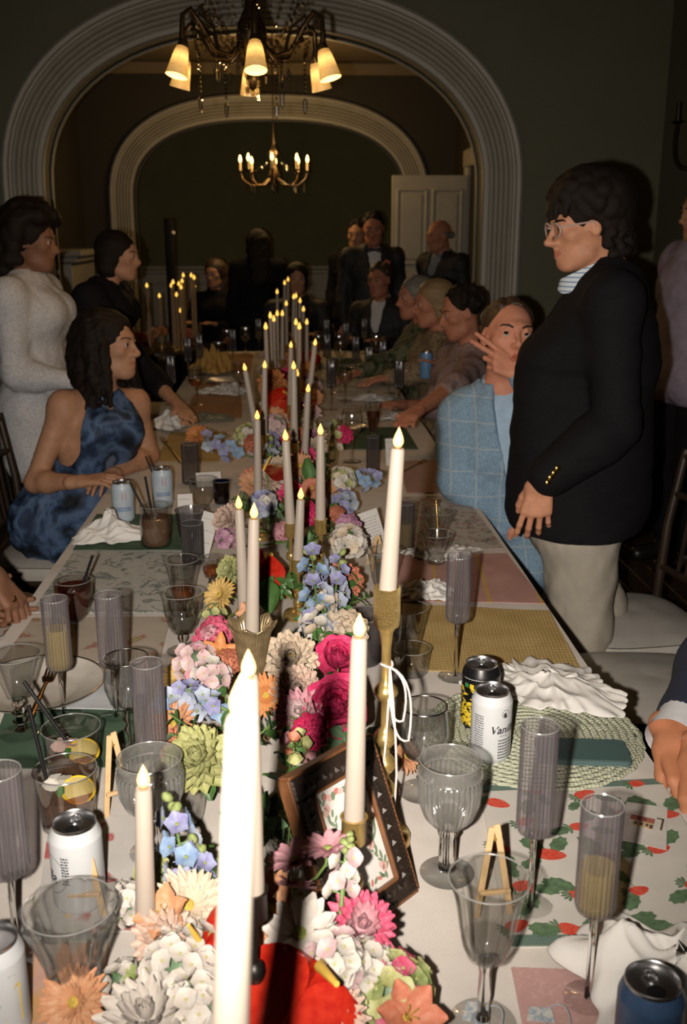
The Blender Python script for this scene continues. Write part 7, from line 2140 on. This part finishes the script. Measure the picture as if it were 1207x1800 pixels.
t = bloom('daisy', 240, 1715, .835, .014, 'green', 'green pink seed head bud before the left candle', (-.5, -.3, .8), eye=m_eyeg)
cluster('freesia', 'pale yellow freesia buds under the blue delphinium on the left', 268, 1530, .845, .018, 'lime', 14, .010)
# ---- around the bronze lily cup
bloom('dahlia', 352, 1335, .865, .050, 'lime', 'lime green dahlia at the left edge of the runner', (-.25, -.7, .75), leaf=2, eye=m_eyeg)
spike('delphinium', 'blue delphinium lying left across the lime dahlia', onz(408, 1245, .86), onz(285, 1232, .895), 'blue', .0195, 14, .020, start=.15, spur=True, bud=False, cols=['blue', 'blue', 'paleblue'])
spike('delphinium', 'pale violet delphinium above the lime dahlia', onz(400, 1250, .87), onz(318, 1208, .91), 'violet', .0165, 9, .016, start=.25, spur=True, bud=False, cols=['violet', 'paleblue'])
bloom('gerbera', 315, 1190, .86, .036, 'orange', 'orange peach gerbera at the left near the little easel', (-.7, -.5, .6), inner='yellow')
bloom('gerbera', 306, 1272, .86, .036, 'peach', 'peach gerbera tucked under the blue delphinium', (-.5, -.7, .5))
bloom('gerbera', 308, 1318, .845, .030, 'coral', 'coral gerbera left of the lime dahlia', (-.7, -.5, .5))
cluster('stock', 'pale pink stock above the blue delphinium', 345, 1168, .885, .034, 'palepink', 26, .014, cols=['palepink', 'pink', 'palepink'])
cluster('stock', 'white pink stock beside the lily cup', 372, 1192, .89, .028, 'white', 20, .013, cols=['white', 'palepink'])
bloom('carnation', 378, 1122, .885, .040, 'magenta', 'magenta pink carnation left of the lily cup', (-.4, -.6, .8), inner='pink')
bloom('lily', 385, 1150, .90, .034, 'orange', 'orange red lily in front of the magenta carnation', (.1, -.8, .6))
bloom('carnation', 400, 1165, .89, .026, 'coral', 'coral carnation touching the lily cup', (0, -.7, .7))
bloom('dahlia', 508, 1160, .90, .048, 'cream', 'cream peach dahlia right of the lily cup', (.1, -.75, .7), inner='yellow')
bloom('dahlia', 520, 1212, .88, .040, 'blush', 'blush dahlia below the cream peach dahlia', (.1, -.8, .5))
bloom('gerbera', 467, 1222, .87, .032, 'orange', 'orange gerbera in shade below the lily cup', (-.05, -.9, .45))
bloom('peony', 590, 1162, .885, .044, 'hot', 'hot pink ruffled peony right of the cream dahlia', (.2, -.7, .7))
bloom('peony', 585, 1245, .885, .056, 'hot', 'large hot pink dahlia like peony above the carved frame', (.1, -.75, .7))
bloom('mum', 528, 1255, .885, .040, 'pink', 'pink chrysanthemum left of the large hot pink peony', (-.2, -.75, .65), inner='palepink')
bloom('carnation', 545, 1288, .875, .030, 'hot', 'deep pink carnation under the pink chrysanthemum', (-.1, -.8, .5))
spike('snapdragon', 'green and pink snapdragon above the carved frame', onz(552, 1310, .84), onz(512, 1312, .90), 'lime', .0165, 12, .017, start=.1, bud=False, cols=['lime', 'pink', 'lime', 'coral'], nf=4, el=45)
bloom('gerbera', 712, 1330, .80, .026, 'peach', 'peach gerbera low behind the tall brass candlestick', (.5, -.5, .6))
spike('delphinium', 'tall sky blue delphinium in the middle of the runner', onz(560, 1150, .85), onz(545, 958, .985), 'blue', .0215, 24, .030, start=.15, spur=True, cols=['blue', 'paleblue', 'blue', 'violet'], leafn=3)
spike('delphinium', 'violet blue delphinium right of the tall sky blue one', onz(580, 1100, .86), onz(598, 975, .96), 'violet', .0195, 15, .024, start=.2, spur=True, cols=['violet', 'paleblue', 'violet'])
spike('stock', 'white stock along the stem of the tall blue delphinium', onz(548, 1150, .86), onz(578, 1050, .92), 'white', .016, 18, .022, start=.1, bud=False, nf=4, cols=['white', 'cream'])
spike('stock', 'cream white stock low beside the blue delphinium', onz(560, 1160, .84), onz(545, 1090, .89), 'white', .0165, 14, .024, start=.1, bud=False, nf=4)
bloom('carnation', 612, 1105, .875, .038, 'cream', 'cream carnation beside the hot pink peony', (.4, -.6, .7))
bloom('dahlia', 604, 1022, .875, .042, 'coral', 'orange pink dahlia right of the tall blue delphinium', (.5, -.7, .5), inner='orange')
cluster('freesia', 'white freesia right of the violet delphinium', 612, 952, .90, .036, 'white', 26, .017, cols=['white', 'cream'])
bloom('carnation', 612, 925, .915, .032, 'mauve', 'mauve carnation above the white freesia', (.3, -.6, .7))
cluster('hydrangea', 'cream green hydrangea beside the right brass cup candle', 600, 845, .915, .036, 'cream', 34, .014, cols=['cream', 'white', 'lime'])
anthurium('bright red anthurium behind the lily cup candle', 470, 985, .90, .062, 'red', (-.35, -.75, .55), 2.7, sd=(-.3, .2, .7))
anthurium('dark red anthurium lying flat behind the left candle pair', 470, 826, .955, .050, 'darkred', (.1, -.2, 1), .4, sd=(.1, .3, .8))
leaf_('broad green leaf below the bright red anthurium', 470, 1020, .88, .075, .026, (-.2, -.7, .7), 3.4)
leaf_('green leaf upright between the twin brass cup candles', 545, 850, .90, .075, .02, (.1, -.95, .3), .1)
leaf_('green leaf beside the white stock', 590, 1075, .87, .05, .02, (.3, -.7, .6), 4.2)
leaf_('green leaf under the cream carnation', 600, 1140, .86, .05, .02, (.3, -.6, .6), 5.0)
leaf_('green leaf above the mauve carnation', 590, 885, .90, .06, .02, (.3, -.8, .5), 2.6)
bloom('gerbera', 527, 818, .93, .038, 'peach', 'peach gerbera beside the left brass cup candle', (.1, -.8, .5))
bloom('gerbera', 548, 858, .90, .030, 'coral', 'coral gerbera between the twin brass cup candles', (-.1, -.8, .5))
bloom('gerbera', 582, 862, .895, .028, 'peach', 'small peach gerbera touching the right brass cup candle', (.2, -.8, .5))
bloom('carnation', 540, 905, .885, .036, 'hot', 'pinkish red carnation behind the low middle candle', (0, -.8, .6))
bloom('carnation', 590, 905, .88, .026, 'coral', 'coral carnation right of the right brass cup', (.2, -.8, .6))
bloom('carnation', 496, 935, .89, .026, 'pink', 'pink carnation beside the left brass cup', (-.2, -.8, .6))
bloom('dahlia', 402, 915, .90, .042, 'blush', 'pale blush dahlia left of the paired candles', (-.6, -.6, .55))
bloom('dahlia', 405, 1002, .885, .032, 'lime', 'small lime dahlia left of the paired candles', (-.6, -.6, .55))
bloom('gerbera', 386, 1046, .88, .034, 'yellow', 'yellow gerbera left of the red anthurium', (-.5, -.65, .6))
bloom('alstro', 438, 1082, .895, .028, 'peach', 'pale peach alstroemeria peeping above the lily cup', (-.4, -.6, .7))
cluster('freesia', 'pale blue and white freesia behind the paired candles', 462, 888, .905, .030, 'paleblue', 22, .017, cols=['paleblue', 'white', 'violet'])
cluster('stock', 'mauve stock at the left below the blush dahlia', 398, 948, .875, .022, 'mauve', 16, .013)
cluster('freesia', 'pale lime freesia spray left below the lime dahlia', 375, 1085, .845, .026, 'lime', 14, .010)
spike('delphinium', 'blue delphinium at the far left of the runner over the cobalt glass', onz(430, 800, .86), onz(362, 775, .925), 'blue', .026, 12, .030, start=.2, spur=True, bud=False, cols=['blue', 'paleblue', 'violet'])
spike('delphinium', 'blue delphinium hanging right above the printed menu card', onz(612, 850, .87), onz(665, 838, .90), 'violet', .024, 10, .026, start=.2, spur=True, bud=False, cols=['violet', 'blue', 'paleblue'])
spike('delphinium', 'blue delphinium between the dark anthurium and the freesia', onz(478, 870, .86), onz(478, 775, .93), 'paleblue', .024, 12, .028, start=.2, spur=True, cols=['paleblue', 'violet'])
cluster('freesia', 'pale yellow freesia to the left of the dark red anthurium', 432, 765, .91, .034, 'lime', 20, .016, cols=['cream', 'lime', 'white'])
bloom('carnation', 445, 780, .90, .034, 'coral', 'coral red carnation behind the dark red anthurium', (-.2, -.8, .6))
bloom('carnation', 603, 765, .92, .036, 'hot', 'hot pink carnation right of the twin brass cup candles', (.1, -.8, .6))
cluster('stock', 'pale pink stock behind the left brass cup candle', 480, 750, .92, .040, 'palepink', 26, .018, cols=['palepink', 'white', 'paleblue'])
spike('snapdragon', 'pale lime snapdragon standing right of the hot pink carnation', onz(590, 800, .86), onz(588, 740, .97), 'lime', .018, 14, .018, start=.1, nf=4, cols=['lime', 'cream'])
bloom('gerbera', 345, 765, .86, .04, 'orange', 'orange gerbera on the far left beside the rust mat', (-.3, -.6, .7))
anthurium('bright red anthurium far behind the tall centre candle', 505, 702, .95, .085, 'red', (-.2, -.8, .5), 2.2)
bloom('dahlia', 478, 672, .96, .06, 'orange', 'orange dahlia far behind the upright candle', (0, -.8, .5))
anthurium('far red anthurium to the left of the right leaning candle', 545, 622, .93, .07, 'red', (.2, -.8, .5), 2.9)
CW = dict(hot='hot pink', palepink='pale pink', coral='coral red')
# ---- distant runner flowers nothing tells apart
kinds = [('mum', 'blush'), ('carnation', 'hot'), ('gerbera', 'peach'), ('dahlia', 'cream'), ('carnation', 'coral'), ('mum', 'palepink'), ('dahlia', 'mauve'), ('gerbera', 'orange')]
for i in range(64):
    y = 2.75 + 4.2 * (i / 63) ** 1.15; k, c_ = kinds[i % 8]
    x = R.uniform(-.13, .13) - .02; z = TS + R.uniform(.07, .16)
    bloom(k, 0, 0, 0, R.uniform(.032, .045), c_, 'distant %s %s among the dim runner flowers toward the arch' % (CW.get(c_, c_), dict(mum='chrysanthemum').get(k, k)), None, 'distant %s %ss' % (CW.get(c_, c_), dict(mum='chrysanthemum').get(k, k)), hero=False, P=V((x, y, z)))
for i in range(22):
    y = 2.7 + 4.2 * i / 21; x = R.uniform(-.15, .14)
    cluster('hydrangea', 'distant %s rounded flower head among the dim runner flowers' % ('blue violet', 'white', 'lime green', 'pale pink')[i % 4], 0, 0, 0, R.uniform(.028, .038), 'blue', 16, .018, 'distant %s flower heads' % ('blue violet', 'white', 'lime green', 'pale pink')[i % 4], P=V((x, y, TS + R.uniform(.06, .13))), cols=[['violet', 'paleblue'], ['white', 'cream'], ['lime', 'green'], ['palepink', 'white']][i % 4])
# ---- leafy filler
def sprig(label, p, d, L, n, group, m=None):
    M = orient(V(p), d); t = thing('leafy_sprig', label, 'greenery', group=group, M=M)
    mb = MB(); pts = bez((0, 0, 0), (0, .15 * L, .5 * L), (0, .3 * L, L), 6); mb.tube(pts, .0014, 5); mb.build('stem', m_stem, t)
    def mk():
        vs, fs = petal(.032, .009, .3, -.2, nu=3, nv=2); q = MB(); q.add(vs, fs); return q.mesh('leaf', m or m_leaf)
    me = cached(('sprigleaf', m.name if m else ''), mk)
    for k in range(n):
        f = .15 + .85 * k / n; q = V((0, .3 * L * f * f, L * f))
        link_mesh('leaf', me, t, M=Matrix.Translation(q) @ Matrix.Rotation(k * 2.4, 4, 'Z') @ Matrix.Rotation(.5, 4, 'X') @ Matrix.Scale(1.2 - .5 * f, 4))
    add_stem(t, M, None, .0014)
    return t
for i in range(66):
    v = VASES[2 + i % 11]; a = R.uniform(0, 6.28); p = v + V((.02 * math.cos(a), .02 * math.sin(a), .07))
    sprig('dark green leafy sprig in the bud vase ' + VN[2 + i % 11], p, (math.cos(a) * .9, math.sin(a) * .9 - .2, .55), R.uniform(.06, .11), 8, 'leafy sprigs ' + VN[2 + i % 11], m_leaf if i % 3 else m_leaf2)
# ================================================================ CARVED PHOTO FRAME
BL, BRp = V((.045, 1.014, TS)), V((.151, 1.12, TS))
e = (BRp - BL).normalized(); back = V((-e.y, e.x, 0)); b_ = math.radians(23); upf = V((0, 0, math.cos(b_))) + back * math.sin(b_); nrm = e.cross(upf)
M = Matrix((e, upf, nrm)).transposed().to_4x4(); M.translation = (BL + BRp) / 2 + V((0, 0, .004))
W_, H_ = .152, .212; fw = .030
t = thing('photo_frame', 'dark carved wooden photo frame holding a floral print, leaning back', 'picture frame', M=M)
m_carv = mat('dark_carved_wood', (.020, .012, .008), .42, var=.35, scale=60, bump=.4, bscale=300); m_carv2 = mat('reddish_frame_wood', (.16, .065, .025), .42, var=.25, scale=50)
for nm, c, s_ in (('rail', (0, fw / 2, 0), (W_, fw, .016)), ('rail', (0, H_ - fw / 2, 0), (W_, fw, .016)), ('stile', (-W_ / 2 + fw / 2, H_ / 2, 0), (fw, H_ - 2 * fw, .016)), ('stile', (W_ / 2 - fw / 2, H_ / 2, 0), (fw, H_ - 2 * fw, .016))):
    mb = MB(); mb.box(c, s_, bev=.003); mb.build(nm, m_carv, t, smooth=False)
mb = MB()
for (cx_, cy_, sx, sy) in ((-W_ / 2 - .001, H_ / 2, .004, H_), (W_ / 2 + .001, H_ / 2, .004, H_), (0, -.001, W_, .004), (0, H_ + .001, W_, .004)): mb.box((cx_, cy_, -.005), (sx, sy, .022), bev=.001)
mb.build('outer_edge', m_carv2, t, smooth=False)
mb = MB()
for (cx_, cy_, sx, sy) in ((-W_ / 2 + fw, H_ / 2, .004, H_ - 2 * fw), (W_ / 2 - fw, H_ / 2, .004, H_ - 2 * fw), (0, fw, W_ - 2 * fw, .004), (0, H_ - fw, W_ - 2 * fw, .004)): mb.box((cx_, cy_, .005), (sx, sy, .008), bev=.001)
mb.build('inner_lip', m_carv2, t, smooth=False)
bead = MB().ball((0, 0, 0), (.0022, .0022, .0016), 6).mesh('bead', m_carv)
loz = MB().add([(-.0045, 0, 0), (0, -.0065, 0), (.0045, 0, 0), (0, .0065, 0), (0, 0, .004)], [(0, 1, 4), (1, 2, 4), (2, 3, 4), (3, 0, 4)]).mesh('carved_leaf', m_carv, smooth=False)
for (x0, y0, x1, y1) in ((-W_ / 2 + .005, .005, W_ / 2 - .005, .005), (-W_ / 2 + .005, H_ - .005, W_ / 2 - .005, H_ - .005), (-W_ / 2 + .005, .005, -W_ / 2 + .005, H_ - .005), (W_ / 2 - .005, .005, W_ / 2 - .005, H_ - .005)):
    n = int(math.hypot(x1 - x0, y1 - y0) / .0062)
    for k in range(n): link_mesh('bead', bead, t, M=Matrix.Translation((x0 + (x1 - x0) * k / n, y0 + (y1 - y0) * k / n, .0085)))
for (x0, y0, x1, y1, ro) in ((-W_ / 2 + .02, .018, W_ / 2 - .02, .018, .5), (-W_ / 2 + .02, H_ - .018, W_ / 2 - .02, H_ - .018, .5), (-W_ / 2 + .018, .03, -W_ / 2 + .018, H_ - .03, 1.0), (W_ / 2 - .018, .03, W_ / 2 - .018, H_ - .03, 1.0)):
    n = int(math.hypot(x1 - x0, y1 - y0) / .0105)
    for k in range(n + 1): link_mesh('carved_leaf', loz, t, M=Matrix.Translation((x0 + (x1 - x0) * k / n, y0 + (y1 - y0) * k / n, .008)) @ Matrix.Rotation(ro * (1 if k % 2 else -1), 4, 'Z'))
mb = MB(); mb.box((0, H_ / 2, .0005), (W_ - 2 * fw + .002, H_ - 2 * fw + .002, .002)); pp = mb.build('print', m_paper, t, smooth=False)
m_pr1 = mat('print_rose', (.50, .16, .15), .8); m_pr2 = mat('print_sage', (.16, .22, .13), .8); m_pr3 = mat('print_blush', (.60, .38, .34), .8)
mb = MB(); rs = random.Random(6)
def lf(cx_, cy_, L, W, a, mi):
    c, s_ = math.cos(a), math.sin(a)
    mb.add([(cx_ + x * c - y * s_, cy_ + x * s_ + y * c, .0018 + .0001 * mi) for x, y in [(L * math.cos(q), W * math.sin(q)) for q in [2 * math.pi * k / 10 for k in range(10)]]], [tuple(range(10))], mi)
for side in (-1, 1):
    for k in range(16):
        y = fw + .012 + (H_ - 2 * fw - .024) * k / 15; x = side * (.034 + .006 * math.sin(k))
        lf(x, y, .0062, .0024, 1.2 * side + rs.uniform(-.5, .5), 1); lf(x - side * .008, y + .003, .005, .002, -1.0 * side + rs.uniform(-.4, .4), 1)
        if k % 4 == 1:
            for j in range(3): lf(x - side * (.004 + .002 * j), y + .002 * j, .0065, .0042, 1.57 + (j - 1) * .5, 0 if j == 1 else 2)
for k in range(9):
    x = -.028 + .007 * k; lf(x, H_ - fw - .012 - .004 * abs(math.sin(k)), .0055, .0038, rs.uniform(0, 3), (0, 2, 1)[k % 3]); lf(x, fw + .012, .005, .0026, rs.uniform(0, 3), (1, 0)[k % 2])
mb.build('floral_print', [m_pr1, m_pr2, m_pr3], pp, smooth=False, kind='stuff')
mb = MB(); mb.box((0, .085, -.034), (.035, .17, .003), Matrix.Rotation(0, 4, 'X')); o = mb.build('easel_back', m_carv, t, smooth=False); o.matrix_local = Matrix.Translation((0, 0, .0)) @ Matrix.Rotation(-.28, 4, 'X')
# ================================================================ FAR LEFT CORNER: SIDE TABLE, POST, DRAPE
st = thing('side_table', 'small round candlelit side table beyond the first arch on the left', 'table', (-1.06, 7.7, 0))
mb = MB(); mb.lathe([(0, .72), (.40, .72), (.40, .74), (0, .745)], 40); mb.build('tabletop', m_darkwood, st)
mb = MB(); mb.lathe([(0, .0), (.22, 0), (.22, .02), (.04, .05), (.035, .70), (0, .72)], 20); mb.build('pedestal', m_darkwood, st)
for k, (px, py) in enumerate([(304, 497), (301, 503), (322, 485), (320, 495), (314, 500), (318, 506), (336, 485), (341, 489), (342, 504), (310, 519), (317, 547), (258, 503), (280, 521)]):
    a = ony(px, py, 7.45 + .045 * ((k * 5) % 11)); b = V((a.x, a.y, .745))
    c = thing('side_table_candle', 'small candle flame on the candlelit side table at the far left', 'candle', b, group='side table candles')
    h = a.z - .745
    mb = MB(); mb.tube([(0, 0, .02), (0, 0, h - .012)], [.010, .009], 10); mb.build('wax', mat('amber_wax', (.30, .20, .10), .5), c)
    mb = MB(); mb.lathe([(0, 0), (.03, 0), (.03, .008), (.012, .012), (.013, .03), (0, .03)], 12); mb.build('base', m_brass, c)
    mb = MB(); mb.lathe([(0, h - .012), (.010, h - .002), (.011, h + .004), (.005, h + .018), (0, h + .026)], 10); mb.build('flame', m_flame, c)
for k in range(14):
    a = R.uniform(0, 6.28); q = R.uniform(.05, .30)
    bloom(['mum', 'dahlia', 'carnation'][k % 3], 0, 0, 0, R.uniform(.045, .06), ['orange', 'coral', 'peach'][k % 3], 'dim amber bloom on the candlelit side table', (R.uniform(-.4, .4), -.5, .8), 'side table blooms', hero=False, stem=False, P=V((-1.06 + q * math.cos(a), 7.66 + q * math.sin(a) * .6, .79 + R.uniform(0, .10))))
p = ony(297, 400, 8.8)
t = thing('floor_post', 'slim dark upright post with a small pale tip at the far left', 'post', (p.x, p.y, 0))
mb = MB(); mb.lathe([(0, 0), (.14, 0), (.14, .015), (.03, .03), (0, .03)], 24); mb.build('base', m_iron, t)
mb = MB(); mb.box((0, 0, .86), (.075, .075, 1.68), bev=.01); mb.build('shaft', m_black_wool, t)
mb = MB(); mb.ball((.035, -.03, 1.58), .018, 10); mb.build('tip', m_paper, t)
napkin('amber cloth heaped at the far left side of the table', ony(372, 615, 6.1).to_2d().to_3d() + V((0, 0, TS + .002)), .12, .10, .20, 31, m=mat('amber_cloth', (.42, .24, .06), .8))
chair(-.92, 5.5, -E_, 'dark chair at the far left beyond the dark haired guest')
chair(-.90, 6.6, -E_ - .1, 'dark chair at the far left just beyond the first arch')
